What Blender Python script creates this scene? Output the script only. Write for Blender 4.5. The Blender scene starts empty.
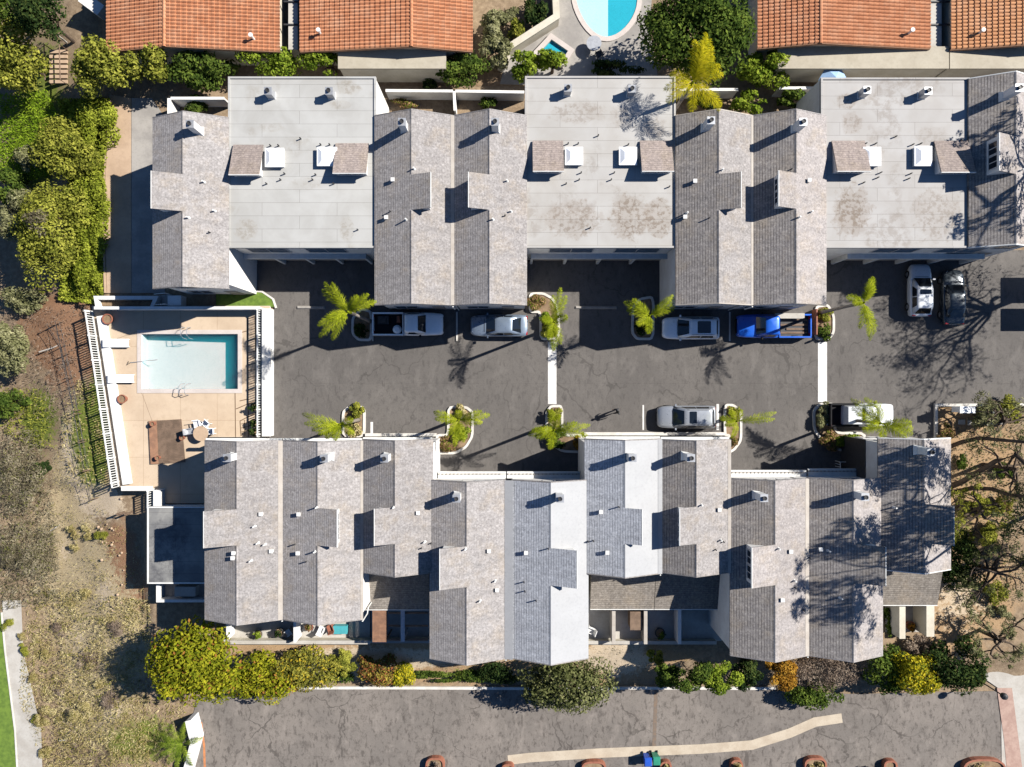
import bpy, math, random
import numpy as np
from mathutils import Vector, Matrix
R = random.Random(7)
NR = np.random.default_rng(11)
SUN_E, SKY_S, EXPO = 5.0, 0.05, 1.03
scene = bpy.context.scene
COL = scene.collection
H, S = 57.0, 12.05            # camera height (m); ground pixels per metre of the survey grid

def WX(px, z=0): return (px - 512) / S * (H - z) / H
def WY(py, z=0): return (383.5 - py) / S * (H - z) / H
def W(px, py, z=0): return Vector((WX(px, z), WY(py, z), z))
def sm(t): t = max(0.0, min(1.0, t)); return t * t * (3 - 2 * t)

# ------------------------------------------------------------------ terrain height (in grid units)
def zt(px, py):
    if py < 300: xe = 104
    elif py < 490: xe = 86 + (py - 308) / 179 * 32
    elif py < 602: xe = 147
    else: xe = 150
    d = max(0.0, xe - px)
    zl = -0.7 * sm(d / 8) - 2.0 * sm((d - 8) / 120)
    zs = -1.0 * sm((py - 644) / 42) if px > 100 else -1.0 * sm((py - 644) / 42) * sm(px / 100)
    return min(zl, zs) - 0.06
def G(px, py, dz=0.0):
    z = zt(px, py)
    return Vector((WX(px, z), WY(py, z), z + 0.0 + dz))

# ------------------------------------------------------------------ materials
MATS = {}
def newmat(name):
    m = bpy.data.materials.new(name); m.use_nodes = True
    nt = m.node_tree; nt.nodes.clear()
    out = nt.nodes.new('ShaderNodeOutputMaterial')
    MATS[name] = m
    return m, nt, out
def N(nt, typ, **kw):
    n = nt.nodes.new(typ)
    for k, v in kw.items():
        if k in n.inputs.keys() if isinstance(k, str) else False: n.inputs[k].default_value = v
        else: setattr(n, k, v)
    return n
def L(nt, a, b): nt.links.new(a, b)
def rgb(c): return (c[0], c[1], c[2], 1.0)
def mixc(nt, fac, a, b, mode='MIX'):
    n = nt.nodes.new('ShaderNodeMix'); n.data_type = 'RGBA'; n.blend_type = mode
    for sock, v in ((n.inputs[0], fac), (n.inputs[6], a), (n.inputs[7], b)):
        if hasattr(v, 'links'): nt.links.new(v, sock)
        elif isinstance(v, (int, float)): sock.default_value = v
        else: sock.default_value = rgb(v)
    return n.outputs[2]
def math_(nt, op, a, b=None, c=None, clamp=False):
    n = nt.nodes.new('ShaderNodeMath'); n.operation = op; n.use_clamp = clamp
    for i, v in enumerate((a, b, c)):
        if v is None: continue
        if hasattr(v, 'links'): nt.links.new(v, n.inputs[i])
        else: n.inputs[i].default_value = v
    return n.outputs[0]
def coords(nt, world=False):
    if world: return nt.nodes.new('ShaderNodeNewGeometry').outputs['Position']
    return nt.nodes.new('ShaderNodeTexCoord').outputs['Object']
def noise(nt, vec, scale, detail=4, rough=0.6, dist=0.0):
    n = nt.nodes.new('ShaderNodeTexNoise')
    n.inputs['Scale'].default_value = scale; n.inputs['Detail'].default_value = detail
    n.inputs['Roughness'].default_value = rough; n.inputs['Distortion'].default_value = dist
    L(nt, vec, n.inputs['Vector']); return n.outputs['Fac']
def ramp(nt, fac, p0, p1):
    n = nt.nodes.new('ShaderNodeMapRange'); n.inputs['From Min'].default_value = p0; n.inputs['From Max'].default_value = p1
    n.interpolation_type = 'SMOOTHSTEP'
    L(nt, fac, n.inputs['Value']); return n.outputs['Result']
def principled(nt, out, col, rough=0.8, metal=0.0, spec=0.3, bump=None, bstr=0.3, bdist=0.02):
    b = nt.nodes.new('ShaderNodeBsdfPrincipled')
    if hasattr(col, 'links'): L(nt, col, b.inputs['Base Color'])
    else: b.inputs['Base Color'].default_value = rgb(col)
    if hasattr(rough, 'links'): L(nt, rough, b.inputs['Roughness'])
    else: b.inputs['Roughness'].default_value = rough
    b.inputs['Metallic'].default_value = metal
    b.inputs['Specular IOR Level'].default_value = spec
    if bump is not None:
        bn = nt.nodes.new('ShaderNodeBump'); bn.inputs['Strength'].default_value = bstr; bn.inputs['Distance'].default_value = bdist
        L(nt, bump, bn.inputs['Height']); L(nt, bn.outputs['Normal'], b.inputs['Normal'])
    L(nt, b.outputs[0], out.inputs['Surface']); return b
def plain(name, c1, c2=None, scale=3.0, rough=0.7, metal=0.0, spec=0.3, fine=None, bump=0.0, world=False):
    """a surface of two close tones, blotched by noise"""
    m, nt, out = newmat(name)
    v = coords(nt, world)
    if c2 is None: c2 = tuple(min(1, c * 0.82) for c in c1)
    f = noise(nt, v, scale, 5, 0.65)
    col = mixc(nt, ramp(nt, f, 0.35, 0.65), c1, c2)
    g = noise(nt, v, scale * 9, 3, 0.7)
    col = mixc(nt, math_(nt, 'MULTIPLY', ramp(nt, g, 0.45, 0.75), 0.25), col, tuple(c * 0.6 for c in c2))
    principled(nt, out, col, rough, metal, spec, g if bump else None, bump)
    return m

ROW = 0.178
def shingle(name, c1, c2, cgap, east, axis='x', weather=(0.30, 0.24, 0.17), lines=0.5):
    m, nt, out = newmat(name)
    v = coords(nt)
    sp = nt.nodes.new('ShaderNodeSeparateXYZ'); L(nt, v, sp.inputs[0])
    a, b = (sp.outputs['X'], sp.outputs['Y']) if axis == 'x' else (sp.outputs['Y'], sp.outputs['X'])
    cb = nt.nodes.new('ShaderNodeCombineXYZ'); L(nt, b, cb.inputs[0]); L(nt, a, cb.inputs[1])
    bt = nt.nodes.new('ShaderNodeTexBrick')
    bt.offset = 0.37; bt.offset_frequency = 2
    L(nt, cb.outputs[0], bt.inputs['Vector'])
    bt.inputs['Color1'].default_value = rgb(c1); bt.inputs['Color2'].default_value = rgb(c2); bt.inputs['Mortar'].default_value = rgb(tuple(0.5 * (p + q) for p, q in zip(c2, cgap)))
    bt.inputs['Scale'].default_value = 1.0; bt.inputs['Mortar Size'].default_value = 0.006; bt.inputs['Mortar Smooth'].default_value = 0.5
    bt.inputs['Bias'].default_value = 0.0; bt.inputs['Brick Width'].default_value = 0.19; bt.inputs['Row Height'].default_value = ROW
    n1 = noise(nt, v, 0.45, 5, 0.7)
    n2 = noise(nt, v, 6.5, 4, 0.85)
    n3 = noise(nt, v, 1.6, 3, 0.6)
    col = mixc(nt, math_(nt, 'MULTIPLY', ramp(nt, n1, 0.45, 0.7), 0.42), bt.outputs['Color'], weather)
    col = mixc(nt, math_(nt, 'MULTIPLY', ramp(nt, n2, 0.5, 0.64), 0.6), col, tuple(c * 0.55 for c in c2))
    col = mixc(nt, math_(nt, 'MULTIPLY', ramp(nt, n2, 0.48, 0.34), 0.55), col, tuple(min(1, c * 1.5) for c in c1))
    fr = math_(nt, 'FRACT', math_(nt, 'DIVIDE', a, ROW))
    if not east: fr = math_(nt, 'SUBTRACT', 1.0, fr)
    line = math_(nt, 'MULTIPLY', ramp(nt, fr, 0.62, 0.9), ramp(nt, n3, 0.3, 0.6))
    col = mixc(nt, math_(nt, 'MULTIPLY', line, 0.12 if east else lines), col, cgap)  # course joints; shade of the steps painted in too, stronger on west slopes
    oi = nt.nodes.new('ShaderNodeObjectInfo')
    tone = math_(nt, 'ADD', 0.91, math_(nt, 'MULTIPLY', oi.outputs['Random'], 0.17))
    st_ = nt.nodes.new('ShaderNodeMapping'); st_.inputs['Scale'].default_value = (0.5, 2.6, 1) if axis == 'x' else (2.6, 0.5, 1); L(nt, v, st_.inputs[0])
    n4 = noise(nt, st_.outputs[0], 0.9, 4, 0.65)
    tone = math_(nt, 'MULTIPLY', tone, math_(nt, 'ADD', 0.86, math_(nt, 'MULTIPLY', ramp(nt, n4, 0.3, 0.7), 0.2)))
    tcol = nt.nodes.new('ShaderNodeCombineColor'); [L(nt, tone, tcol.inputs[i]) for i in range(3)]
    col = mixc(nt, 1.0, col, tcol.outputs[0], 'MULTIPLY')
    hgt = math_(nt, 'ADD', fr, math_(nt, 'MULTIPLY', n2, 0.8))
    principled(nt, out, col, 0.92, 0, 0.15, hgt, 0.55, 0.03)
    return m

def leafmat(name, dark, mid, light, trans=0.3, accent=None, amount=0.08):
    m, nt, out = newmat(name)
    g = nt.nodes.new('ShaderNodeNewGeometry')
    r = g.outputs['Random Per Island']
    big = noise(nt, g.outputs['Position'], 1.1, 4, 0.7)
    f = math_(nt, 'ADD', math_(nt, 'MULTIPLY', r, 0.5), math_(nt, 'MULTIPLY', ramp(nt, big, 0.34, 0.66), 0.5))
    cr = nt.nodes.new('ShaderNodeValToRGB')
    e = cr.color_ramp.elements
    e[0].position = 0.08; e[0].color = rgb(dark); e[1].position = 0.92; e[1].color = rgb(light)
    k = e.new(0.5); k.color = rgb(mid)
    L(nt, f, cr.inputs[0]); col = cr.outputs[0]
    if accent is not None:
        wn = nt.nodes.new('ShaderNodeTexWhiteNoise'); wn.noise_dimensions = '1D'; L(nt, r, wn.inputs['W'])
        col = mixc(nt, math_(nt, 'LESS_THAN', wn.outputs['Value'], amount), col, accent)
    d = nt.nodes.new('ShaderNodeBsdfDiffuse'); L(nt, col, d.inputs['Color'])
    t = nt.nodes.new('ShaderNodeBsdfTranslucent'); L(nt, col, t.inputs['Color'])
    mx = nt.nodes.new('ShaderNodeMixShader'); mx.inputs[0].default_value = trans
    L(nt, d.outputs[0], mx.inputs[1]); L(nt, t.outputs[0], mx.inputs[2]); L(nt, mx.outputs[0], out.inputs['Surface'])
    return m

def asphalt(name, c1, c2, stain, crack=0.6, seed=0.0, mott=0.6):
    m, nt, out = newmat(name)
    v = coords(nt, True)
    mp = nt.nodes.new('ShaderNodeMapping'); mp.inputs['Location'].default_value = (seed, seed * 2, 0); L(nt, v, mp.inputs[0]); v = mp.outputs[0]
    n1 = noise(nt, v, 0.16, 5, 0.62, 0.6)
    n2 = noise(nt, v, 1.3, 7, 0.8, 0.3)
    n3 = noise(nt, v, 9, 4, 0.85)
    col = mixc(nt, ramp(nt, n1, 0.36, 0.64), c1, c2)
    col = mixc(nt, math_(nt, 'MULTIPLY', ramp(nt, n2, 0.52, 0.7), mott), col, stain)
    col = mixc(nt, math_(nt, 'MULTIPLY', ramp(nt, n3, 0.45, 0.7), 0.5), col, tuple(c * 0.55 for c in c1))
    # wandering cracks: voronoi cell borders over warped coordinates
    wv = nt.nodes.new('ShaderNodeTexNoise'); wv.inputs['Scale'].default_value = 0.5; wv.inputs['Detail'].default_value = 4; L(nt, v, wv.inputs['Vector'])
    add = nt.nodes.new('ShaderNodeVectorMath'); add.operation = 'MULTIPLY_ADD'
    L(nt, wv.outputs['Color'], add.inputs[0]); add.inputs[1].default_value = (3.2, 3.2, 0); L(nt, v, add.inputs[2])
    vo = nt.nodes.new('ShaderNodeTexVoronoi'); vo.feature = 'DISTANCE_TO_EDGE'; vo.inputs['Scale'].default_value = 0.19
    L(nt, add.outputs[0], vo.inputs['Vector'])
    ck = math_(nt, 'LESS_THAN', vo.outputs['Distance'], 0.0075)
    gate = ramp(nt, noise(nt, v, 0.22, 2, 0.5), 0.42, 0.55)
    col = mixc(nt, math_(nt, 'MULTIPLY', math_(nt, 'MULTIPLY', ck, gate), crack), col, tuple(c * 0.35 for c in c1))
    # streaky wear: stretched blotches, darker and lighter
    mp2 = nt.nodes.new('ShaderNodeMapping'); mp2.inputs['Scale'].default_value = (1.5, 0.75, 1); mp2.inputs['Rotation'].default_value = (0, 0, 0.25); L(nt, v, mp2.inputs[0])
    s1 = noise(nt, mp2.outputs[0], 1.9, 6, 0.78, 0.35)
    s2 = noise(nt, mp2.outputs[0], 0.5, 6, 0.75, 0.3)
    col = mixc(nt, math_(nt, 'MULTIPLY', ramp(nt, s1, 0.51, 0.64), mott), col, stain)
    col = mixc(nt, math_(nt, 'MULTIPLY', ramp(nt, s2, 0.5, 0.68), mott * 0.6), col, tuple(c * 1.3 for c in c1))
    mp3 = nt.nodes.new('ShaderNodeMapping'); mp3.inputs['Scale'].default_value = (2.6, 0.9, 1); mp3.inputs['Rotation'].default_value = (0, 0, 0.45); L(nt, v, mp3.inputs[0])
    s3 = noise(nt, mp3.outputs[0], 0.8, 3, 0.6, 0.2)
    col = mixc(nt, math_(nt, 'MULTIPLY', ramp(nt, s3, 0.62, 0.7), mott * 0.75), col, tuple(c * 0.8 for c in stain))
    # a few soft oil drips
    vo2 = nt.nodes.new('ShaderNodeTexVoronoi'); vo2.inputs['Scale'].default_value = 0.33; L(nt, v, vo2.inputs['Vector'])
    col = mixc(nt, math_(nt, 'MULTIPLY', ramp(nt, vo2.outputs['Distance'], 0.17, 0.03), 0.45), col, stain)
    # one long sealed seam pattern
    bt = nt.nodes.new('ShaderNodeTexBrick'); bt.inputs['Scale'].default_value = 1; bt.inputs['Brick Width'].default_value = 23; bt.inputs['Row Height'].default_value = 6.1; bt.offset = 0.3
    bt.inputs['Mortar Size'].default_value = 0.03; bt.inputs['Color1'].default_value = (1, 1, 1, 1); bt.inputs['Color2'].default_value = (0.93, 0.93, 0.93, 1); bt.inputs['Mortar'].default_value = (0.82, 0.82, 0.82, 1)
    L(nt, add.outputs[0] if False else v, bt.inputs['Vector'])
    col = mixc(nt, ramp(nt, n2, 0.4, 0.6), col, mixc(nt, 1.0, col, bt.outputs['Color'], 'MULTIPLY'))
    principled(nt, out, col, 0.9, 0, 0.2, n3, 0.25, 0.02)
    return m

def membrane(name, c1, c2, stain, seed, ponds=()):
    """flat roof coating with lap seams and ponding stains"""
    m, nt, out = newmat(name)
    v = coords(nt)
    mp = nt.nodes.new('ShaderNodeMapping'); mp.inputs['Location'].default_value = (seed, seed, 0); L(nt, v, mp.inputs[0])
    w = mp.outputs[0]
    n1 = noise(nt, w, 0.35, 5, 0.6, 0.4); n2 = noise(nt, w, 1.6, 5, 0.7, 0.3); n3 = noise(nt, w, 0.28, 3, 0.5, 0.2)
    col = mixc(nt, ramp(nt, n1, 0.35, 0.65), c1, c2)
    st = math_(nt, 'MULTIPLY', ramp(nt, n3, 0.58, 0.68), ramp(nt, n2, 0.4, 0.62))
    col = mixc(nt, math_(nt, 'MULTIPLY', st, 0.4), col, stain)
    for (cx, cy, rx, ry, wt) in ponds:
        m2 = nt.nodes.new('ShaderNodeMapping'); m2.vector_type = 'POINT'; m2.inputs['Location'].default_value = (-cx / rx, -cy / ry, 0); m2.inputs['Scale'].default_value = (1 / rx, 1 / ry, 0); L(nt, v, m2.inputs[0])
        ln = nt.nodes.new('ShaderNodeVectorMath'); ln.operation = 'LENGTH'; L(nt, m2.outputs[0], ln.inputs[0])
        dd = math_(nt, 'ADD', ln.outputs['Value'], math_(nt, 'MULTIPLY', math_(nt, 'SUBTRACT', n2, 0.5), 1.6))
        col = mixc(nt, math_(nt, 'MULTIPLY', ramp(nt, dd, 1.05, 0.75), 0.35 * wt), col, tuple(c * 1.25 for c in stain))
        n5 = noise(nt, w, 3.1, 4, 0.7)
        col = mixc(nt, math_(nt, 'MULTIPLY', math_(nt, 'MULTIPLY', ramp(nt, dd, 0.95, 0.6), ramp(nt, n5, 0.45, 0.6)), 0.8 * wt), col, stain)
    bt = nt.nodes.new('ShaderNodeTexBrick'); bt.inputs['Scale'].default_value = 1; bt.inputs['Brick Width'].default_value = 5.6; bt.inputs['Row Height'].default_value = 0.98
    bt.inputs['Mortar Size'].default_value = 0.022; bt.inputs['Color1'].default_value = (1, 1, 1, 1); bt.inputs['Color2'].default_value = (0.94, 0.94, 0.94, 1); bt.inputs['Mortar'].default_value = (0.66, 0.65, 0.64, 1)
    bt.inputs['Mortar Smooth'].default_value = 0.6
    L(nt, w, bt.inputs['Vector'])
    col = mixc(nt, 1.0, col, bt.outputs['Color'], 'MULTIPLY')
    principled(nt, out, col, 0.8, 0, 0.25, n2, 0.1, 0.02)
    return m

def glassmat(name, col=(0.012, 0.016, 0.022), rough=0.06):
    m, nt, out = newmat(name)
    principled(nt, out, col, rough, 0, 0.8); return m
def paint(name, col, rough=0.28, metal=0.25):
    m, nt, out = newmat(name)
    v = coords(nt)
    n = noise(nt, v, 3.0, 4, 0.6)
    c = mixc(nt, math_(nt, 'MULTIPLY', ramp(nt, n, 0.4, 0.7), 0.18), col, tuple(x * 0.7 + 0.03 for x in col))
    b = principled(nt, out, c, math_(nt, 'ADD', math_(nt, 'MULTIPLY', n, 0.2), rough - 0.1), metal, 0.5)
    b.inputs['Coat Weight'].default_value = 0.6; b.inputs['Coat Roughness'].default_value = 0.08
    return m
def watermat(name, tint, rough=0.03, vol=0.0):
    m, nt, out = newmat(name)
    v = coords(nt)
    n = noise(nt, v, 2.2, 3, 0.5, 0.3)
    bn = nt.nodes.new('ShaderNodeBump'); bn.inputs['Strength'].default_value = 0.12; bn.inputs['Distance'].default_value = 0.05; L(nt, n, bn.inputs['Height'])
    tr = nt.nodes.new('ShaderNodeBsdfTransparent'); tr.inputs[0].default_value = rgb(tint)
    gl = nt.nodes.new('ShaderNodeBsdfGlossy'); gl.inputs['Roughness'].default_value = rough; L(nt, bn.outputs[0], gl.inputs['Normal'])
    lw = nt.nodes.new('ShaderNodeLayerWeight'); lw.inputs['Blend'].default_value = 0.5
    sch = math_(nt, 'ADD', 0.02, math_(nt, 'MULTIPLY', math_(nt, 'POWER', lw.outputs['Facing'], 5.0), 0.98))
    mx = nt.nodes.new('ShaderNodeMixShader'); L(nt, sch, mx.inputs[0]); L(nt, tr.outputs[0], mx.inputs[1]); L(nt, gl.outputs[0], mx.inputs[2])
    L(nt, mx.outputs[0], out.inputs['Surface'])
    if vol:
        pv = nt.nodes.new('ShaderNodeVolumePrincipled'); pv.inputs['Color'].default_value = (0.02, 0.80, 0.95, 1); pv.inputs['Density'].default_value = vol; pv.inputs['Absorption Color'].default_value = (0.8, 0.98, 1, 1)
        L(nt, pv.outputs[0], out.inputs['Volume'])
    return m

M = {}
M['stucco'] = plain('white_stucco', (0.66, 0.65, 0.62), (0.58, 0.56, 0.53), 0.8, 0.85, bump=0.05)
M['wallwhite'] = plain('white_wall_paint', (0.62, 0.615, 0.60), (0.54, 0.53, 0.51), 0.9, 0.8)
M['cream'] = plain('cream_stucco', (0.50, 0.46, 0.38), (0.43, 0.39, 0.31), 0.7, 0.85)
M['trim'] = plain('white_trim', (0.62, 0.62, 0.60), (0.54, 0.54, 0.52), 2.0, 0.6)
M['creamtrim'] = plain('cream_flashing', (0.36, 0.33, 0.295), (0.31, 0.275, 0.24), 1.2, 0.7)
M['garage'] = plain('garage_door_paint', (0.30, 0.26, 0.23), (0.26, 0.23, 0.20), 1.5, 0.6)
M['glass'] = glassmat('window_glass')
M['winframe'] = plain('window_frame', (0.45, 0.45, 0.45), None, 4, 0.5)
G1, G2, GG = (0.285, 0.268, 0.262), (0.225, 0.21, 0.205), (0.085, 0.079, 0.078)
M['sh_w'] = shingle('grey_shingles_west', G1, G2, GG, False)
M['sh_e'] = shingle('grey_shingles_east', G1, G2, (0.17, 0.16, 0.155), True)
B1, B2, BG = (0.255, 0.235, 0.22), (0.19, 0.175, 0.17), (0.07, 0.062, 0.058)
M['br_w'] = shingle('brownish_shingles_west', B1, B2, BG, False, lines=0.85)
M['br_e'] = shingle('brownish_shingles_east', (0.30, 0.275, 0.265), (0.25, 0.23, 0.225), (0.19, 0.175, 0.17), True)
M['bl_w'] = shingle('blue_grey_shingles_west', (0.36, 0.37, 0.395), (0.29, 0.30, 0.325), (0.12, 0.125, 0.14), False, weather=(0.30, 0.30, 0.32), lines=0.75)
M['wh_e'] = plain('white_roof_coating', (0.315, 0.318, 0.325), (0.295, 0.298, 0.305), 0.6, 0.75)
M['sh_low'] = shingle('low_roof_shingles', (0.23, 0.205, 0.18), (0.17, 0.15, 0.13), (0.09, 0.08, 0.07), False, 'y')
M['sh_top'] = shingle('monitor_shingles', (0.30, 0.25, 0.225), (0.24, 0.2, 0.185), (0.15, 0.13, 0.12), False, 'y')
M['mem1'] = membrane('flat_roof_coating_cool', (0.368, 0.365, 0.352), (0.318, 0.312, 0.296), (0.215, 0.19, 0.155), 3.0, [(3.4, 5.6, 1.0, .6, .7), (3.3, -5.0, .6, 1.0, .55), (-4.2, -5.0, .9, .9, .6), (2.8, 4.3, .9, .35, .5), (0.4, -1.6, 1.6, .5, .3), (-2.4, 2.6, 1.2, .4, .3)])
M['mem2'] = membrane('flat_roof_coating_stained', (0.365, 0.355, 0.34), (0.33, 0.315, 0.295), (0.17, 0.135, 0.105), 17.0, [(-1.6, 3.7, 2.3, .9, .5), (2.2, -4.1, 1.6, 1.8, 1.0), (-2.1, -4.2, 2.4, 1.5, .8), (4.3, -4.1, 1.1, 1.6, 1.0), (1.6, 3.4, 1.0, 1.0, .35), (4.1, 2.6, .9, .9, .4)])
M['mem3'] = membrane('flat_roof_coating_warm', (0.355, 0.345, 0.335), (0.32, 0.305, 0.29), (0.16, 0.125, 0.095), 29.3, [(-3.2, -3.6, 1.5, 2.1, 1.0), (3.1, -3.9, 2.0, 2.2, .55), (-3.6, 4.6, .9, .6, .7), (-3.2, 3.0, .8, .9, .6), (2.8, 1.9, 1.4, 1.0, .3)])
M['memgrey'] = membrane('carport_roof_coating', (0.26, 0.255, 0.24), (0.15, 0.15, 0.15), (0.08, 0.08, 0.085), 41.0, [(0, 0, 2.2, 2.8, .7), (-1, -2, 1.2, 1.0, .8), (1.2, 1.6, 1.1, 1.4, .7)])
M['skylight'] = plain('skylight_dome', (0.80, 0.81, 0.82), (0.76, 0.77, 0.79), 1.0, 0.25, spec=0.5)
M['metal'] = plain('galvanised_metal', (0.42, 0.43, 0.45), (0.34, 0.35, 0.37), 4, 0.45, metal=0.5)
M['darkmetal'] = plain('dark_metal', (0.04, 0.04, 0.045), (0.03, 0.03, 0.03), 5, 0.5)
M['black'] = plain('flue_opening', (0.012, 0.012, 0.012), None, 5, 0.9)
M['asph'] = asphalt('driveway_asphalt', (0.119, 0.109, 0.101), (0.100, 0.092, 0.086), (0.074, 0.068, 0.064), 0.5, 0.0, 0.75)
M['asph2'] = asphalt('road_asphalt', (0.182, 0.160, 0.142), (0.146, 0.130, 0.117), (0.085, 0.074, 0.066), 0.75, 31.0, 0.95)
M['conc'] = plain('concrete', (0.40, 0.375, 0.34), (0.33, 0.305, 0.275), 0.7, 0.85, bump=0.08)
M['concpale'] = plain('pale_concrete', (0.40, 0.38, 0.345), (0.33, 0.305, 0.27), 0.6, 0.85)
M['conctan'] = plain('tan_concrete', (0.40, 0.29, 0.2), (0.33, 0.235, 0.16), 0.5, 0.85)
M['concgrey'] = plain('grey_concrete', (0.30, 0.28, 0.255), (0.22, 0.205, 0.19), 0.5, 0.85)
M['kerb'] = plain('kerb_concrete', (0.56, 0.54, 0.50), (0.46, 0.43, 0.39), 1.4, 0.8)
M['gutter'] = plain('gutter_concrete', (0.42, 0.36, 0.28), (0.35, 0.29, 0.22), 0.9, 0.85)
M['mark'] = plain('white_road_paint', (0.60, 0.59, 0.57), (0.50, 0.48, 0.46), 1.6, 0.7)
M['deck'] = plain('pool_deck_concrete', (0.47, 0.365, 0.26), (0.42, 0.32, 0.225), 0.35, 0.85)
def deckmat():
    m, nt, out = newmat('pool_deck_concrete'); v = coords(nt, True)
    n1 = noise(nt, v, .35, 5, .65); n2 = noise(nt, v, 2.4, 5, .7); n3 = noise(nt, v, 16, 2, .8)
    col = mixc(nt, ramp(nt, n1, .35, .65), (0.47, .37, .27), (.415, .32, .23)); col = mixc(nt, math_(nt, 'MULTIPLY', ramp(nt, n2, .5, .72), .35), col, (.33, .25, .18)); col = mixc(nt, math_(nt, 'MULTIPLY', ramp(nt, n3, .5, .75), .25), col, (.3, .22, .15))
    bt = nt.nodes.new('ShaderNodeTexBrick'); bt.offset = 0; bt.inputs['Scale'].default_value = 1; bt.inputs['Brick Width'].default_value = 3.05; bt.inputs['Row Height'].default_value = 3.05; bt.inputs['Mortar Size'].default_value = .018
    bt.inputs['Color1'].default_value = (1, 1, 1, 1); bt.inputs['Color2'].default_value = (.95, .95, .95, 1); bt.inputs['Mortar'].default_value = (.72, .68, .64, 1); L(nt, v, bt.inputs['Vector'])
    principled(nt, out, mixc(nt, 1.0, col, bt.outputs['Color'], 'MULTIPLY'), .85, 0, .2, n3, .2); M['deck'] = m
deckmat()
M['joint'] = plain('deck_joint', (0.12, 0.075, 0.045), None, 2, 0.9)
M['coping'] = plain('pool_coping', (0.47, 0.42, 0.39), (0.42, 0.37, 0.34), 1.0, 0.7)
M['plaster'] = plain('pool_plaster', (0.70, 0.69, 0.70), (0.67, 0.66, 0.67), 0.6, 0.6)
M['plasterturq'] = plain('turquoise_tub_and_shade_plaster', (0.03, 0.33, 0.42), (0.025, 0.31, 0.39), 0.6, 0.6)  # turquoise tub floor; on the kidney pool it paints the shaded half
M['water'] = watermat('pool_water', (0.87, 0.975, 0.99), vol=0.34)
M['watershallow'] = watermat('shallow_water', (0.84, 0.98, 0.99))
M['brick'] = plain('pink_brick_paving', (0.36, 0.25, 0.205), (0.29, 0.19, 0.155), 2.5, 0.85)
M['rust'] = plain('terracotta', (0.27, 0.105, 0.065), (0.21, 0.08, 0.05), 3, 0.7)
M['wood'] = plain('weathered_wood', (0.17, 0.115, 0.08), (0.11, 0.075, 0.052), 2.0, 0.8)
M['woodred'] = plain('reddish_wood', (0.28, 0.15, 0.09), (0.2, 0.11, 0.07), 2.0, 0.8)
M['soil'] = plain('planter_soil', (0.24, 0.165, 0.10), (0.15, 0.10, 0.06), 2.5, 0.95, bump=0.2)
M['bark'] = plain('brown_bark', (0.085, 0.06, 0.042), (0.05, 0.036, 0.026), 3.0, 0.9, bump=0.3)
M['palmbark'] = plain('palm_bark', (0.22, 0.19, 0.16), (0.15, 0.13, 0.11), 3.0, 0.9, bump=0.3)
M['lawn'] = plain('mown_lawn', (0.12, 0.185, 0.028), (0.075, 0.125, 0.02), 2.2, 0.95, bump=0.4)
M['blue'] = plain('light_blue_fabric', (0.28, 0.42, 0.62), None, 1.0, 0.8)
M['orange'] = plain('orange_paint_line', (0.42, 0.16, 0.06), (0.3, 0.13, 0.06), 3, 0.8)
# foliage
M['l_olive'] = leafmat('olive_yellow_leaves', (0.071, 0.083, 0.014), (0.201, 0.212, 0.033), (0.401, 0.389, 0.071), 0.3)
M['l_green'] = leafmat('mid_green_leaves', (0.021, 0.042, 0.009), (0.065, 0.100, 0.019), (0.153, 0.201, 0.035), 0.3)
M['l_bright'] = leafmat('bright_green_leaves', (0.047, 0.083, 0.009), (0.142, 0.201, 0.021), (0.307, 0.366, 0.047), 0.3)
M['l_yellow'] = leafmat('yellow_leaves', (0.12, 0.13, 0.012), (0.36, 0.31, 0.016), (0.60, 0.49, 0.04), 0.3, (0.14, 0.17, 0.02), 0.25)
M['l_dark'] = leafmat('dark_green_leaves', (0.009, 0.019, 0.007), (0.026, 0.045, 0.014), (0.083, 0.106, 0.028), 0.2)
M['l_hedge'] = leafmat('yellow_green_orange_leaves', (0.059, 0.083, 0.007), (0.189, 0.201, 0.014), (0.354, 0.330, 0.024), 0.3, (0.26, 0.12, 0.03), 0.08)
M['l_greygreen'] = leafmat('grey_green_leaves', (0.083, 0.088, 0.035), (0.177, 0.177, 0.083), (0.330, 0.319, 0.177), 0.25)
M['l_dry'] = leafmat('dry_twigs', (0.065, 0.055, 0.035), (0.175, 0.15, 0.095), (0.34, 0.30, 0.21), 0.2, (0.12, 0.13, 0.03), 0.12)
M['l_straw'] = leafmat('straw_grass', (0.17, 0.13, 0.05), (0.34, 0.28, 0.12), (0.56, 0.48, 0.27), 0.2, (0.15, 0.15, 0.03), 0.16)
M['l_rust'] = leafmat('orange_brown_leaves', (0.142, 0.065, 0.012), (0.330, 0.165, 0.024), (0.472, 0.283, 0.047), 0.3)
M['l_mauve'] = leafmat('grey_brown_leaves', (0.100, 0.071, 0.053), (0.201, 0.153, 0.118), (0.319, 0.260, 0.201), 0.2)
M['l_palm'] = leafmat('palm_leaflets', (0.118, 0.142, 0.007), (0.236, 0.283, 0.014), (0.425, 0.448, 0.035), 0.35)
M['l_banana'] = leafmat('yellow_palm_leaflets', (0.236, 0.224, 0.009), (0.448, 0.401, 0.014), (0.649, 0.543, 0.035), 0.4)
M['l_grass'] = leafmat('fresh_grass', (0.083, 0.142, 0.009), (0.165, 0.248, 0.018), (0.295, 0.389, 0.035), 0.3)
M['l_ivy'] = leafmat('ivy_leaves', (0.083, 0.106, 0.012), (0.201, 0.236, 0.026), (0.389, 0.413, 0.059), 0.3)
M['l_redb'] = leafmat('reddish_shrub_leaves', (0.118, 0.071, 0.035), (0.236, 0.142, 0.071), (0.354, 0.236, 0.118), 0.25, (0.12, 0.14, 0.02), 0.35)

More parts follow.
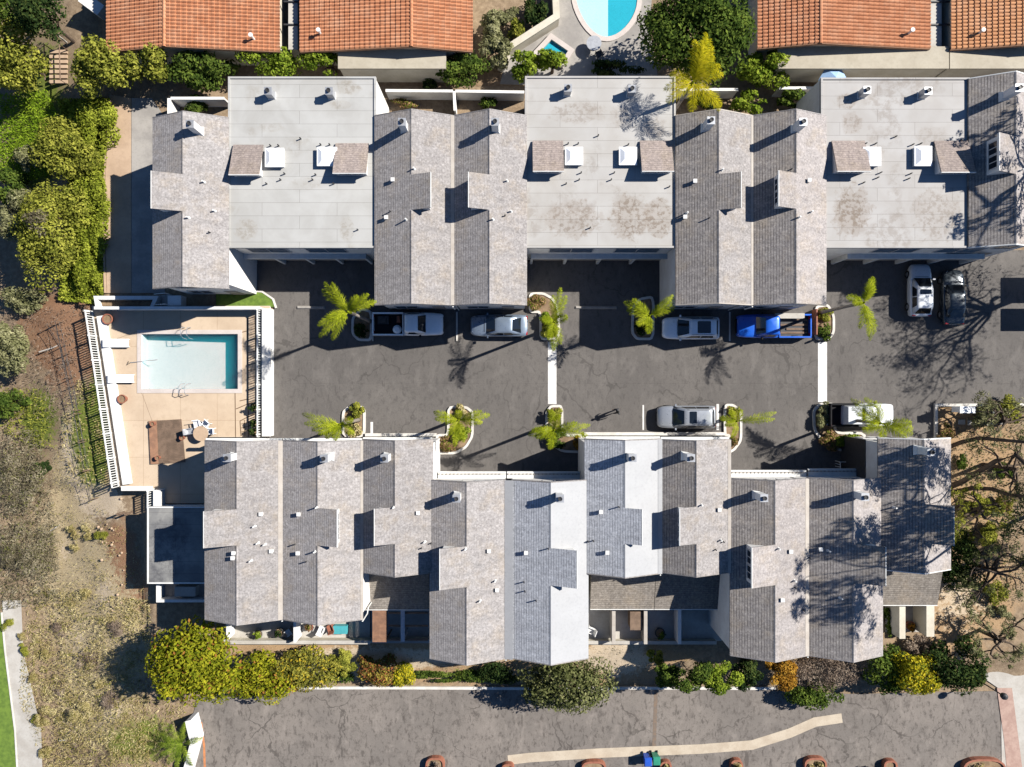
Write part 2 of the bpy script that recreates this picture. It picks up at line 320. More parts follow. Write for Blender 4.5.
# ------------------------------------------------------------------ mesh collecting
class MB:
    def __init__(s): s.v = []; s.f = []; s.m = []
    def add(s, vs, fs, mi=0):
        b = len(s.v); s.v += [tuple(x) for x in vs]; s.f += [tuple(i + b for i in f) for f in fs]; s.m += [mi] * len(fs); return s
    def box(s, x0, y0, z0, x1, y1, z1, mi=0):
        if x0 > x1: x0, x1 = x1, x0
        if y0 > y1: y0, y1 = y1, y0
        v = [(x0, y0, z0), (x1, y0, z0), (x1, y1, z0), (x0, y1, z0), (x0, y0, z1), (x1, y0, z1), (x1, y1, z1), (x0, y1, z1)]
        return s.add(v, [(0, 3, 2, 1), (4, 5, 6, 7), (0, 1, 5, 4), (1, 2, 6, 5), (2, 3, 7, 6), (3, 0, 4, 7)], mi)
    def hexa(s, v, mi=0):      # 8 corners: bottom ring then top ring
        return s.add(v, [(0, 3, 2, 1), (4, 5, 6, 7), (0, 1, 5, 4), (1, 2, 6, 5), (2, 3, 7, 6), (3, 0, 4, 7)], mi)
    def prism(s, poly, z0, z1, mi=0):    # poly: list of (x,y), any winding
        a = sum(poly[i][0] * poly[(i + 1) % len(poly)][1] - poly[(i + 1) % len(poly)][0] * poly[i][1] for i in range(len(poly)))
        if a < 0: poly = poly[::-1]
        n = len(poly)
        v = [(p[0], p[1], z0) for p in poly] + [(p[0], p[1], z1) for p in poly]
        f = [tuple(range(n - 1, -1, -1)), tuple(range(n, 2 * n))] + [(i, (i + 1) % n, (i + 1) % n + n, i + n) for i in range(n)]
        return s.add(v, f, mi)
    def yprism(s, poly, y0, y1, mi=0):   # poly in (x,z), extruded along y
        if y0 > y1: y0, y1 = y1, y0
        a = sum(poly[i][0] * poly[(i + 1) % len(poly)][1] - poly[(i + 1) % len(poly)][0] * poly[i][1] for i in range(len(poly)))
        if a < 0: poly = poly[::-1]
        n = len(poly)
        v = [(p[0], y0, p[1]) for p in poly] + [(p[0], y1, p[1]) for p in poly]
        f = [tuple(range(n)), tuple(range(2 * n - 1, n - 1, -1))] + [((i + 1) % n, i, i + n, (i + 1) % n + n) for i in range(n)]
        return s.add(v, f, mi)
    def tube(s, pts, rad, n=8, mi=0, cap=True):
        pts = [Vector(p) for p in pts]
        if not hasattr(rad, '__len__'): rad = [rad] * len(pts)
        rings = []; up = Vector((0.13, 0.31, 1)).normalized()
        for i, p in enumerate(pts):
            d = (pts[min(i + 1, len(pts) - 1)] - pts[max(i - 1, 0)]).normalized()
            a = d.cross(up)
            if a.length < 0.05: a = d.cross(Vector((1, 0, 0)))
            a.normalize(); b = d.cross(a)
            rings.append([p + (a * math.cos(t) + b * math.sin(t)) * rad[i] for t in [2 * math.pi * k / n for k in range(n)]])
        v = [q for r in rings for q in r]; f = []
        for i in range(len(pts) - 1):
            for k in range(n):
                f.append((i * n + k, i * n + (k + 1) % n, (i + 1) * n + (k + 1) % n, (i + 1) * n + k))
        if cap: f += [tuple(range(n - 1, -1, -1)), tuple(range((len(pts) - 1) * n, len(pts) * n))]
        return s.add(v, f, mi)
    def cyl(s, c, r, z0, z1, n=16, r1=None, mi=0):
        r1 = r if r1 is None else r1
        v = [(c[0] + r * math.cos(2 * math.pi * k / n), c[1] + r * math.sin(2 * math.pi * k / n), z0) for k in range(n)] + \
            [(c[0] + r1 * math.cos(2 * math.pi * k / n), c[1] + r1 * math.sin(2 * math.pi * k / n), z1) for k in range(n)]
        return s.add(v, [tuple(range(n - 1, -1, -1)), tuple(range(n, 2 * n))] + [(i, (i + 1) % n, (i + 1) % n + n, i + n) for i in range(n)], mi)
    def lathe(s, c, prof, n=16, mi=0):   # prof: (r,z) list bottom to top
        v = []; f = []
        for r, z in prof: v += [(c[0] + r * math.cos(2 * math.pi * k / n), c[1] + r * math.sin(2 * math.pi * k / n), c[2] + z) for k in range(n)]
        for i in range(len(prof) - 1):
            for k in range(n): f.append((i * n + k, i * n + (k + 1) % n, (i + 1) * n + (k + 1) % n, (i + 1) * n + k))
        f += [tuple(range(n - 1, -1, -1)), tuple(range((len(prof) - 1) * n, len(prof) * n))]
        return s.add(v, f, mi)
    def band(s, pts, w, z0, z1, closed=False, mi=0):   # a kerb or wall that follows a line
        P = [Vector((p[0], p[1])) for p in pts]; n = len(P); Lp = []; Rp = []
        for i in range(n):
            if closed: a, b = P[i - 1], P[(i + 1) % n]
            else: a, b = P[max(i - 1, 0)], P[min(i + 1, n - 1)]
            d0 = (P[i] - a); d1 = (b - P[i])
            if d0.length < 1e-6: d0 = d1
            if d1.length < 1e-6: d1 = d0
            d0 = d0.normalized(); d1 = d1.normalized()
            n0 = Vector((-d0.y, d0.x)); n1 = Vector((-d1.y, d1.x)); m = (n0 + n1)
            if m.length < 1e-4: m = n0
            m.normalize(); k = w / 2 / max(0.4, m.dot(n0))
            Lp.append(P[i] + m * k); Rp.append(P[i] - m * k)
        zz0 = z0 if hasattr(z0, '__len__') else [z0] * n; zz1 = z1 if hasattr(z1, '__len__') else [z1] * n
        v = []
        for i in range(n): v += [(Lp[i].x, Lp[i].y, zz0[i]), (Rp[i].x, Rp[i].y, zz0[i]), (Rp[i].x, Rp[i].y, zz1[i]), (Lp[i].x, Lp[i].y, zz1[i])]
        f = []
        for i in range(n if closed else n - 1):
            a = 4 * i; b = 4 * ((i + 1) % n)
            f += [(a + 3, b + 3, b + 2, a + 2)[::-1], (a, a + 1, b + 1, b)[::-1], (a, b, b + 3, a + 3)[::-1], (a + 1, a + 2, b + 2, b + 1)[::-1]]
        if not closed: f += [(0, 1, 2, 3), (4 * n - 1, 4 * n - 2, 4 * n - 3, 4 * n - 4)]
        return s.add(v, f, mi)
    def build(s, name, mats, parent=None, off=None, smooth=False):
        me = bpy.data.meshes.new(name)
        o_ = off if off is not None else (parent.get('_o') if parent is not None and parent.get('_o') is not None else (0, 0, 0))
        vs = [(x - o_[0], y - o_[1], z - o_[2]) for x, y, z in s.v]
        me.from_pydata(vs, [], s.f)
        if not isinstance(mats, (list, tuple)): mats = [mats]
        for m in mats: me.materials.append(M[m] if isinstance(m, str) else m)
        if len(mats) > 1: me.polygons.foreach_set('material_index', s.m)
        if smooth: me.polygons.foreach_set('use_smooth', [True] * len(me.polygons))
        me.update()
        o = bpy.data.objects.new(name, me); COL.objects.link(o)
        if parent is not None:
            o.parent = parent; o['_o'] = list(o_)
        else:
            o.location = o_; o['_o'] = list(o_)
        return o

def thing(name, label, cat, loc=(0, 0, 0), group=None, rot=0.0, off=True):
    o = bpy.data.objects.new(name, None); COL.objects.link(o)
    o.empty_display_size = 0.3
    o.location = loc; o.rotation_euler = (0, 0, rot)
    o['label'] = label; o['category'] = cat
    if group: o['group'] = group
    o['_o'] = list(loc) if off else [0, 0, 0]
    return o
def tag(o, label=None, cat=None, group=None, kind=None):
    if label: o['label'] = label
    if cat: o['category'] = cat
    if group: o['group'] = group
    if kind: o['kind'] = kind
    return o
def struct(name, mb, mats, label=None):
    o = mb.build(name, mats); o['kind'] = 'structure'
    if label: o['label'] = label
    return o
def copy_tree(o, parent=None):
    c = o.copy(); COL.objects.link(c); c.parent = parent
    for ch in [x for x in o.children]: copy_tree(ch, c)
    return c
def single(name, mb, mats, label, cat, loc, group=None, smooth=False):
    o = mb.build(name, mats, None, off=loc, smooth=smooth); return tag(o, label, cat, group)

def quads_obj(name, V, mat, parent=None, off=(0, 0, 0)):
    """V: (n,4,3) array of separate quads"""
    n = V.shape[0]
    me = bpy.data.meshes.new(name)
    me.vertices.add(n * 4); me.loops.add(n * 4); me.polygons.add(n)
    me.vertices.foreach_set('co', (V - np.array(off)).reshape(-1).astype(np.float32))
    me.loops.foreach_set('vertex_index', np.arange(n * 4, dtype=np.int32))
    me.polygons.foreach_set('loop_start', np.arange(0, n * 4, 4, dtype=np.int32))
    me.polygons.foreach_set('loop_total', np.full(n, 4, dtype=np.int32))
    me.materials.append(M[mat]); me.update(calc_edges=True); me.validate()
    o = bpy.data.objects.new(name, me); COL.objects.link(o)
    if parent is not None: o.parent = parent
    else: o.location = off
    return o
def unit(a): return a / np.maximum(1e-6, np.linalg.norm(a, axis=-1, keepdims=True))
def leaves_at(P, Nrm, size, aspect=0.55, jitter=0.6):
    """rhombic leaves at P facing roughly Nrm"""
    n = len(P)
    nr = unit(Nrm + NR.normal(0, jitter, (n, 3)))
    t = unit(np.cross(nr, NR.normal(0, 1, (n, 3)))); b = np.cross(nr, t)
    s = (size * NR.uniform(0.6, 1.35, n))[:, None]
    return np.stack([P - t * s, P - b * s * aspect, P + t * s, P + b * s * aspect], axis=1)
def crown_quads(c, rad, n, size, lobes=None, jitter=0.6, aspect=0.55, fill=0.35):
    c = np.array(c); rad = np.array(rad) * np.array([1.1, 1.1, 1.25])
    vol = float(np.prod(rad))
    k = lobes or int(min(60, max(9, 11 + vol * 0.75)))
    # lobe centres inside an ellipsoid, radius varying, so the outline is uneven
    d = unit(NR.normal(0, 1, (k, 3))); rr = NR.uniform(0.25, 1.0, (k, 1)) ** 0.5
    d[:, 2] = np.abs(d[:, 2]) * NR.choice([1, 1, 1, -0.6], k)
    lc = d * rr * 0.74
    lr = NR.uniform(0.15, 0.42, k)
    pick = NR.choice(k, n, p=(lr ** 2) / np.sum(lr ** 2))
    dd = unit(NR.normal(0, 1, (n, 3)))
    dd[:, 2] = np.where(NR.uniform(size=n) < 0.72, np.abs(dd[:, 2]), dd[:, 2])
    r2 = np.where(NR.uniform(size=n) < fill, NR.uniform(0.3, 1, n), NR.uniform(0.85, 1.12, n))
    p = lc[pick] + dd * (lr[pick] * r2)[:, None]
    P = c + p * rad
    Nrm = dd + np.array([0, 0, 0.35])
    return leaves_at(P, Nrm, size, aspect, jitter)

def trunk_mb(base, top, r0, limbs=5, spread=1.0, rise=0.8, rr=None):
    rr = rr or R
    mb = MB(); b = Vector(base); t = Vector(top)
    mid = (b + t) / 2 + Vector((rr.uniform(-.1, .1), rr.uniform(-.1, .1), 0))
    mb.tube([b, mid, t], [r0, r0 * 0.8, r0 * 0.6], 8)
    for i in range(limbs):
        a = 2 * math.pi * (i + rr.random() * 0.6) / limbs
        e = t + Vector((math.cos(a) * spread, math.sin(a) * spread, rise * rr.uniform(0.5, 1.2)))
        m2 = t.lerp(e, 0.5) + Vector((0, 0, 0.12 * spread))
        mb.tube([t - Vector((0, 0, .05)), m2, e], [r0 * 0.5, r0 * 0.3, r0 * 0.1], 6)
    return mb

def bush(name, label, cat, px, py, rx, ry, h, mat, group=None, leaf=0.17, dens=1.0, trunk=None, lobes=None, jitter=0.6, zc=None, aspect=0.55, fill=0.35, fine=True):
    """crown centred over grid pixel (px,py) as seen from the camera, standing on the terrain"""
    zc = h * 0.55 if zc is None else zc
    gz = zt(px, py)
    for _ in range(2):
        x, y = WX(px, gz + zc), WY(py, gz + zc)
        gz = zt(512 + x * S, 383.5 - y * S)
    rz = max(0.25, min(h - zc, zc * 1.0))
    base = (x, y, gz)
    t = thing(name, label, cat, base, group)
    area = rx * ry * 3.14 * (1 + rz / max(rx, ry))
    leaf = leaf * 0.72
    n = int(max(160, min(19000, dens * 3.5 * area / (leaf * leaf * 1.1))))
    Q = crown_quads((x, y, gz + zc), (rx, ry, rz), n, leaf, lobes, jitter, aspect, fill)
    Q[:, :, 2] = np.maximum(Q[:, :, 2], gz + 0.02)
    quads_obj('crown' if trunk else 'foliage', Q, mat, t, base)
    rt = trunk or 0.05
    trunk_mb((x, y, gz - 0.1), (x, y, gz + max(0.25, zc * 0.55)), rt, 5, min(rx, ry) * 0.55, rz * 0.7).build('trunk' if trunk else 'stem', 'bark', t)
    return t
M['l_olivegrey'] = leafmat('olive_tree_leaves', (0.035, 0.042, 0.014), (0.100, 0.112, 0.040), (0.236, 0.236, 0.106), 0.25)
M['l_pine'] = leafmat('pine_needles', (0.035, 0.047, 0.019), (0.094, 0.106, 0.041), (0.236, 0.236, 0.106), 0.25)

M['l_hedge2'] = leafmat('golden_olive_leaves', (0.06, 0.065, 0.012), (0.17, 0.165, 0.03), (0.36, 0.33, 0.06), 0.3, (0.40, 0.30, 0.03), 0.15)
M['l_redhedge'] = leafmat('reddish_green_leaves', (0.06, 0.05, 0.015), (0.16, 0.13, 0.03), (0.36, 0.28, 0.05), 0.3, (0.26, 0.10, 0.04), 0.3)
# ================================================================== the setting
def wsum(px, py, blobs):
    t = 0
    for (cx, cy, rx, ry, w) in blobs:
        d = ((px - cx) / rx) ** 2 + ((py - cy) / ry) ** 2
        if d < 9: t += w * math.exp(-d)
    return min(1.0, t)
B_green = [(20, 140, 35, 50, 1), (30, 60, 40, 50, .6), (95, 200, 18, 90, .8), (85, 440, 22, 55, 1.1), (20, 420, 30, 40, .8), (100, 390, 10, 40, .7),
           (120, 750, 40, 25, .6), (150, 740, 30, 30, .4), (960, 525, 25, 20, .5), (700, 675, 60, 12, .3), (470, 676, 50, 8, .5)]
B_straw = [(95, 640, 55, 60, 1.1), (60, 480, 30, 60, .7), (30, 560, 40, 70, .6), (80, 720, 45, 40, .9), (70, 560, 40, 30, .5), (985, 430, 40, 30, .3)]
B_pale = [(95, 600, 16, 30, .6), (60, 650, 18, 40, .5), (110, 660, 20, 25, .4), (45, 560, 12, 20, .5), (75, 480, 22, 45, .9), (60, 430, 18, 40, .5), (104, 718, 14, 14, .9), (50, 750, 15, 25, .5), (105, 505, 20, 18, .7), (70, 320, 30, 20, .2), (460, 660, 120, 10, .6), (620, 660, 40, 25, .9), (350, 665, 80, 20, .8), (960, 600, 40, 40, .6)]
B_dirt = [(70, 620, 10, 25, .8), (100, 660, 14, 12, .8), (50, 690, 12, 20, .7), (90, 730, 20, 14, .7), (125, 650, 18, 30, .8), (60, 570, 18, 14, .6), (60, 345, 50, 45, 1), (110, 560, 25, 40, .9), (125, 600, 22, 25, 1.1), (90, 320, 20, 20, .8), (30, 310, 40, 25, .5)]
B_tan = [(960, 460, 60, 90, 1.2), (960, 600, 60, 60, 1.0), (620, 660, 60, 30, 1), (450, 665, 150, 25, 1.0), (300, 650, 90, 20, 1.0), (830, 660, 80, 25, .6)]
def axis(lo, hi, step, ext):
    a = [lo + step * i for i in range(int((hi - lo) / step) + 1)]
    for e in (3, 8, 20, 60, 160, 400):
        a = [lo - e] + a + [a[-1] + 0 if False else hi + e]
    return sorted(set(a))
gx = axis(-46, 46, 0.5, 0); gy = axis(-35, 35, 0.5, 0)
mb = MB(); att = {'green': [], 'straw': [], 'pale': [], 'dirt': [], 'tan': []}
for y in gy:
    for x in gx:
        px, py = 512 + x * S, 383.5 - y * S
        z = zt(px, py)
        if px < 140 or py > 640: z += 0.05 * math.sin(x * 1.7 + math.sin(y * 1.1) * 2) * math.cos(y * 1.3) if not (px > 150 and 688 < py) else 0
        if 128 < px < 258 and 320 < py < 433: z = -2.0
        mb.v.append((x, y, z))
        for k, bl in (('green', B_green), ('straw', B_straw), ('pale', B_pale), ('dirt', B_dirt), ('tan', B_tan)): att[k].append(wsum(px, py, bl))
nx = len(gx)
for j in range(len(gy) - 1):
    for i in range(nx - 1): mb.f.append((j * nx + i, j * nx + i + 1, (j + 1) * nx + i + 1, (j + 1) * nx + i)); mb.m.append(0)
m, nt, out = newmat('hillside_soil')
v = coords(nt, True)
n1 = noise(nt, v, 0.55, 6, 0.72, 0.5); n2 = noise(nt, v, 2.6, 5, 0.75, 0.3); n3 = noise(nt, v, 11, 3, 0.8)
col = mixc(nt, ramp(nt, n2, 0.35, 0.7), (0.18, 0.13, 0.085), (0.28, 0.21, 0.14))
for k, c1, c2 in (('tan', (0.34, 0.235, 0.14), (0.24, 0.155, 0.085)), ('dirt', (0.27, 0.155, 0.09), (0.17, 0.095, 0.058)), ('straw', (0.40, 0.33, 0.21), (0.25, 0.19, 0.115)),
                  ('pale', (0.48, 0.40, 0.30), (0.37, 0.29, 0.20)), ('green', (0.16, 0.19, 0.035), (0.075, 0.095, 0.02))):
    a = nt.nodes.new('ShaderNodeAttribute'); a.attribute_name = k
    f = math_(nt, 'ADD', a.outputs['Fac'], math_(nt, 'MULTIPLY', math_(nt, 'SUBTRACT', n1 if k in ('tan', 'dirt') else n2, 0.5), 1.3))
    f = math_(nt, 'MULTIPLY', ramp(nt, f, 0.32, 0.62), ramp(nt, a.outputs['Fac'], 0.02, 0.15))
    col = mixc(nt, f, col, mixc(nt, ramp(nt, n3, 0.3, 0.7), c1, c2))
principled(nt, out, col, 0.95, 0, 0.1, n3, 0.5, 0.05)
M['ground'] = m
g = struct('ground', mb, 'ground', 'hillside and garden soil with dirt, straw and green patches')
for k, vals in att.items():
    at = g.data.attributes.new(k, 'FLOAT', 'POINT'); at.data.foreach_set('value', vals)
g.data.polygons.foreach_set('use_smooth', [True] * len(g.data.polygons))

def pp(pts, z=0.0): return [(WX(a, z), WY(b, z)) for a, b in pts]
def sheet(name, pts, z, mat, label=None, th=0.03):
    mb = MB(); mb.prism(pp(pts, z), z - th, z); return struct(name, mb, mat, label)

sheet('driveway', [(246, 250), (1200, 250), (1200, 404), (934, 404), (934, 446), (880, 446), (880, 490), (270, 490), (270, 437), (274, 300), (246, 291)], 0.0, 'asph', 'grey asphalt driveway court between the two rows of townhouses')
ROADZ = -1.0
sheet('road', [(188, 1100), (192, 720), (197, 698), (240, 690), (262, 688.5), (640, 688.5), (760, 690), (850, 694), (1000, 691), (1001, 684), (1030, 690), (1030, 1100)], ROADZ, 'asph2', 'mottled asphalt road below the townhouses')
sheet('path', [(975, 672), (1003, 588), (1024, 560), (1080, 560), (1080, 1000), (1004, 1000), (1001, 690)], ROADZ + 0.03, 'concpale', 'pale concrete path at the right edge')
mb = MB(); mb.prism(pp([(997, 688), (1012, 688), (1022, 766), (1026, 800), (1010, 800), (1004, 740)], ROADZ + 0.04), ROADZ - 0.05, ROADZ + 0.045)
struct('brick_strip', mb, 'brick')
mb = MB(); z = ROADZ
mb.band(pp([(508, 760), (530, 757.5), (600, 753), (700, 749), (752, 745), (790, 733), (815, 722), (842, 718)], z), 0.8, z - 0.02, z + 0.012); struct('gutter_strip', mb, 'gutter')
mb = MB(); mb.band(pp([(200, 692), (262, 687.4), (400, 687.4), (520, 688), (640, 687.6), (775, 688)], z), 0.22, z - 0.1, z + 0.13); struct('road_kerb', mb, 'kerb')
mb = MB(); mb.band(pp([(656, 690), (655, 720), (654, 748)], z), 0.3, z - .01, z + .006); struct('road_stain', mb, plain('rusty_stain', (0.17, 0.12, 0.085), (0.125, 0.105, 0.09), 3, 0.9))
mb = MB(); mb.band(pp([(201, 722), (204, 745), (206, 800)], z), 0.18, z - .01, z + .006); struct('road_line', mb, 'orange')
# driveway markings
mb = MB()
mb.prism(pp([(548, 342), (556.5, 342), (556.5, 404), (548, 404)]), -.01, .004); struct('road_marking', mb, 'mark', 'wide white painted band across the driveway')
mb = MB(); mb.prism(pp([(818, 342), (827, 342), (827, 402), (818, 402)]), -.01, .004); struct('road_marking', mb, 'mark')
mb = MB()
for a, b, c, d in ((642.5, 405, 644, 430), (370.5, 422, 373, 434), (716.5, 404, 719, 430), (456, 312, 457.5, 341), (729, 312, 730.5, 341)): mb.box(WX(a), WY(b), -.01, WX(c), WY(d), .004)
struct('parking_lines', mb, 'mark')
# side drive on the left
sheet('side_path', [(112, 95), (131, 98), (131, 293), (107, 293), (104, 200), (107, 150)], 0.0, 'conctan', 'tan half of the side drive')
sheet('side_path', [(131.5, 98), (152, 98), (165, 118), (165, 293), (131.5, 293)], 0.002, 'concgrey', 'grey half of the side drive')
mb = MB(); mb.band(pp([(111, 95), (105.5, 150), (102.5, 200), (105.5, 293)]), .15, -.4, .08); struct('side_kerb', mb, 'conctan')
# garden lawn and walk at lower left
def gsheet(name, pts, mat, label, dz=0.02, n=1):
    mb = MB(); P = [G(a, b) for a, b in pts]
    k = len(P) // 2
    for i in range(k - 1):
        a, b, c, d = P[i], P[i + 1], P[-2 - i], P[-1 - i]
        mb.add([a + Vector((0, 0, dz)), b + Vector((0, 0, dz)), c + Vector((0, 0, dz)), d + Vector((0, 0, dz))], [(0, 1, 2, 3)])
    return struct(name, mb, mat, label)
gsheet('lawn', [(2, 612), (5, 650), (10, 690), (15, 730), (19, 800), (-60, 800), (-60, 730), (-60, 690), (-60, 650), (-60, 612)], 'lawn', 'bright green lawn at the lower left corner', .09)
gsheet('path', [(22, 600), (24, 650), (33, 690), (42, 730), (44, 800), (20, 800), (16, 730), (11, 690), (6, 650), (3, 600)], 'concpale', 'pale gravel walk beside the lawn', .10)
mb = MB(); P = [G(a, b) for a, b in [(2.5, 612), (6, 650), (11, 690), (16, 730), (20, 800)]]
mb.band([(p.x, p.y) for p in P], .1, [p.z for p in P], [p.z + .16 for p in P]); struct('lawn_kerb', mb, 'kerb')
# patch of lawn beside the pool entry
mb = MB(); mb.prism(pp([(216, 294), (240, 291), (262, 292), (272, 299), (275, 307), (216, 307)], .1), -.05, .1); struct('lawn', mb, 'lawn', 'small wedge of lawn beside the pool wall')
mb = MB(); mb.band(pp([(240, 290.5), (262, 291.5), (273, 299), (276, 308)], .1), .14, -.05, .14); struct('lawn_kerb', mb, 'kerb')
# neighbouring pool terrace at the top
sheet('pool_terrace', [(500, 84), (506, 60), (556, 24), (560, -60), (655, -60), (650, 30), (660, 90)], -0.02, 'concgrey', 'worn concrete terrace round the kidney pool', .02)
sheet('alley', [(345, 68), (600, 72), (600, 86), (345, 86)], -0.03, 'soil', 'brown dirt alley behind the flat roofed block', .02)
sheet('alley', [(786, 70), (1100, 70), (1100, 92), (786, 92)], -0.03, 'soil', None, .02)

# ------------------------------------------------------------------ pool court
DZ = 0.15
dk = [(92, 306), (270, 306), (270, 437), (206, 437), (206, 503), (152, 503), (152, 487), (120, 487)]
pl = [(141.5, 334), (238, 334), (238, 389), (141.5, 389)]
def ring_sheet(name, outer, hole, z0, z1, mat):
    """flat slab with a hole, built as a bmesh-filled face"""
    import bmesh
    bm = bmesh.new()
    def loop(pts): return [bm.verts.new((p[0], p[1], z1)) for p in pts]
    es = []
    for vs in (loop(outer), loop(hole)):
        for i in range(len(vs)): es.append(bm.edges.new((vs[i], vs[(i + 1) % len(vs)])))
    bmesh.ops.triangle_fill(bm, use_beauty=True, use_dissolve=False, edges=es)
    for f in bm.faces:
        f.normal_update()
        if f.normal.z < 0: f.normal_flip()
    me = bpy.data.meshes.new(name); bm.to_mesh(me); bm.free(); me.materials.append(M[mat])
    o = bpy.data.objects.new(name, me); COL.objects.link(o); return o
PD = pp(dk, DZ); PP = pp(pl, DZ)
o = ring_sheet('pool_deck', PD, PP, DZ, DZ, 'deck'); tag(o, 'tan concrete pool deck', kind='structure')
mb = MB()
mb.band(PD, .02, -1.6, DZ - .002, True); struct('deck_edge', mb, 'stucco')
t = thing('swimming_pool', 'rectangular swimming pool with pale bottom and turquoise shaded edge', 'pool', (WX(190, 0), WY(361, 0), 0))
x0, x1, y0, y1 = WX(141.5, DZ), WX(238, DZ), WY(389, DZ), WY(334, DZ)
mb = MB()   # basin: floor and walls facing inwards
zb0, zb1 = -0.85, -1.35
mb.add([(x0, y0, zb0), (x1, y0, zb1), (x1, y1, zb1), (x0, y1, zb0), (x0, y0, DZ), (x1, y0, DZ), (x1, y1, DZ), (x0, y1, DZ)],
       [(0, 1, 2, 3), (0, 4, 5, 1), (1, 5, 6, 2), (2, 6, 7, 3), (3, 7, 4, 0)])
mb.build('basin', 'plaster', t)
mb = MB(); w = .34
mb.band([(x0 - w / 2, y0 - w / 2), (x1 + w / 2, y0 - w / 2), (x1 + w / 2, y1 + w / 2), (x0 - w / 2, y1 + w / 2)], w, DZ - .01, DZ + .045, True); mb.build('coping', 'coping', t)
mb = MB(); e = .004; mb.hexa([(x0 + e, y0 + e, zb0 + .01), (x1 - e, y0 + e, zb1 + .01), (x1 - e, y1 - e, zb1 + .01), (x0 + e, y1 - e, zb0 + .01), (x0 + e, y0 + e, .03), (x1 - e, y0 + e, .03), (x1 - e, y1 - e, .03), (x0 + e, y1 - e, .03)]); mb.build('water', 'water', t)
def handrail(x, y, ang, parent):
    mb = MB(); c, s_ = math.cos(ang), math.sin(ang)
    for off in (-.25, .25):
        bx, by = x - s_ * off, y + c * off
        pts = [(bx - c * .45, by - s_ * .45, DZ), (bx - c * .42, by - s_ * .42, DZ + .6), (bx - c * .2, by - s_ * .2, DZ + .8), (bx + c * .25, by + s_ * .25, DZ + .75), (bx + c * .45, by + s_ * .45, DZ + .3), (bx + c * .5, by + s_ * .5, -.2)]
        mb.tube(pts, .028, 6)
    return mb.build('handrail', 'metal', parent)
handrail(WX(186, DZ), WY(389.5, DZ), math.pi / 2, t); handrail(WX(188, DZ), WY(333, DZ), -math.pi / 2, t)
# scored joints of the deck beside the pool
mb = MB(); z = DZ
def dj(a, b, c, d, w=.07): mb.band(pp([(a, b), (c, d)], z), w, z - .01, z + .004)
dj(235, 389, 235.5, 437); dj(247.5, 318, 248.5, 437); dj(235, 334, 247, 331); dj(239.5, 401, 248, 399); dj(236, 409, 258, 399.5); dj(248, 404, 259, 402)
for yy in (318, 324, 329, 334, 340, 346, 352, 358, 364, 370, 377, 383, 390): dj(247.5, yy + .8, 255.5, yy - .6, .05)
dj(255, 318, 255.8, 352); dj(257, 378, 257.5, 391); dj(240, 421, 241, 436); dj(240, 421, 259, 411)
for yy in (424, 428, 432): dj(241, yy, 258, yy - 4, .05)
for xx in (244.5, 253): dj(xx, 420, xx + .4, 436, .05)
struct('deck_joints', mb, 'joint')
mb = MB(); mb.band(pp([(141, 391), (158, 437)], DZ), .02, DZ - .01, DZ + .003); mb.band(pp([(100, 345), (141, 330)], DZ), .02, DZ - .01, DZ + .003); struct('deck_cracks', mb, 'joint')

# walls and fences of the pool court
def wall(name, label, cat, pts, w, z0, z1, mat, group=None, cap=None, z=0.0):
    P = pp(pts, z); t = thing(name, label, cat, (P[0][0], P[0][1], z), group)
    mb = MB(); mb.band(P, w, z0, z1); mb.build('wall_panel', mat, t)
    mb = MB(); mb.band(P, w + .08, z1, z1 + .07); mb.build('coping', cap or mat, t)
    return t
def picket(label, pts, z0, h, group=None, gap=0.2, mat='trim', cat='fence', name='railing_fence'):
    P = [Vector((WX(a, z0), WY(b, z0), z0)) for a, b in pts]
    t = thing(name, label, cat, tuple(P[0]), group)
    r = MB(); b = MB(); ps = MB()
    for i in range(len(P) - 1):
        d = P[i + 1] - P[i]; n = int(d.length / gap)
        for zz in (.12, h): r.band([(P[i].x, P[i].y), (P[i + 1].x, P[i + 1].y)], .10, z0 + zz - .04, z0 + zz + .03)
        for k in range(n + 1):
            q = P[i] + d * (k / n)
            (b.box(q.x - .03, q.y - .03, z0 + .14, q.x + .03, q.y + .03, z0 + h - .041))
        for k in range(0, n + 1, 10):
            q = P[i] + d * (k / n); ps = MB(); ps.box(q.x - .07, q.y - .07, z0 - .3, q.x + .07, q.y + .07, z0 + h + .08); ps.build('post', mat, t)
    r.build('rail', mat, t); b.build('baluster', mat, t)['kind'] = 'stuff'
    return t
wall('pool_wall', 'broad sloping white capped wall along the west side of the pool deck', 'wall', [(102, 316), (128, 484)], .62, -1.2, .42, 'wallwhite', z=.3)
picket('white railing fence with balusters along the hillside edge of the pool deck', [(93, 312), (119.5, 486)], .12, 1.05)
wall('pool_wall', 'thick white wall between the pool deck and the asphalt driveway', 'wall', [(268, 309), (268, 436)], .62, -.1, .85, 'wallwhite', z=.5)
picket('white railing fence on the pool side of the thick driveway wall', [(262.3, 311), (262.3, 436)], .15, 1.1)
wall('pool_wall', 'thin white wall along the north side of the pool deck', 'wall', [(100, 309), (263.5, 309)], .16, -.1, 1.25, 'wallwhite', z=.5)
wall('pool_wall', 'short white wall stub at the south west corner of the pool deck', 'wall', [(123, 488), (152, 488)], .3, -1.2, .5, 'wallwhite', z=.3)
wall('pool_wall', 'white gate wall between pool deck and grey carport roof', 'wall', [(161, 489), (161, 506)], .5, -.8, .9, 'wallwhite', z=.3)
picket('short white railing beside the grey carport roof', [(154, 489), (154, 506)], .15, 1.0, gap=.18)
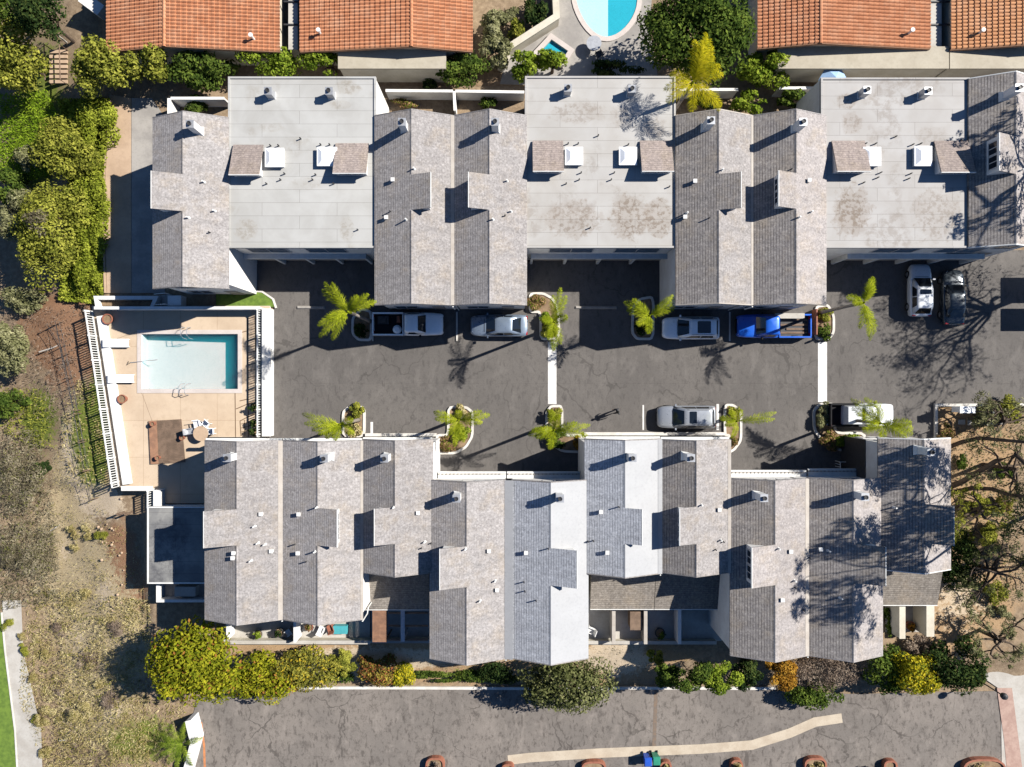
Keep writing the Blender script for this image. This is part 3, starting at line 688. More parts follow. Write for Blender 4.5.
# raised bed north of the pool
t = thing('raised_bed', 'white walled raised bed with dark soil beside the pool steps', 'planter', (WX(126), WY(302), 0))
mb = MB(); mb.band(pp([(99, 309), (97, 298), (157, 298), (153, 307)], .5), .3, -.8, .7); mb.build('bed_wall', 'wallwhite', t)
mb = MB(); mb.prism(pp([(101, 306), (100, 300), (153, 300), (151, 306)], .1), -.5, .25); mb.build('soil', 'soil', t)
t = thing('garden_steps', 'concrete steps with railing beside the raised bed', 'steps', (WX(168), WY(301), 0))
for k in range(5):
    mb = MB(); a = 160 + k * 2.9; mb.prism(pp([(a, 295), (a + 2.8, 295), (a + 2.8, 307), (a, 307)]), -.05, .06 + .13 * k); mb.build('step', 'concgrey', t)
mb = MB()
for yy in (295.5, 306):
    mb.tube([(WX(160), WY(yy), .05), (WX(160), WY(yy), .95), (WX(174.5), WY(yy), 1.5), (WX(174.5), WY(yy), .5)], .03, 6)
mb.build('handrail', 'trim', t)
wall('entry_wall', 'short white entry wall beside the pool steps', 'wall', [(180, 297), (180, 307)], 1.0, -.05, .9, 'wallwhite')

# back walls between the rows
wall('yard_wall', 'white panelled yard wall behind the left twin gables', 'wall', [(389, 98.5), (454.5, 99)], .14, -.05, 1.5, 'stucco', 'white yard walls')
wall('yard_wall', 'white panelled yard wall in shade behind the second grey gable', 'wall', [(457, 99), (524, 100)], .14, -.05, 1.5, 'stucco', 'white yard walls')
wall('yard_wall', 'white divider wall between the two yards behind the twin gables', 'wall', [(455.7, 99), (456.5, 118)], .14, -.05, 1.5, 'stucco', 'white yard walls')
wall('yard_wall', 'white yard wall behind the yellow palm', 'wall', [(673, 97.5), (732, 97.5)], .14, -.05, 1.5, 'stucco', 'white yard walls')
wall('yard_wall', 'white yard wall half hidden by shrubs left of the third flat roof', 'wall', [(772, 96), (811, 96)], .14, -.05, 1.5, 'stucco', 'white yard walls')
wall('yard_wall', 'grey shaded yard wall at the north end of the leftmost gable', 'wall', [(180, 106), (232, 106)], .14, -.05, 1.5, 'stucco', 'white yard walls')
wall('yard_wall', 'short white return wall with dark cap post left of leftmost gable', 'wall', [(178.5, 106), (178.5, 124)], .2, -.05, 1.5, 'stucco', 'white yard walls')
wall('retaining_wall', 'low pale retaining wall below the middle tiled roof', 'wall', [(350, 76), (440, 76.5)], .3, -.05, .5, 'conc')
wall('retaining_wall', 'long low brown retaining wall below the right tiled roofs', 'wall', [(790, 77), (1090, 77)], .25, -.05, .4, 'conctan')
wall('terrace_wall', 'cream wall with wide cap angling past the hot tub', 'wall', [(500, 68), (508, 52), (556, 21), (553, -40)], .45, -.05, 1.3, 'cream', z=.6)
wall('side_wall', 'bare white wall end under the trees at the top left', 'wall', [(88, 2), (107, 16)], .9, -.1, .8, 'wallwhite')
wall('road_wall', 'white angled wall end standing at the left end of the road', 'wall', [(192.5, 716), (198, 738), (188, 775), (185, 800)], .45, -1.3, .35, 'wallwhite', z=-.4)

# neighbouring pool: rounded flat basin, shade of its right half painted as turquoise floor
t = thing('kidney_pool', 'rounded pool at the top with pale left half and turquoise right half', 'pool', (WX(608), WY(5), 0))
def pool_outline(n=40, grow=0):
    c = []
    for k in range(n):
        a = 2 * math.pi * k / n
        px = 606.5 + (31 + grow) * math.cos(a) * (1 + .04 * math.sin(2 * a)); py = -4 + (38 + grow) * math.sin(a) * (1 - .08 * math.cos(2 * a))
        c.append((WX(px), WY(py)))
    return c
mb = MB(); oo = pool_outline(); xm = WX(608)
lft = [p for p in oo]
def clip(poly, keep):
    r = []
    for i in range(len(poly)):
        a, b = poly[i], poly[(i + 1) % len(poly)]; ia, ib = keep(a), keep(b)
        if ia: r.append(a)
        if ia != ib:
            k = (xm - a[0]) / (b[0] - a[0]); r.append((xm, a[1] + (b[1] - a[1]) * k))
    return r
Lp, Rp = clip(oo, lambda p: p[0] <= xm), clip(oo, lambda p: p[0] > xm)
mb = MB(); mb.prism(Lp, -.5, .006); mb.build('pale_floor', 'plaster', t)
mb = MB(); mb.prism(Rp, -.5, .0045); mb.build('shade_floor', 'plasterturq', t)
mb = MB(); mb.band(pool_outline(grow=2), .4, -.05, .05, True); mb.build('coping', 'coping', t)
mb = MB(); mb.prism(oo, .028, .03); mb.build('water', 'watershallow', t)
t = thing('hot_tub', 'small angular hot tub with turquoise water beside the cream wall', 'hot tub', (WX(553), WY(52), 0))
q = pp([(536, 54), (551, 38), (571, 52), (562, 66)])
mb = MB(); mb.band(q, .4, -.05, .32, True); mb.build('tub_wall', 'coping', t)
mb = MB(); mb.prism(q, -.04, .06); mb.build('tub_floor', 'plasterturq', t)
mb = MB(); mb.prism(q, .2, .205); mb.build('water', 'watershallow', t)
# ================================================================== townhouses
EZ, RZ = 5.9, 7.12
def win(mb_f, mb_g, axis, c, w, z0, z1, at, out):
    """a framed window on a wall; axis 'y' = wall faces +-y (at = y), 'x' = faces +-x"""
    d = .05 * out
    if axis == 'y':
        for a, b, p, q in ((c - w / 2 - .07, c - w / 2, z0 - .07, z1 + .07), (c + w / 2, c + w / 2 + .07, z0 - .07, z1 + .07), (c - w / 2, c + w / 2, z0 - .07, z0), (c - w / 2, c + w / 2, z1, z1 + .07), (c - .025, c + .025, z0, z1)):
            mb_f.box(a, at, p, b, at + d, q)
        mb_g.box(c - w / 2, at, z0, c + w / 2, at + d * .5, z1)
    else:
        for a, b, p, q in ((c - w / 2 - .07, c - w / 2, z0 - .07, z1 + .07), (c + w / 2, c + w / 2 + .07, z0 - .07, z1 + .07), (c - w / 2, c + w / 2, z0 - .07, z0), (c - w / 2, c + w / 2, z1, z1 + .07), (c - .025, c + .025, z0, z1)):
            mb_f.box(at, a, p, at + d, b, q)
        mb_g.box(at, c - w / 2, z0, at + d * .5, c + w / 2, z1)
def window(parent, axis, c, w, z0, z1, at, out):
    f = MB(); g = MB(); win(f, g, axis, c, w, z0, z1, at, out)
    fo = f.build('window', 'winframe', parent); g.build('pane', 'glass', fo); return fo
def chimney(parent, px, py, zroof, mat='wallwhite', h=1.3, w=.5):
    zt_ = zroof + h; x, y = WX(px, zt_), WY(py, zt_)
    mb = MB(); mb.box(x - w / 2, y - w / 2, zroof - .5, x + w / 2, y + w / 2, zt_)
    c = mb.build('chimney', mat, parent)
    mb = MB(); mb.box(x - w / 2 - .03, y - w / 2 - .03, zt_ + .001, x + w / 2 + .03, y + w / 2 + .03, zt_ + .05); mb.build('chimney_cap', 'metal', c)
    mb = MB(); mb.lathe((x, y, zt_ + .051), [(.13, 0), (.13, .12), (.16, .12), (.16, .17), (.1, .17), (.1, .13)], 12); mb.build('flue', 'darkmetal', c)
    f = MB(); k = w / 2 + .12; f.hexa([(x - k, y - k, zroof - .25), (x + k, y - k, zroof - .25), (x + k, y + k, zroof - .25), (x - k, y + k, zroof - .25)] + [(x - w / 2 - .02, y - w / 2 - .02, zroof + .06), (x + w / 2 + .02, y - w / 2 - .02, zroof + .06), (x + w / 2 + .02, y + w / 2 + .02, zroof + .06), (x - w / 2 - .02, y + w / 2 + .02, zroof + .06)])
    f.build('flashing', 'trim', c)
def vent(parent, x, y, z, kind=0):
    mb = MB()
    if kind == 0:
        mb.cyl((x, y), .06, z - .15, z + .38, 8); mb.cyl((x, y), .16, z - .15, z + .06, 8, r1=.08); mb.build('vent_pipe', 'trim', parent)
    elif kind == 1:
        mb.box(x - .1, y - .1, z - .15, x + .1, y + .1, z + .2); mb.box(x - .14, y - .14, z + .201, x + .14, y + .14, z + .25); mb.build('roof_vent', 'wallwhite', parent)
    else:
        mb.cyl((x, y), .05, z - .15, z + .3, 8); mb.build('vent_pipe', 'darkmetal', parent)

def gable(label, xl, xr, yt, yb, cl, chim=None, vents=(), mats=('sh_w', 'sh_e'), ridge=None, low=None, canopy=None, slats=False, vmat=None, rake='sh_e', valley=None, south_rake=True, extra=None, cladding='stucco'):
    X0, X1 = WX(xl, EZ), WX(xr, EZ); Y1, Y0 = WY(yt, EZ), WY(yb, EZ)
    Xm = (X0 + X1) / 2 if ridge is None else WX(ridge, RZ)
    kw = (RZ - EZ) / (Xm - X0); ke = (RZ - EZ) / (X1 - Xm); th = .14
    t = thing('townhouse', label, 'townhouse', (Xm, (Y0 + Y1) / 2, 0), 'gabled townhouses')
    zr = lambda x: EZ + kw * (x - X0) if x <= Xm else EZ + ke * (X1 - x)
    # walls
    a, b, ys, yn = X0 + .08, X1 - .08, Y0 + .3, Y1 - .3
    mb = MB(); mb.yprism([(a, -1.1), (b, -1.1), (b, zr(b) - th), (Xm, RZ - th - .02), (a, zr(a) - th)], ys, yn); mb.build('wall', cladding, t)
    # roof: two slopes, with ridge cap and white rakes
    mb = MB()
    mb.hexa([(X0, Y0, EZ - th), (Xm, Y0, RZ - th), (Xm, Y1, RZ - th), (X0, Y1, EZ - th), (X0, Y0, EZ), (Xm, Y0, RZ), (Xm, Y1, RZ), (X0, Y1, EZ)], 0)
    mb.hexa([(Xm, Y0, RZ - th), (X1, Y0, EZ - th), (X1, Y1, EZ - th), (Xm, Y1, RZ - th), (Xm, Y0, RZ), (X1, Y0, EZ), (X1, Y1, EZ), (Xm, Y1, RZ)], 1)
    roof = mb.build('roof', mats, t)
    d, y0p, y1p, e = cl
    zmid = 7.6; ya, yb_ = WY(y1p, zmid), WY(y0p, zmid)
    for u, v_ in ((Y0, ya - .05), (yb_ + .05, Y1)):
        mb = MB(); mb.yprism([(Xm - .08, RZ - .08 * kw + .004), (Xm + .08, RZ - .08 * ke + .004), (Xm + .08, RZ - .08 * ke + .014), (Xm, RZ + .022), (Xm - .08, RZ - .08 * kw + .014)], u + .01, v_)
        mb.build('ridge_cap', 'sh_e' if mats[1] != 'wh_e' else 'wh_e', roof)
    for yy, o in ((Y0, -1), (Y1, 1)):
        mb = MB()
        for (xa, za, xb, zb) in ((X0, EZ, Xm, RZ), (Xm, RZ, X1, EZ)):
            mb.hexa([(xa, yy, za - .26), (xb, yy, zb - .26), (xb, yy + o * .07, zb - .26), (xa, yy + o * .07, za - .26), (xa, yy, za + .015), (xb, yy, zb + .015), (xb, yy + o * .07, zb + .015), (xa, yy + o * .07, za + .015)])
        mb.build('rake_board', rake, t)
    # clerestory: one slope carried past the ridge above a short glazed wall
    k = kw if d > 0 else ke; xe = Xm + d * e; ze = RZ + k * e
    xw = Xm + d * (e - .12); zw = RZ + k * (e - .12) - th - .01
    mb = MB(); mb.yprism([(Xm - d * .0, RZ - th - .02), (xw, zw), (xw, zr(xw) - .3), (Xm, RZ - .5)], ya + .12, yb_ - .12)
    c = mb.build('clerestory', 'stucco', t)
    mb = MB()
    xs = sorted((Xm + d * .001, xe)); zs = [RZ + k * abs(q - Xm) for q in xs]
    mb.hexa([(xs[0], ya, zs[0] - th), (xs[1], ya, zs[1] - th), (xs[1], yb_, zs[1] - th), (xs[0], yb_, zs[0] - th), (xs[0], ya, zs[0] + .002), (xs[1], ya, zs[1] + .002), (xs[1], yb_, zs[1] + .002), (xs[0], yb_, zs[0] + .002)])
    mb.build('clerestory_roof', mats[0] if d > 0 else mats[1], c)
    mb = MB(); x_a, x_b = (xe, xe + .05) if d > 0 else (xe - .05, xe)
    mb.box(x_a, ya - .0, ze - th - .06, x_b, yb_ + .0, ze + .012); mb.build('fascia', 'trim', c)
    zlo = zr(xw) + .28; zhi = zw - .22
    if zhi - zlo > .2:
        cy = (ya + yb_) / 2; wl = (yb_ - ya) - .7
        f = window(c, 'x', cy - wl * .25, wl * .42, zlo, zhi, xw, d); window(c, 'x', cy + wl * .25, wl * .42, zlo, zhi, xw, d)
    if chim: chimney(t, chim[0], chim[1], zr(WX(chim[0], EZ + 2)) , 'wallwhite')
    for vx, vy, kd in vents:
        x, y = WX(vx, 6.6), WY(vy, 6.6); zz = zr(x)
        if ya < y < yb_ and (x - Xm) * d > 0 and abs(x - Xm) < e: zz = RZ + k * abs(x - Xm)
        vent(t, x, y, zz, kd)
    # windows on the end walls
    wd = X1 - X0
    for at, o in ((ys, -1), (yn, 1)):
        window(t, 'y', X0 + wd * .28, wd * .26, 3.9, 5.0, at, o); window(t, 'y', X0 + wd * .72, wd * .26, 3.9, 5.0, at, o)
        window(t, 'y', X0 + wd * .3, wd * .3, 1.0, 2.2, at, o)
        mb = MB(); cx = X0 + wd * .74
        mb.box(cx - .48, at, .02, cx + .48, at + .05 * o, 2.12); dr = mb.build('door', 'garage', t)
        mb = MB(); mb.lathe((cx - .36, at + .1 * o, 1.0), [(.01, 0), (.04, .02), (.04, .06), (.01, .08)], 8); mb.build('handle', 'metal', dr)
    if valley:
        mb = MB(); w0, w1 = valley
        mb.hexa([(X1 - w0, Y0 - .05, EZ + .02), (X1 + w1, Y0 - .05, EZ + .02), (X1 + w1, Y1 + .02, EZ + .02), (X1 - w0, Y1 + .02, EZ + .02), (X1 - w0, Y0 - .05, EZ + w0 * ke + .02), (X1 + w1, Y0 - .05, EZ + w1 * kw + .02), (X1 + w1, Y1 + .02, EZ + w1 * kw + .02), (X1 - w0, Y1 + .02, EZ + w0 * ke + .02)])
        mb.build('valley_gutter', vmat or ('wh_e' if mats[1] == 'wh_e' else 'creamtrim'), t)
        mb = MB(); mb.tube([(X1, Y0 - .16, EZ), (X1, Y0 - .16, 4.2), (X1, Y0 + .2, 3.9), (X1, Y0 + .2, .2)], .05, 6); mb.build('downpipe', 'trim', t)
    if low:      # one-storey lean-to roof carried on posts and party walls towards the patios
        lx0, lx1, ly0, ly1, z0, z1 = low
        xa, xb = WX(lx0, 3.0), WX(lx1, 3.0); yn_ = Y0 + .28; y_s = WY(ly1, z1)
        mb = MB(); mb.hexa([(xa, y_s, z1 - .14), (xb, y_s, z1 - .14), (xb, yn_, z0 - .14), (xa, yn_, z0 - .14), (xa, y_s, z1), (xb, y_s, z1), (xb, yn_, z0), (xa, yn_, z0)]); lr = mb.build('lean_to_roof', 'sh_low', t)
        mb = MB(); mb.box(xa, y_s - .06, z1 - .22, xb, y_s - .002, z1 + .01); mb.build('fascia', 'trim', lr)
        mb = MB(); mb.box(xa + .1, y_s + .35, -.4, xb - .1, yn_, z1 - .16); mb.build('lower_wall', 'cream', t)
        n = max(2, int((xb - xa) / 1.6))
        for i in range(n): window(t, 'y', xa + (xb - xa) * (i + .5) / n, (xb - xa) / n * .7, .3, 2.1, y_s + .35, -1)
    if canopy:   # white slatted canopy over the garage and entry
        ca, cb, cp = canopy; z = 2.55
        xa, xb = WX(ca, z), WX(cb, z); y_n = yn + cp
        mb = MB(); mb.box(xa, yn + .002, z, xb, y_n, z + .05); mb.box(xa, y_n - .1, z - .16, xb, y_n + .02, z - .002)
        c2 = mb.build('canopy', 'trim', t)
        if cp > .5:
            mb = MB(); n = int((xb - xa) / .3); mb.box(xa + .03, y_n - .2, z + .0505, xb - .03, y_n - .14, z + .06)
            for i in range(n): mb.box(xa + .3 * i + .05, y_n - .22, z + .055, xa + .3 * i + .15, y_n - .12, z + .12)
            mb.build('canopy_slats', 'garage', c2)
        n = max(1, int((xb - xa) / 3))
        for i in range(n):
            q = xa + (xb - xa) * (i + .5) / n; mb = MB(); mb.box(q - 1.15, yn, .02, q + 1.15, yn + .04, 2.2); mb.build('garage_door', 'garage', t)
    return t

# north row
gA = gable('leftmost grey gable of the north row beside the side drive', 152.5, 228.5, 118, 288, (-1, 172, 209.5, 1.85), (190, 124), [(204, 182, 0), (213, 210, 0), (191, 219, 0), (249 - 40, 232, 2)])
gB1 = gable('left half of the grey twin gables above the white pickup', 374.5, 453, 116, 304.5, (1, 172.5, 208, 1.45), (402, 122), [(393, 180, 1), (415, 171, 0), (386, 217, 1), (407, 221, 0), (390, 211, 2)], valley=(.16, .1))
gB2 = gable('right half of the grey twin gables above the silver blue car', 453, 527, 116, 304.5, (-1, 172.5, 208, 1.46), (495, 122), [(507, 181, 0), (505, 216, 2), (511, 211, 0), (493, 221, 0)])
gC1 = gable('brownish striped gable under the yellow palm', 675.5, 752.5, 116, 304.5, (1, 172, 208, 1.4), (711, 120.5), [(695, 181, 1), (720, 172, 0), (686, 216, 1), (708, 219, 2), (688, 212, 0)], ('br_w', 'sh_e'), valley=(.12, .05), rake='creamtrim')
gC2 = gable('brownish gable above the blue pickup', 752.5, 826.5, 116, 304.5, (-1, 171, 207, 1.5), (803, 122), [(808, 181, 1), (789, 171, 2), (811, 212, 0), (796, 219, 0)], ('br_w', 'br_e'))
gD = gable('brown striped gable at the right edge of the north row', 968.5, 1040, 79, 247, (-1, 134, 172, 1.76), (1019, 88), [(1017, 172, 0)], ('br_w', 'br_e'), rake='trim')
# south row
g1 = gable('leftmost gable of the south row next to the grey carport roof', 204.5, 282, 441, 619, (-1, 510.5, 547, 2.0), (227, 458), [(261, 514, 1), (255, 526, 0), (258, 543, 0), (264, 545, 0), (270, 552, 1), (237, 551, 1), (236, 556, 1), (252, 560, 0)], valley=(.25, .06), canopy=(206, 282, .22))
g2 = gable('grey gable south of the left lawn palm planter', 282, 362.5, 441, 619, (1, 509.5, 547, 1.55), (324, 458.5), [(299, 514, 1), (319, 506, 0), (298, 553, 1), (294, 545, 2), (307, 561, 2), (317, 550, 0)], valley=(.14, .05), canopy=(283, 362, .22))
g3 = gable('short grey gable above the brown lean-to roof and slatted trellis', 362.5, 433, 440, 572, (-1, 508.5, 545.5, 1.35), (384.5, 458.5), [(418, 513, 1), (395, 506, 0), (424, 543, 0), (421, 549, 2), (430, 545, 2)], low=(364, 429, 575, 609.5, 3.5, 2.55), canopy=(363, 432, .22))
g4 = gable('grey gable standing forward beside the white roofed gable', 429.5, 506, 480.5, 658, (-1, 548, 589, 1.85), (456.5, 498.5), [(489, 551, 1), (495, 582, 0), (497, 591, 1), (480, 600, 0), (466, 547, 0)], canopy=(438, 506, .52), valley=(.1, .5), vmat='wh_e')
g5 = gable('blue grey gable with white east slope standing forward', 511.5, 588.5, 480.5, 658, (1, 550, 587.5, 1.8), (560, 498.5), [(526, 553, 1), (525, 592, 2), (524, 583, 2), (536, 600, 2), (548, 547, 2)], ('bl_w', 'wh_e'), canopy=(507, 580, .52))
g6 = gable('blue grey gable with white east slope set back beside it', 584.5, 660.5, 439.5, 573, (1, 509.5, 545.5, 1.12), (632.5, 458), [(601, 512, 1), (618, 506, 2), (607, 552, 1), (589, 543, 2), (594, 542, 2)], ('bl_w', 'wh_e'), valley=(.2, .12), low=(591, 655, 575, 609, 3.5, 2.55), canopy=(586, 660, .25))
g7 = gable('striped grey brown gable south of the parked silver wagon', 660.5, 729.5, 440, 572, (-1, 508, 545.5, 1.33), (691, 458), [(720, 510, 1), (700, 504, 0), (725, 543, 2), (716, 550, 2), (722, 541, 0)], ('br_w', 'sh_e'), ridge=696.5, low=(655.5, 723, 575, 609, 3.5, 2.55), canopy=(661, 729, .25), valley=(.14, .1))
g8 = gable('striped brown gable with open shaded clerestory window facing west', 730, 808, 479, 655, (-1, 546.5, 587, 1.95), (764, 498), [(790, 551, 1), (795, 581, 0), (796, 588, 2), (780, 598, 1), (806, 612, 2), (776, 547, 0)], ('br_w', 'br_e'), valley=(.25, .06), canopy=(731, 806, .52))
g9 = gable('striped brown gable crossed by tree shadow in the south row', 808, 883, 478.5, 655, (1, 546, 585, 1.87), (865, 497), [(822, 550, 1), (839, 597, 0), (813, 560, 2), (829, 551, 0)], ('br_w', 'br_e'), canopy=(808, 870, .6))
g10 = gable('tree shaded gable at the east end of the south row', 878, 951, 438.5, 569, (1, 505.5, 545, 1.65), (931, 452), [(896, 508, 0)], ('br_w', 'br_e'), low=(884, 941, 570, 605, 3.5, 2.55), rake='wallwhite')
# dark panel whose colour paints the shade of a recess, with a white railing
xw_ = WX(878, EZ) + .08
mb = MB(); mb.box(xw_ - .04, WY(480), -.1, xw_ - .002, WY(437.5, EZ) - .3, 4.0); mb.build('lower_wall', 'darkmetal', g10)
mb = MB()
for q in range(6): yq = WY(474) + q * .22; mb.tube([(xw_ - .5, yq, .9), (xw_ - .5, yq, .02)], .03, 6)
mb.tube([(xw_ - .5, WY(474), .92), (xw_ - .5, WY(474) + 1.1, .92)], .035, 6); mb.tube([(xw_ - .5, WY(474) + 1.1, .92), (xw_ - .05, WY(474) + 1.1, .92)], .035, 6); mb.tube([(xw_ - .5, WY(474), .92), (xw_ - .05, WY(474), .92)], .035, 6)
mb.build('railing', 'trim', g10)

# flat roofed blocks with garages
FZ = 5.72
def flat(label, xl, xr, yt, yb, mem, chims, mons, skys, vents, gx):
    X0, X1, Y1, Y0 = WX(xl, FZ), WX(xr, FZ), WY(yt, FZ), WY(yb, FZ)
    t = thing('flat_roofed_block', label, 'townhouse', ((X0 + X1) / 2, (Y0 + Y1) / 2, 0), 'flat roofed garage blocks')
    mb = MB(); mb.box(X0 + .05, Y0 + .12, -.1, X1 - .05, Y1 - .05, FZ - .2); mb.build('wall', 'stucco', t)
    mb = MB(); mb.box(X0, Y0, FZ - .2, X1, Y1, FZ); rf = mb.build('roof', mem, t)
    mb = MB(); e = .14
    mb.box(X0, Y0, FZ + .001, X0 + e, Y1, FZ + .09); mb.box(X1 - e, Y0, FZ + .001, X1, Y1, FZ + .09)
    mb.box(X0 + e, Y1 - e, FZ + .001, X1 - e, Y1, FZ + .09); mb.box(X0 + e, Y0, FZ + .001, X1 - e, Y0 + e, FZ + .09)
    mb.build('roof_edge', mem, rf)
    for cx, cy in chims: chimney(t, cx, cy, FZ, 'metal', .85, .5)
    for (a, b, c, d, skew) in mons:
        zt_ = FZ + 1.0
        xa, xb, yn, ys = WX(a, FZ), WX(b, FZ), WY(c, FZ), WY(d, zt_)
        xa2, xb2 = xa + .12, xb - .12
        mb = MB(); mb.hexa([(xa2, ys + .12, FZ + .001), (xb2, ys + .12, FZ + .001), (xb2, yn, FZ + .001), (xa2, yn, FZ + .001), (xa2, ys + .12, zt_ - .1), (xb2, ys + .12, zt_ - .1), (xb2, yn, FZ + .05), (xa2, yn, FZ + .05)])
        mo = mb.build('roof_monitor', 'stucco', t)
        mb = MB(); mb.hexa([(xa, ys, zt_ - .08), (xb, ys, zt_ - .08), (xb, yn + .05, FZ + .06), (xa, yn + .05, FZ + .06), (xa, ys, zt_ + .02), (xb, ys, zt_ + .02), (xb, yn + .05, FZ + .14), (xa, yn + .05, FZ + .14)]); mb.build('monitor_roof', 'sh_top', mo)
        mb = MB(); mb.box(xa, ys - .05, zt_ - .14, xb, ys - .002, zt_ + .03); mb.build('fascia', 'trim', mo)
        window(mo, 'y', (xa + xb) / 2, (xb - xa) * .7, FZ + .3, zt_ - .25, ys + .12, -1)
    for a, b, c, d in skys:
        z = FZ + .35; xa, xb, yn, ys = WX(a, z), WX(b, z), WY(c, z), WY(d, z)
        mb = MB(); mb.box(xa + .06, ys + .06, FZ + .001, xb - .06, yn - .06, FZ + .3); s_ = mb.build('skylight', 'trim', t)
        mb = MB(); i1, i2 = .03, .4
        mb.hexa([(xa, ys, z - .049), (xb, ys, z - .049), (xb, yn, z - .049), (xa, yn, z - .049), (xa, ys, z + .02), (xb, ys, z + .02), (xb, yn, z + .02), (xa, yn, z + .02)])
        mb.hexa([(xa + .08, ys + .08, z + .021), (xb - .08, ys + .08, z + .021), (xb - .08, yn - .08, z + .021), (xa + .08, yn - .08, z + .021), (xa + i2, ys + i2, z + .2), (xb - i2, ys + i2, z + .2), (xb - i2, yn - i2, z + .2), (xa + i2, yn - i2, z + .2)])
        mb.build('skylight_dome', 'skylight', s_)
    for vx, vy in vents: vent(t, WX(vx, FZ), WY(vy, FZ), FZ, 2)
    # garage front on the driveway side
    g0, g1_ = gx; ga, gb = WX(g0), WX(g1_); n = 4; yy = Y0 + .12
    for i in range(n):
        a = ga + (gb - ga) * i / n; b = ga + (gb - ga) * (i + 1) / n
        mb = MB(); mb.box(a + .18, yy - .03, 0.02, b - .18, yy, 2.25)
        gd = mb.build('garage_door', 'garage', t)
        mb = MB()
        for q in range(4): mb.box(a + .22, yy - .055, .08 + q * .54, b - .22, yy - .031, .54 + q * .54)
        mb.build('door_panels', 'garage', gd)
    for i in range(n + 1):
        a = ga + (gb - ga) * i / n; mb = MB(); mb.box(a - .1, yy - .34, -.05, a + .1, yy - .002, 2.6); mb.build('pilaster', 'trim', t)
    mb = MB(); mb.box(ga - .1, yy - .4, 2.601, gb + .1, yy - .002, 2.85); mb.build('garage_beam', 'trim', t)
    for i in range(2):
        c = ga + (gb - ga) * (.27 + .46 * i); window(t, 'y', c, (gb - ga) * .3, 3.6, 5.0, yy, -1)
    return t
flat('white flat roofed block at the left with four garage doors', 228.5, 376, 77, 248, 'mem1', [(268, 91), (329, 91)], [(234, 264, 146, 174.5, 0), (336, 369, 144.5, 173, 0)], [(265, 284, 148, 167), (317, 337, 147, 166)],
     [(271, 146), (279, 146), (321, 145), (330, 145), (285, 174), (281, 180), (316, 175), (313, 180), (301, 139), (267, 184), (334, 184), (358, 230)], (256, 372))
flat('middle flat roofed block with brown ponding stains and palm shadow', 525, 675.5, 76.5, 248, 'mem2', [(568, 88), (632, 89)], [(532.5, 563, 142, 171, 0), (639.5, 671, 142, 171, 0)], [(565, 583, 147, 165), (619, 637, 147, 165)],
     [(568, 144), (578, 144), (628, 145), (598, 136), (581, 173), (579, 180), (614, 173), (611, 180), (566, 184), (674 - 5, 187), (590, 228)], (531, 663))
flat('warm toned flat roofed block at the right above the white hatchback', 820.5, 969, 78, 248, 'mem3', [(867, 90), (928, 91)], [(831, 864, 142, 171, 0), (933, 967, 142, 172, 0)], [(863, 881, 147, 166), (914.5, 932, 146, 166)],
     [(865, 144), (875, 144), (912, 145), (920, 144), (895, 137), (880, 173), (877, 178), (910, 174), (908, 179), (863, 183), (960, 141)], (832, 960))

# carport roof at the lower left
t = thing('carport', 'flat grey carport roof in shade at the west end of the south row', 'carport', (WX(176), WY(545), 0))
mb = MB(); mb.box(WX(147.5, 2.1), WY(583.5, 2.1), 1.95, WX(206, 2.1), WY(506.5, 2.1), 2.1); rf = mb.build('roof', 'memgrey', t)
mb = MB(); xa, xb, ya, yb = WX(147.5, 2.1), WX(206, 2.1), WY(583.5, 2.1), WY(506.5, 2.1)
mb.box(xa, ya, 2.101, xa + .1, yb, 2.17); mb.box(xa + .1, yb - .1, 2.101, xb, yb, 2.17); mb.box(xa + .1, ya, 2.101, xb, ya + .1, 2.17); mb.build('roof_edge', 'trim', rf)
mb = MB(); mb.box(xa + .2, ya + .2, -1.4, xa + .35, yb - .2, 1.949); mb.box(xa + .35, yb - .35, -1.4, xb, yb - .2, 1.949); mb.build('wall', 'stucco', t)
for q in (.3, .95):
    mb = MB(); mb.box(xa + (xb - xa) * q - .08, ya + .22, -1.4, xa + (xb - xa) * q + .08, ya + .38, 1.949); mb.build('post', 'trim', t)
t = thing('porch_frame', 'white framed porch box below the grey carport roof', 'porch', (WX(180), WY(592), 0))
xa, xb, ya, yb = WX(157.5, 1.0), WX(205, 1.0), WY(601, 1.0), WY(585, 1.0)
mb = MB(); mb.band([(xa, yb), (xa, ya), (xb, ya)], .22, -1.2, 1.0); mb.build('porch_wall', 'wallwhite', t)
mb = MB(); mb.box(xa + .12, ya + .12, -.2, xb, yb, .1); mb.build('floor', 'concgrey', t)
mb = MB(); mb.box(xa + 1.3, ya + .3, .101, xa + 3.0, yb - .2, .8); mb.build('cabinet', 'concpale', t)

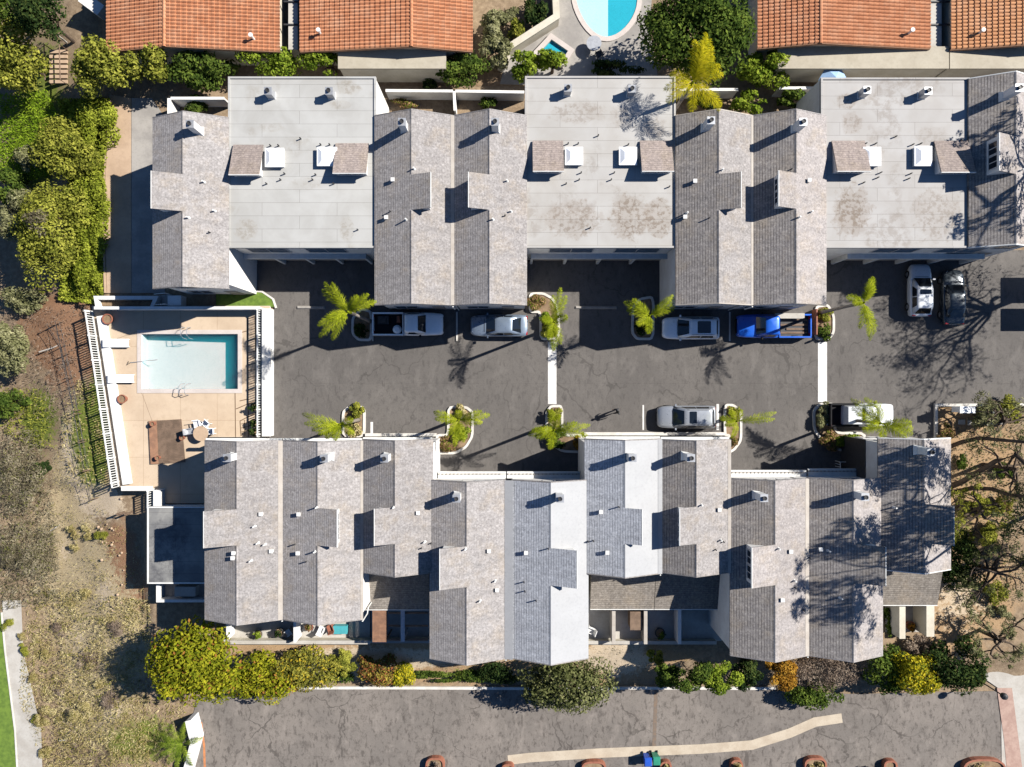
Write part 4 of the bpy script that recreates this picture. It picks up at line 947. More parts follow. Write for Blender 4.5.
# neighbouring tiled houses: every barrel tile row is real relief
def tiled(label, xl, xm, xr, ybe, wall_ext, em=2.85, rm=3.75, tone=0):
    X0, X1, Xm = WX(xl, em), WX(xr, em), WX(xm, rm); Y0 = WY(ybe, em); Y1 = 44.0
    t = thing('tiled_house', label, 'house', ((X0 + X1) / 2, (Y0 + Y1) / 2, 0), 'neighbouring houses with barrel tile roofs')
    mb = MB(); mb.yprism([(X0 + .3, -.1), (X1 - .3, -.1), (X1 - .3, em - .2), (Xm, rm - .25), (X0 + .3, em - .2)], Y0 + .28, Y1 - .3); mb.build('wall', 'cream', t)
    pit, seg = .285, 6; cl_ = .40
    ny = int((Y1 - Y0) / pit * seg)
    for side, (xa, za, xb, zb) in (('w', (X0, em, Xm, rm)), ('e', (Xm, rm, X1, em))):
        Lx = xb - xa; ncol = max(2, int(abs(Lx) / cl_)); mb = MB(); xs = []
        for i in range(ncol):
            f0, f1 = i / ncol, (i + 1) / ncol
            # each course steps up over the one below
            up = .055
            if side == 'w': xs += [(xa + Lx * f0 + .005, za + (zb - za) * f0 + up), (xa + Lx * f1 - .005, za + (zb - za) * f1)]
            else: xs += [(xa + Lx * f0 + .005, za + (zb - za) * f0), (xa + Lx * f1 - .005, za + (zb - za) * f1 + up)]
        K = len(xs)
        for j in range(ny + 1):
            y = Y0 + (Y1 - Y0) * j / ny; h = .1 * abs(math.sin(math.pi * j / seg)) ** .8
            for (x, z) in xs: mb.v.append((x, y, z + h))
        for j in range(ny):
            for i in range(K - 1): mb.f.append((j * K + i, j * K + i + 1, (j + 1) * K + i + 1, (j + 1) * K + i)); mb.m.append(0)
        o = mb.build('roof_slope', 'tile' if tone == 0 else 'tile2', t)
    mb = MB(); mb.tube([(Xm, Y0 - .02, rm + .04), (Xm, Y1, rm + .04)], .13, 8); mb.build('ridge_tiles', 'tile', t)
    mb = MB()
    for (xa, za, xb, zb) in ((X0, em, Xm, rm), (Xm, rm, X1, em)):
        mb.hexa([(xa, Y0 - .04, za - .2), (xb, Y0 - .04, zb - .2), (xb, Y0 + .0, zb - .2), (xa, Y0 + .0, za - .2), (xa, Y0 - .04, za + .04), (xb, Y0 - .04, zb + .04), (xb, Y0, zb + .04), (xa, Y0, za + .04)])
    mb.build('verge_board', 'woodred', t)
    mb = MB(); xv = X0 + (X1 - X0) * .72; vy = Y0 + 1.4
    if wall_ext:
        xa, xb = WX(wall_ext[0], 2.72), WX(wall_ext[1], 2.72); ys = WY(wall_ext[2], 2.72)
        mb = MB(); mb.box(xa, ys, 2.54, xb, Y0 + .27, 2.72); mb.build('patio_roof', 'creamroof', t)
        mb = MB(); mb.box(xa + .05, ys + .12, -.1, xb - .05, ys + .24, 2.539); mb.build('patio_screen', 'cream', t)
    return t, (X0, X1, Xm, Y0, em, rm)
M['creamroof'] = plain('cream_patio_roof', (.36, .325, .26), (.31, .275, .215), .5, .85)
def tilemat(name, c1, c2, c3):
    m, nt, out = newmat(name); v = coords(nt)
    bt = nt.nodes.new('ShaderNodeTexBrick'); bt.offset = 0; bt.inputs['Scale'].default_value = 1; bt.inputs['Brick Width'].default_value = .42; bt.inputs['Row Height'].default_value = .285
    bt.inputs['Color1'].default_value = rgb(c1); bt.inputs['Color2'].default_value = rgb(c2); bt.inputs['Mortar'].default_value = rgb(c3); bt.inputs['Mortar Size'].default_value = .012
    L(nt, v, bt.inputs['Vector']); n = noise(nt, v, .8, 5, .7); n2 = noise(nt, v, 6, 3, .7)
    col = mixc(nt, math_(nt, 'MULTIPLY', ramp(nt, n, .45, .7), .4), bt.outputs['Color'], (.47, .29, .19))
    col = mixc(nt, math_(nt, 'MULTIPLY', ramp(nt, n2, .5, .75), .35), col, (.23, .09, .05))
    principled(nt, out, col, .85, 0, .2); M[name] = m
tilemat('tile', (.44, .195, .10), (.36, .15, .075), (.19, .08, .045)); tilemat('tile2', (.45, .22, .105), (.38, .18, .085), (.21, .10, .055))
def tvent(t, px, py, z):
    x, y = WX(px, z), WY(py, z); mb = MB(); mb.cyl((x, y), .09, z - .6, z + .45, 10); mb.cyl((x, y), .17, z + .451, z + .55, 10); mb.build('vent_pipe', 'trim', t)
T1, _ = tiled('orange tiled roof house behind the leftmost hedge', 107, 164.5, 280.5, 52, 0); tvent(T1, 253, 38, 3.3)
T2, _ = tiled('orange tiled roof house with vent casting a shadow near its west side', 300, 411.5, 473, 52, (338, 446, 68.5)); tvent(T2, 320, 33, 3.2)
T3, _ = tiled('orange tiled roof house right of the tall round tree', 757, 820.5, 930, 49, (778, 949, 68.5)); tvent(T3, 909, 33, 3.2)
T4, _ = tiled('orange tiled roof house at the top right corner', 950, 1034, 1100, 50, (950, 1100, 68.5), tone=1); tvent(T4, 979, 33, 3.2)
for lab, a, b in (('cream passage wall between the two left tiled houses', 289, 297), ('cream passage wall between the two right tiled houses', 930.5, 941)):
    t = thing('passage_wall', lab, 'wall', (WX((a + b) / 2, 2.3), WY(20, 2.3), 0)); xa, xb = WX(a, 2.3), WX(b, 2.3)
    mb = MB(); mb.box(xa, WY(49, 2.3), -.1, xb, 44, 2.2); mb.build('wall_panel', 'cream', t)
    mb = MB(); mb.box(xa - .05, WY(49.5, 2.3), 2.201, xb + .05, 44, 2.3); mb.build('coping', 'concpale', t)
    mb = MB()
    for yy in (25, 2):
        mb.box(xa - .4, WY(yy, 2.3) - .06, 2.301, xb + 1.0, WY(yy, 2.3) + .06, 2.4)
    mb.build('cross_beam', 'darkmetal', t)
# ================================================================== patios of the south row
def slab(name, pts, z, mat, label=None): return sheet(name, pts, z, mat, label, .1)
slab('patio_floor', [(226, 592), (296, 592), (296, 640), (226, 640)], .03, 'concpale', 'pale patio floor'); slab('patio_floor', [(297.5, 592), (370, 592), (370, 640), (297.5, 640)], .03, 'concpale')
slab('patio_floor', [(371, 590), (440, 590), (440, 640), (371, 640)], .03, 'concgrey'); slab('patio_floor', [(585, 590), (722, 590), (722, 641), (585, 641)], .03, 'concpale'); slab('patio_floor', [(886, 590), (925, 590), (925, 632), (886, 632)], .03, 'concpale')
wall('patio_wall', 'cream patio wall below the two leftmost south gables', 'wall', [(227, 625), (227, 641), (371, 641)], .22, -1.0, .75, 'cream', z=.5, cap='concpale')
wall('patio_wall', 'short white party wall between the two left patios', 'wall', [(297, 600), (297, 640)], .14, -.1, 1.5, 'wallwhite', z=1)
wall('patio_wall', 'white side wall at the left end of the first patio', 'wall', [(229, 598), (229, 638)], .16, -.4, 1.2, 'wallwhite', z=1)
wall('patio_wall', 'cream patio wall beneath the slatted trellis', 'wall', [(372, 640), (437, 640)], .2, -1.0, .75, 'cream', z=.5, cap='concgrey')
wall('patio_wall', 'pale patio wall below the wide brown lean-to roof', 'wall', [(586, 642), (716, 642)], .2, -1.0, .6, 'cream', z=.5, cap='concpale')
for a, lab in ((611, 'left white party wall under the wide lean-to roof'), (642, 'middle white party wall under the wide lean-to roof'), (675, 'right white party wall under the wide lean-to roof')):
    wall('party_wall', lab, 'wall', [(a, 598), (a, 637)], .2, -.1, 1.5, 'creamtrim' if a < 650 else 'wallwhite', z=0)
wall('party_wall', 'cream party wall left of the small brown patio', 'wall', [(889, 592), (889, 630)], .4, -.2, 1.9, 'cream', z=0)
wall('party_wall', 'cream party wall right of the small brown patio', 'wall', [(916, 592), (916, 628)], .55, -.2, 1.9, 'cream', z=0)
# slatted trellis over the third patio
t = thing('trellis', 'brown slatted wooden trellis screen beside the dark patio', 'trellis', (WX(376), WY(625), 0))
z = 2.4; mb = MB(); xa, xb = WX(372.5, z), WX(387, z)
n = 26
for i in range(n): yy = WY(609.5 + (642 - 609.5) * (i + .5) / n, z); mb.box(xa, yy - .035, z, xb, yy + .035, z + .05)
mb.build('slats', 'woodred', t)
mb = MB()
for xx in (xa + .05, (xa + xb) / 2, xb - .05): mb.box(xx - .05, WY(642, z), z - .12, xx + .05, WY(609.5, z), z - .002)
mb.build('rafters', 'wood', t)
mb = MB()
for xx in (xa + .05, xb - .05): mb.box(xx - .06, WY(641, z), 0, xx + .06, WY(641, z) + .12, z - .121)
mb.build('post', 'wood', t)
t = thing('pergola_frame', 'dark beam frame over the shaded patio beside the trellis', 'pergola', (WX(405), WY(625), 0))
mb = MB(); xb2 = WX(428, z)
for yy in (613, 626, 640): mb.box(xb + .1, WY(yy, z) - .06, z - .1, xb2, WY(yy, z) + .06, z + .05)
mb.build('beams', 'wood', t)
mb = MB(); xm_ = WX(403, z); mb.box(xm_ - .16, WY(641, z), z + .051, xm_ + .16, WY(609, z), z + .15); mb.build('main_beam', 'metal', t)
mb = MB(); mb.box(xm_ - .08, WY(640.5, z), 0, xm_ + .08, WY(640.5, z) + .16, z - .101); mb.build('post', 'metal', t)
# things on the patios
def chair(label, px, py, rot, mat, z=.03, group='patio chairs'):
    t = thing('patio_chair', label, 'chair', (WX(px, .4), WY(py, .4), z), group, rot, off=False)
    mb = MB(); mb.box(-.25, -.25, .40, .25, .25, .45); mb.build('seat', mat, t)
    mb = MB(); mb.hexa([(-.25, -.27, .45), (.25, -.27, .45), (.25, -.22, .45), (-.25, -.22, .45), (-.25, -.4, .95), (.25, -.4, .95), (.25, -.35, .95), (-.25, -.35, .95)]); mb.build('backrest', mat, t)
    for sx in (-.22, .22):
        for sy in (-.22, .22): mb = MB(); mb.box(sx - .02, sy - .02, 0, sx + .02, sy + .02, .399); mb.build('leg', mat, t)
        mb = MB(); mb.box(sx - .03, -.3, .6, sx + .03, .25, .65); mb.build('armrest', mat, t)
    return t
chair('red patio chair beside the teal box', 331, 627.5, .3, 'rust'); chair('white patio chair on the patio left of the teal box', 322, 629, -.4, 'wallwhite')
chair('white chair under the left end of the wide lean-to roof', 591, 630, 1.2, 'wallwhite'); chair('white chair on the first south patio beside a dark pot', 289, 632, 2.2, 'wallwhite')
chair('red chair on the small brown patio', 894, 627, .2, 'rust')
t = thing('storage_box', 'teal storage box on the second patio', 'box', (WX(340), WY(629), .03))
M['teal'] = plain('teal_plastic', (.06, .30, .33), None, 2, .5)
x, y = WX(340.5, .5), WY(629.5, .5)
mb = MB(); mb.box(x - .55, y - .3, .03, x + .55, y + .3, .55); b_ = mb.build('box_body', 'teal', t); mb = MB(); mb.box(x - .58, y - .33, .552, x + .58, y + .33, .62); mb.build('lid', 'teal', t)
def pot(label, px, py, r, h, mat='rust', plant='l_green', z=0.0, ph=.5, group=None, name='plant_pot'):
    x, y = WX(px, z + h), WY(py, z + h); t = thing(name, label, 'plant pot', (x, y, z), group)
    mb = MB(); mb.lathe((x, y, z), [(r * .68, 0), (r * .92, h * .85), (r * 1.05, h * .86), (r * 1.05, h), (r * .86, h), (r * .84, h * .8)], 16); mb.build('pot', mat, t, smooth=False)
    mb = MB(); mb.cyl((x, y), r * .84, z + h * .78, z + h * .82, 14); mb.build('soil', 'soil', t)
    if plant: quads_obj('foliage', crown_quads((x, y, z + h + ph * .45), (r * 1.0, r * 1.0, ph * .6), 160, .09), plant, t, (x, y, z))
    return t
pot('dark potted plant on the first south patio', 279, 633, .38, .5, 'darkmetal', 'l_dark', .03); pot('leafy pot with pale flowers on the second patio', 309, 627, .32, .4, 'rust', 'l_redb', .03)
pot('bright green potted plant on the first south patio', 258, 634, .4, .35, 'concgrey', 'l_bright', .03, .6)
pot('dark potted plant under the wide lean-to roof', 660, 633, .4, .5, 'darkmetal', 'l_green', .03, .7); pot('red flower pot on the small brown patio', 911, 626, .36, .5, 'rust', 'l_rust', .03, .4)
t = thing('patio_cabinet', 'brown slatted cabinet beside the middle party wall', 'cabinet', (WX(636), WY(622), .03)); x, y = WX(636, 1.2), WY(619, 1.2)
mb = MB(); mb.box(x - .45, y - .8, .03, x + .45, y + .6, 1.3); c_ = mb.build('cabinet_body', 'wood', t); mb = MB(); mb.box(x - .5, y - .85, 1.302, x + .5, y + .65, 1.36); mb.build('top', 'wood', t)

# ================================================================== pool side furniture
def lounger(label, px, py, rot):
    t = thing('sun_lounger', label, 'sun lounger', (WX(px, DZ + .4), WY(py, DZ + .4), DZ), 'white sun loungers', rot, off=False)
    mb = MB(); mb.box(-.95, -.34, .30, .45, .34, .36); mb.build('seat', 'skylight', t)
    mb = MB(); mb.hexa([(.45, -.34, .30), (.98, -.34, .62), (.98, .34, .62), (.45, .34, .30), (.45, -.34, .36), (.95, -.34, .68), (.95, .34, .68), (.45, .34, .36)]); mb.build('backrest', 'skylight', t)
    for sx in (-.85, .4):
        for sy in (-.3, .3): mb = MB(); mb.box(sx - .03, sy - .03, 0, sx + .03, sy + .03, .299); mb.build('leg', 'trim', t)
    return t
lounger('white sun lounger nearest the raised bed on the pool deck', 116.5, 343, math.pi); lounger('white sun lounger further south beside the sloping white wall', 121.5, 378.5, math.pi)
pot('terracotta pot in the north west corner of the pool deck', 107, 319, .42, .5, plant=None, z=DZ); pot('terracotta pot beside the sloping white wall south of the loungers', 121.5, 399, .36, .5, plant=None, z=DZ)
t = thing('pool_net', 'long pool net pole lying across the west pool edge', 'pool net', (WX(130), WY(364), DZ))
mb = MB(); mb.tube([(WX(131, DZ), WY(362.5, DZ), DZ + .07), (WX(158, DZ), WY(359.8, DZ), DZ + .09)], .03, 6); mb.build('pole', 'metal', t)
mb = MB(); mb.tube([(WX(131, DZ), WY(362.5, DZ), DZ + .06), (WX(127, DZ), WY(365, DZ), DZ + .05), (WX(129, DZ), WY(361.5, DZ), DZ + .05)], .03, 6); mb.build('net_head', 'darkmetal', t)
t = thing('wooden_platform', 'brown slatted wooden platform on the pool deck', 'platform', (WX(168), WY(441), DZ))
mb = MB(); c4 = pp([(149, 421), (182, 419), (186, 462), (151, 464)], DZ)
A, B, C_, D = [Vector(p) for p in c4]; n = 26
for i in range(n):
    f0, f1 = (i + .04) / n, (i + .96) / n
    q = [A.lerp(D, f0), B.lerp(C_, f0), B.lerp(C_, f1), A.lerp(D, f1)]
    if i % 1 == 0: mb.prism([(p.x, p.y) for p in q], DZ + .08, DZ + .13)
mb.build('slats', 'wood', t); mb = MB()
for f in (.04, .26, .5, .75, .96):
    a, b = A.lerp(B, f), D.lerp(C_, f); mb.band([(a.x, a.y), (b.x, b.y)], .1, DZ, DZ + .079)
mb.build('bearers', 'wood', t)
mb = MB(); mb.prism([(p.x, p.y) for p in (A.lerp(B, .02), A.lerp(B, .26), D.lerp(C_, .24), D.lerp(C_, .02))], DZ + .135, DZ + .15); mb.build('mat', 'woodred', t)
for px, py, lab in ((152, 424, 'small orange pot at the north west corner of the wooden platform'), (181.5, 438, 'small orange pot on the east edge of the wooden platform'), (157, 458, 'small orange pot at the south edge of the wooden platform')):
    pot(lab, px, py, .19, .42, plant=None, z=DZ + .151 if px != 152 else DZ + .151)
t = thing('round_table', 'round tan table beside the white chairs on the pool deck', 'table', (WX(201), WY(433.5), DZ)); x, y = WX(200.5, .9), WY(433.5, .9)
mb = MB(); mb.cyl((x, y), .62, DZ + .7, DZ + .74, 24); mb.build('tabletop', 'conctan', t); mb = MB(); mb.lathe((x, y, DZ), [(.3, 0), (.3, .04), (.05, .08), (.05, .69)], 12); mb.build('stand', 'metal', t)
chair('white chair stacked north east of the round tan table', 207, 424, 2.4, 'skylight', DZ, 'white pool chairs'); chair('white chair between the round table and the roof edge', 212, 431, 1.6, 'skylight', DZ, 'white pool chairs'); chair('white chair north of the round tan table', 199, 424.5, 3.3, 'skylight', DZ, 'white pool chairs')
chair('grey chair west of the round tan table', 191.5, 431, -1.4, 'metal', DZ, 'white pool chairs')
pot('dark pot standing on the scored strip of the pool deck', 253.5, 407, .34, .5, 'darkmetal', 'l_dark', DZ, .4); pot('dark pot against the driveway wall by the deck corner', 254, 423, .34, .5, 'darkmetal', 'l_dark', DZ, .4); pot('lower dark pot at the south end of the scored deck strip', 254, 432, .34, .5, 'darkmetal', 'l_dark', DZ, .4)

# neighbour terrace furniture and the blue parasol
t = thing('round_table', 'grey round table on the terrace below the kidney pool', 'table', (WX(594), WY(43), 0)); x, y = WX(594, .75), WY(43, .75)
mb = MB(); mb.cyl((x, y), .62, .70, .75, 20); mb.build('tabletop', 'metal', t); mb = MB(); mb.lathe((x, y, 0), [(.3, 0), (.05, .06), (.05, .699)], 10); mb.build('stand', 'darkmetal', t)
chair('dark chair on the shaded terrace below the round grey table', 599, 54, .5, 'darkmetal', 0, 'terrace chairs')
t = thing('parasol', 'light blue parasol peeking over the third flat roof', 'parasol', (WX(834, 2.4), WY(79, 2.4), 0)); x, y = WX(834, 2.4), WY(79, 2.4)
mb = MB(); v = [(x, y, 2.75)] + [(x + 1.15 * math.cos(k * math.pi / 3), y + 1.15 * math.sin(k * math.pi / 3), 2.25) for k in range(6)] + [(x + 1.14 * math.cos(k * math.pi / 3), y + 1.14 * math.sin(k * math.pi / 3), 2.13) for k in range(6)]
mb.add(v, [(0, 1 + k, 1 + (k + 1) % 6) for k in range(6)] + [(1 + k, 7 + k, 7 + (k + 1) % 6, 1 + (k + 1) % 6) for k in range(6)]); mb.build('canopy', 'blue', t)
mb = MB(); mb.tube([(x, y, -.05), (x, y, 2.72)], .03, 8); mb.build('pole', 'trim', t)

# ================================================================== driveway islands
isl = [
 ('shaded kerbed island holding the palm beside the pool driveway', [(353, 318), (353, 334), (359, 340), (371.5, 340), (371.5, 312), (362, 309)]),
 ('kerbed island with shrubs right of the silver blue car', [(530, 294), (543, 293.5), (553, 299), (558, 310), (559, 334), (556, 339), (540.5, 339), (540.5, 312), (530, 312)]),
 ('kerbed island left of the white wagon', [(653, 297), (640, 299), (633, 306), (632, 333), (637, 339), (653, 339)]),
 ('small kerbed island right of the blue pickup', [(815, 307), (827, 305), (833, 316), (833, 332), (828, 339), (815, 339)]),
 ('kerbed island on the south side next to the pool driveway', [(343.5, 436), (343.5, 412), (349, 407), (364.5, 407), (364.5, 436)]),
 ('curved kerbed island with dry shrubs on the south side', [(448.5, 407), (466, 407), (472.5, 412), (472.5, 436), (466, 447), (455, 453), (437, 453), (437, 435), (448.5, 435)]),
 ('kerbed island with orange soil at the painted white band', [(546.5, 412), (551, 406), (562, 406), (562, 435), (583, 435), (583, 452), (562, 451), (551, 444), (546.5, 434)]),
 ('narrow kerbed island right of the silver wagon', [(724.5, 405), (733, 405), (740.5, 412), (740.5, 440), (734, 449), (729, 452), (729, 435), (724.5, 435)]),
 ('long curved kerbed island with clipped hedge below the white utility truck', [(813, 411), (819, 404), (834, 404), (834, 433), (864, 433), (864, 452), (841, 450.5), (823, 442), (814, 430)])]
def rounded(P, cut=.22, it=2):
    for _ in range(it):
        Q = []
        for i in range(len(P)):
            a, b = P[i], P[(i + 1) % len(P)]
            Q += [(a[0] + (b[0] - a[0]) * cut, a[1] + (b[1] - a[1]) * cut), (a[0] + (b[0] - a[0]) * (1 - cut), a[1] + (b[1] - a[1]) * (1 - cut))]
        P = Q
    return P
for lab, pts in isl:
    P = rounded(pp(pts), .14, 2); t = thing('planter_island', lab, 'planter', (P[0][0], P[0][1], 0), 'kerbed planter islands')
    mb = MB(); mb.band(P, .2, -.05, .16, True); mb.build('kerb', 'kerb', t); mb = MB(); mb.prism(P, -.05, .09); mb.build('soil', 'soil', t)
SH = 'shrubs in the kerbed islands'
def shrub(label, px, py, r, h, mat, group=SH, leaf=.13, ry=None, **k): return bush('shrub', label, 'shrub', px, py, r, ry or r, h, mat, group, leaf, k.pop('dens', .9), **k)
shrub('dry reddish shrub at the top of the island right of the silver blue car', 536, 303, .8, .8, 'l_redb'); shrub('green shrub in the middle of the island right of the silver blue car', 549, 320, .8, 1.0, 'l_bright'); shrub('yellow green shrub at the lower end of the island right of the silver blue car', 548, 333, .75, .9, 'l_olive')
shrub('dark shrub in the shaded island left of the white wagon', 642, 328, .8, .8, 'l_dark'); shrub('dark shrub in the shaded island beside the pool driveway', 362, 330, .7, .7, 'l_dark')
shrub('leafy shrub at the top of the island right of the blue pickup', 824, 314, .75, .8, 'l_olive'); shrub('leafy shrub at the bottom of the island right of the blue pickup', 824, 331, .75, .8, 'l_green')
shrub('olive shrub in the south island next to the pool driveway', 357, 412, .75, .8, 'l_olive'); shrub('low tan grass clump in the south island next to the pool driveway', 357, 430, .7, .5, 'l_straw')
shrub('green shrub on the lower right of the curved south island', 464, 433, .9, .9, 'l_bright'); shrub('reddish dry shrub at the lower left of the curved south island', 448, 443, 1.0, .7, 'l_redb', ry=.7); shrub('pale flowering shrub at the top of the curved south island', 460, 411, .6, .7, 'l_straw')
shrub('yellow green shrub at the top of the island with orange soil', 554, 414, .75, 1.1, 'l_olive'); shrub('dark green shrub at the bend of the island with orange soil', 557, 440, .95, .8, 'l_green'); shrub('orange shrub at the right end of the island with orange soil', 578, 442, .55, .5, 'l_rust')
shrub('brown green shrub at the top of the narrow island', 734, 411, .5, .8, 'l_olive'); shrub('low dry shrub at the bottom of the narrow island', 735, 440, .5, .6, 'l_redb')
shrub('grey green shrub at the top of the long curved island', 824, 414, .85, 1.0, 'l_greygreen', ry=1.1); shrub('olive shrub at the bend of the long curved island', 830, 440, .9, .8, 'l_redb'); 
bush('hedge', 'clipped bright green hedge strip below the white utility truck', 'hedge', 850, 441, 1.3, .65, .9, 'l_bright', None, .10, 1.1)
# wheel stops
for a, b, lab in ((297, 325, 'concrete wheel stop by the left palm'), (575, 617, 'concrete wheel stop in the shaded court between the twin gables')):
    x0_, x1_, y_ = WX(a), WX(b), WY(307.5); mb = MB(); mb.hexa([(x0_, y_ - .14, 0), (x1_, y_ - .14, 0), (x1_, y_ + .14, 0), (x0_, y_ + .14, 0), (x0_ + .08, y_ - .06, .13), (x1_ - .08, y_ - .06, .13), (x1_ - .08, y_ + .06, .13), (x0_ + .08, y_ + .06, .13)])
    single('wheel_stop', mb, 'concgrey', lab, 'wheel stop', (x0_, y_, 0))
# white curbs and low walls along the south row fronts
wall('front_wall', 'long low cream kerb wall before the third south gable', 'wall', [(366, 434.5), (437, 434.5)], .18, -.05, .3, 'creamtrim', cap='kerb'); wall('front_wall', 'long low cream kerb wall behind the silver wagon', 'wall', [(584, 433.5), (724, 433.5)], .18, -.05, .3, 'creamtrim', cap='kerb')

# ================================================================== palms
def frond(o, az, el0, length, leafl, droop=.6, n=42):
    """quads of one arching feather leaf"""
    o = np.array(o, float); d = np.array([math.cos(az), math.sin(az)]); P = []; el = el0; p = o.copy(); st = length / n
    Q = []
    side = np.array([-d[1], d[0], 0])
    for i in range(n):
        el -= (droop * 2.2 / n) * (0.4 + 1.2 * i / n)
        dirv = np.array([d[0] * math.cos(el), d[1] * math.cos(el), math.sin(el)]); q = p + dirv * st
        w = .022 * (1 - i / n) + .006; Q.append([p - side * w, q - side * w, q + side * w, p + side * w])
        if i > 3:
            f = i / n; ll = leafl * (math.sin(math.pi * min(1, .18 + f * .80))) ** .7
            for s_ in (-1, 1):
                for rep in (0, .5):
                    b = p + dirv * st * rep
                    ld = side * s_ * R.uniform(.6, .9) + dirv * R.uniform(.5, .8) + np.array([0, 0, R.uniform(-.5, .2)]); ld /= np.linalg.norm(ld)
                    l_ = ll * R.uniform(.55, 1.2); wv = dirv * .014
                    tip = b + ld * l_ + np.array([0, 0, -.12 * l_]); midp = b + ld * l_ * .5
                    Q.append([b - wv, midp - wv * 1.3, tip, midp + wv * 1.3])
        p = q
    return np.array(Q)
def palm(label, px, py, h, fr, mat='l_palm', name='palm_tree', group='feather palms in the driveway', r=.13, lean=(0, 0), leafl=.5):
    x, y = WX(px, h), WY(py, h); bx, by = x + lean[0], y + lean[1]
    t = thing(name, label, 'palm', (bx, by, 0), group)
    mb = MB(); pts = [(bx + (x - bx) * f, by + (y - by) * f, -.1 + (h + .05) * f) for f in (0, .15, .4, .7, .92, 1)]
    mb.tube(pts, [r * 1.5, r * 1.15, r, r * .9, r * 1.0, r * .7], 10); mb.build('trunk', 'palmbark', t, smooth=True)
    mb = MB(); mb.tube([(x, y, h - .7), (x, y, h - .1), (x, y, h + .5)], [r * .9, r * 1.05, r * .25], 8); mb.build('crownshaft', 'l_palm', t)
    for az, ln, el in fr:
        quads_obj('frond', frond((x, y, h + .15), math.radians(az), math.radians(el), ln, leafl), mat, t, (bx, by, 0))
    return t
palm('queen palm with three spread tufts of fronds beside the pool driveway', 349, 312, 7.5, [(128, 2.9, 40), (116, 2.6, 55), (140, 2.7, 30), (38, 2.2, 45), (22, 2.3, 25), (52, 1.7, 60), (222, 3.0, 35), (208, 2.6, 50), (238, 2.6, 25), (195, 1.8, 30)])
palm('slim palm seen end on right of the silver blue car', 554, 322, 6.0, [(80, 2.8, 50), (65, 2.3, 35), (95, 2.3, 60), (268, 2.4, 40), (285, 2.0, 50), (250, 1.8, 60), (20, 1.3, 65), (170, 1.2, 65)])
palm('palm with V shaped fronds left of the white wagon', 649, 316, 5.0, [(152, 2.4, 35), (140, 2.1, 50), (165, 1.9, 30), (32, 2.9, 35), (42, 2.5, 50), (20, 2.3, 25), (262, 1.6, 50), (215, 1.5, 55)])
palm('yellow green palm standing over the court right of the blue pickup', 862, 303, 7.1, [(75, 2.1, 45), (88, 2.0, 60), (60, 1.6, 35), (165, 1.6, 45), (180, 1.3, 60), (278, 3.0, 35), (268, 2.8, 50), (290, 2.6, 30), (255, 2.2, 45)])
palm('palm with fronds leaning left over the south kerbed island by the pool driveway', 341, 424, 6.0, [(165, 3.2, 30), (178, 2.8, 45), (192, 2.3, 35), (205, 1.9, 55), (225, 1.6, 40), (330, 1.6, 55), (20, 1.4, 60), (255, 1.4, 55)])
palm('short palm with wide left and right fronds over the curved south island', 459, 420, 4.5, [(162, 2.2, 30), (175, 2.0, 50), (10, 2.6, 30), (22, 2.2, 50), (355, 2.0, 40), (262, 2.2, 45), (285, 2.0, 55), (235, 1.5, 50), (90, 1.0, 65)])
palm('palm over the island with orange soil at the painted band', 554, 430, 6.2, [(190, 2.1, 30), (178, 1.9, 50), (200, 1.6, 40), (8, 2.9, 30), (352, 2.7, 45), (20, 2.0, 50), (100, 1.8, 50), (75, 1.5, 60), (255, 1.6, 50)])
palm('low palm with one long frond reaching right of the narrow island', 736, 421, 3.0, [(12, 3.6, 25), (4, 3.1, 40), (170, 1.6, 40), (195, 1.3, 55), (130, 1.3, 55), (250, 1.5, 45), (80, 1.2, 60)], leafl=.42)
palm('palm with long fronds drooping over the white utility truck', 879, 423, 5.0, [(142, 3.2, 35), (130, 2.9, 50), (152, 2.6, 30), (350, 2.9, 25), (340, 2.6, 40), (2, 2.3, 45), (200, 1.8, 45), (265, 1.2, 55), (120, 2.4, 60), (160, 2.4, 45), (325, 2.2, 55)], leafl=.62)
palm('tall bright yellow palm rising behind the middle flat roof', 692, 84, 8.2, [(78, 3.6, 48), (92, 3.0, 50), (52, 2.4, 45), (78, 3.4, 62), (70, 3.2, 55), (84, 3.0, 68), (62, 2.8, 58), (312, 3.0, 35), (322, 2.8, 30), (300, 2.2, 35), (268, 2.2, 30), (190, 2.2, 25), (215, 2.4, 25), (160, 1.9, 35), (15, 2.4, 35), (30, 2.3, 45)], 'l_banana', group=None, r=.14, leafl=.62, lean=(-.4, -.25))

# ================================================================== trees and bushes
HB = 'trees and bushes on the hillside'
def tree(label, px, py, rx, ry, h, mat, group=None, **k): return bush('tree', label, 'tree', px, py, rx, ry, h, mat, group, k.pop('leaf', .19), k.pop('dens', .85), k.pop('trunk', .16), **k)
tree('dense yellow green tree at the left edge near the top', 18, 58, 2.7, 3.0, 5.5, 'l_olive', HB); tree('dark green tree in the very top left corner', 8, 12, 2.2, 1.9, 6, 'l_green', HB); tree('dark shaded tree at the top edge left of the tiled roof', 46, 20, 1.6, 2.4, 6.5, 'l_dark', HB)
tree('olive yellow tree left of the leftmost tiled roof corner', 103, 72, 2.4, 2.4, 4.2, 'l_olive'); tree('olive green tree under the left tiled roof', 152, 66, 1.8, 2.0, 4.0, 'l_olive'); tree('rounded bright green bush with two lobes under the left tiled roof', 204, 70, 2.9, 1.75, 3.2, 'l_green', dens=1.0)
tree('bright green clipped bush above the left flat roof', 267, 63, 2.6, 1.35, 3.0, 'l_bright'); tree('bright green clipped bush below the vent of the second tiled roof', 330, 63, 2.6, 1.35, 3.0, 'l_bright')
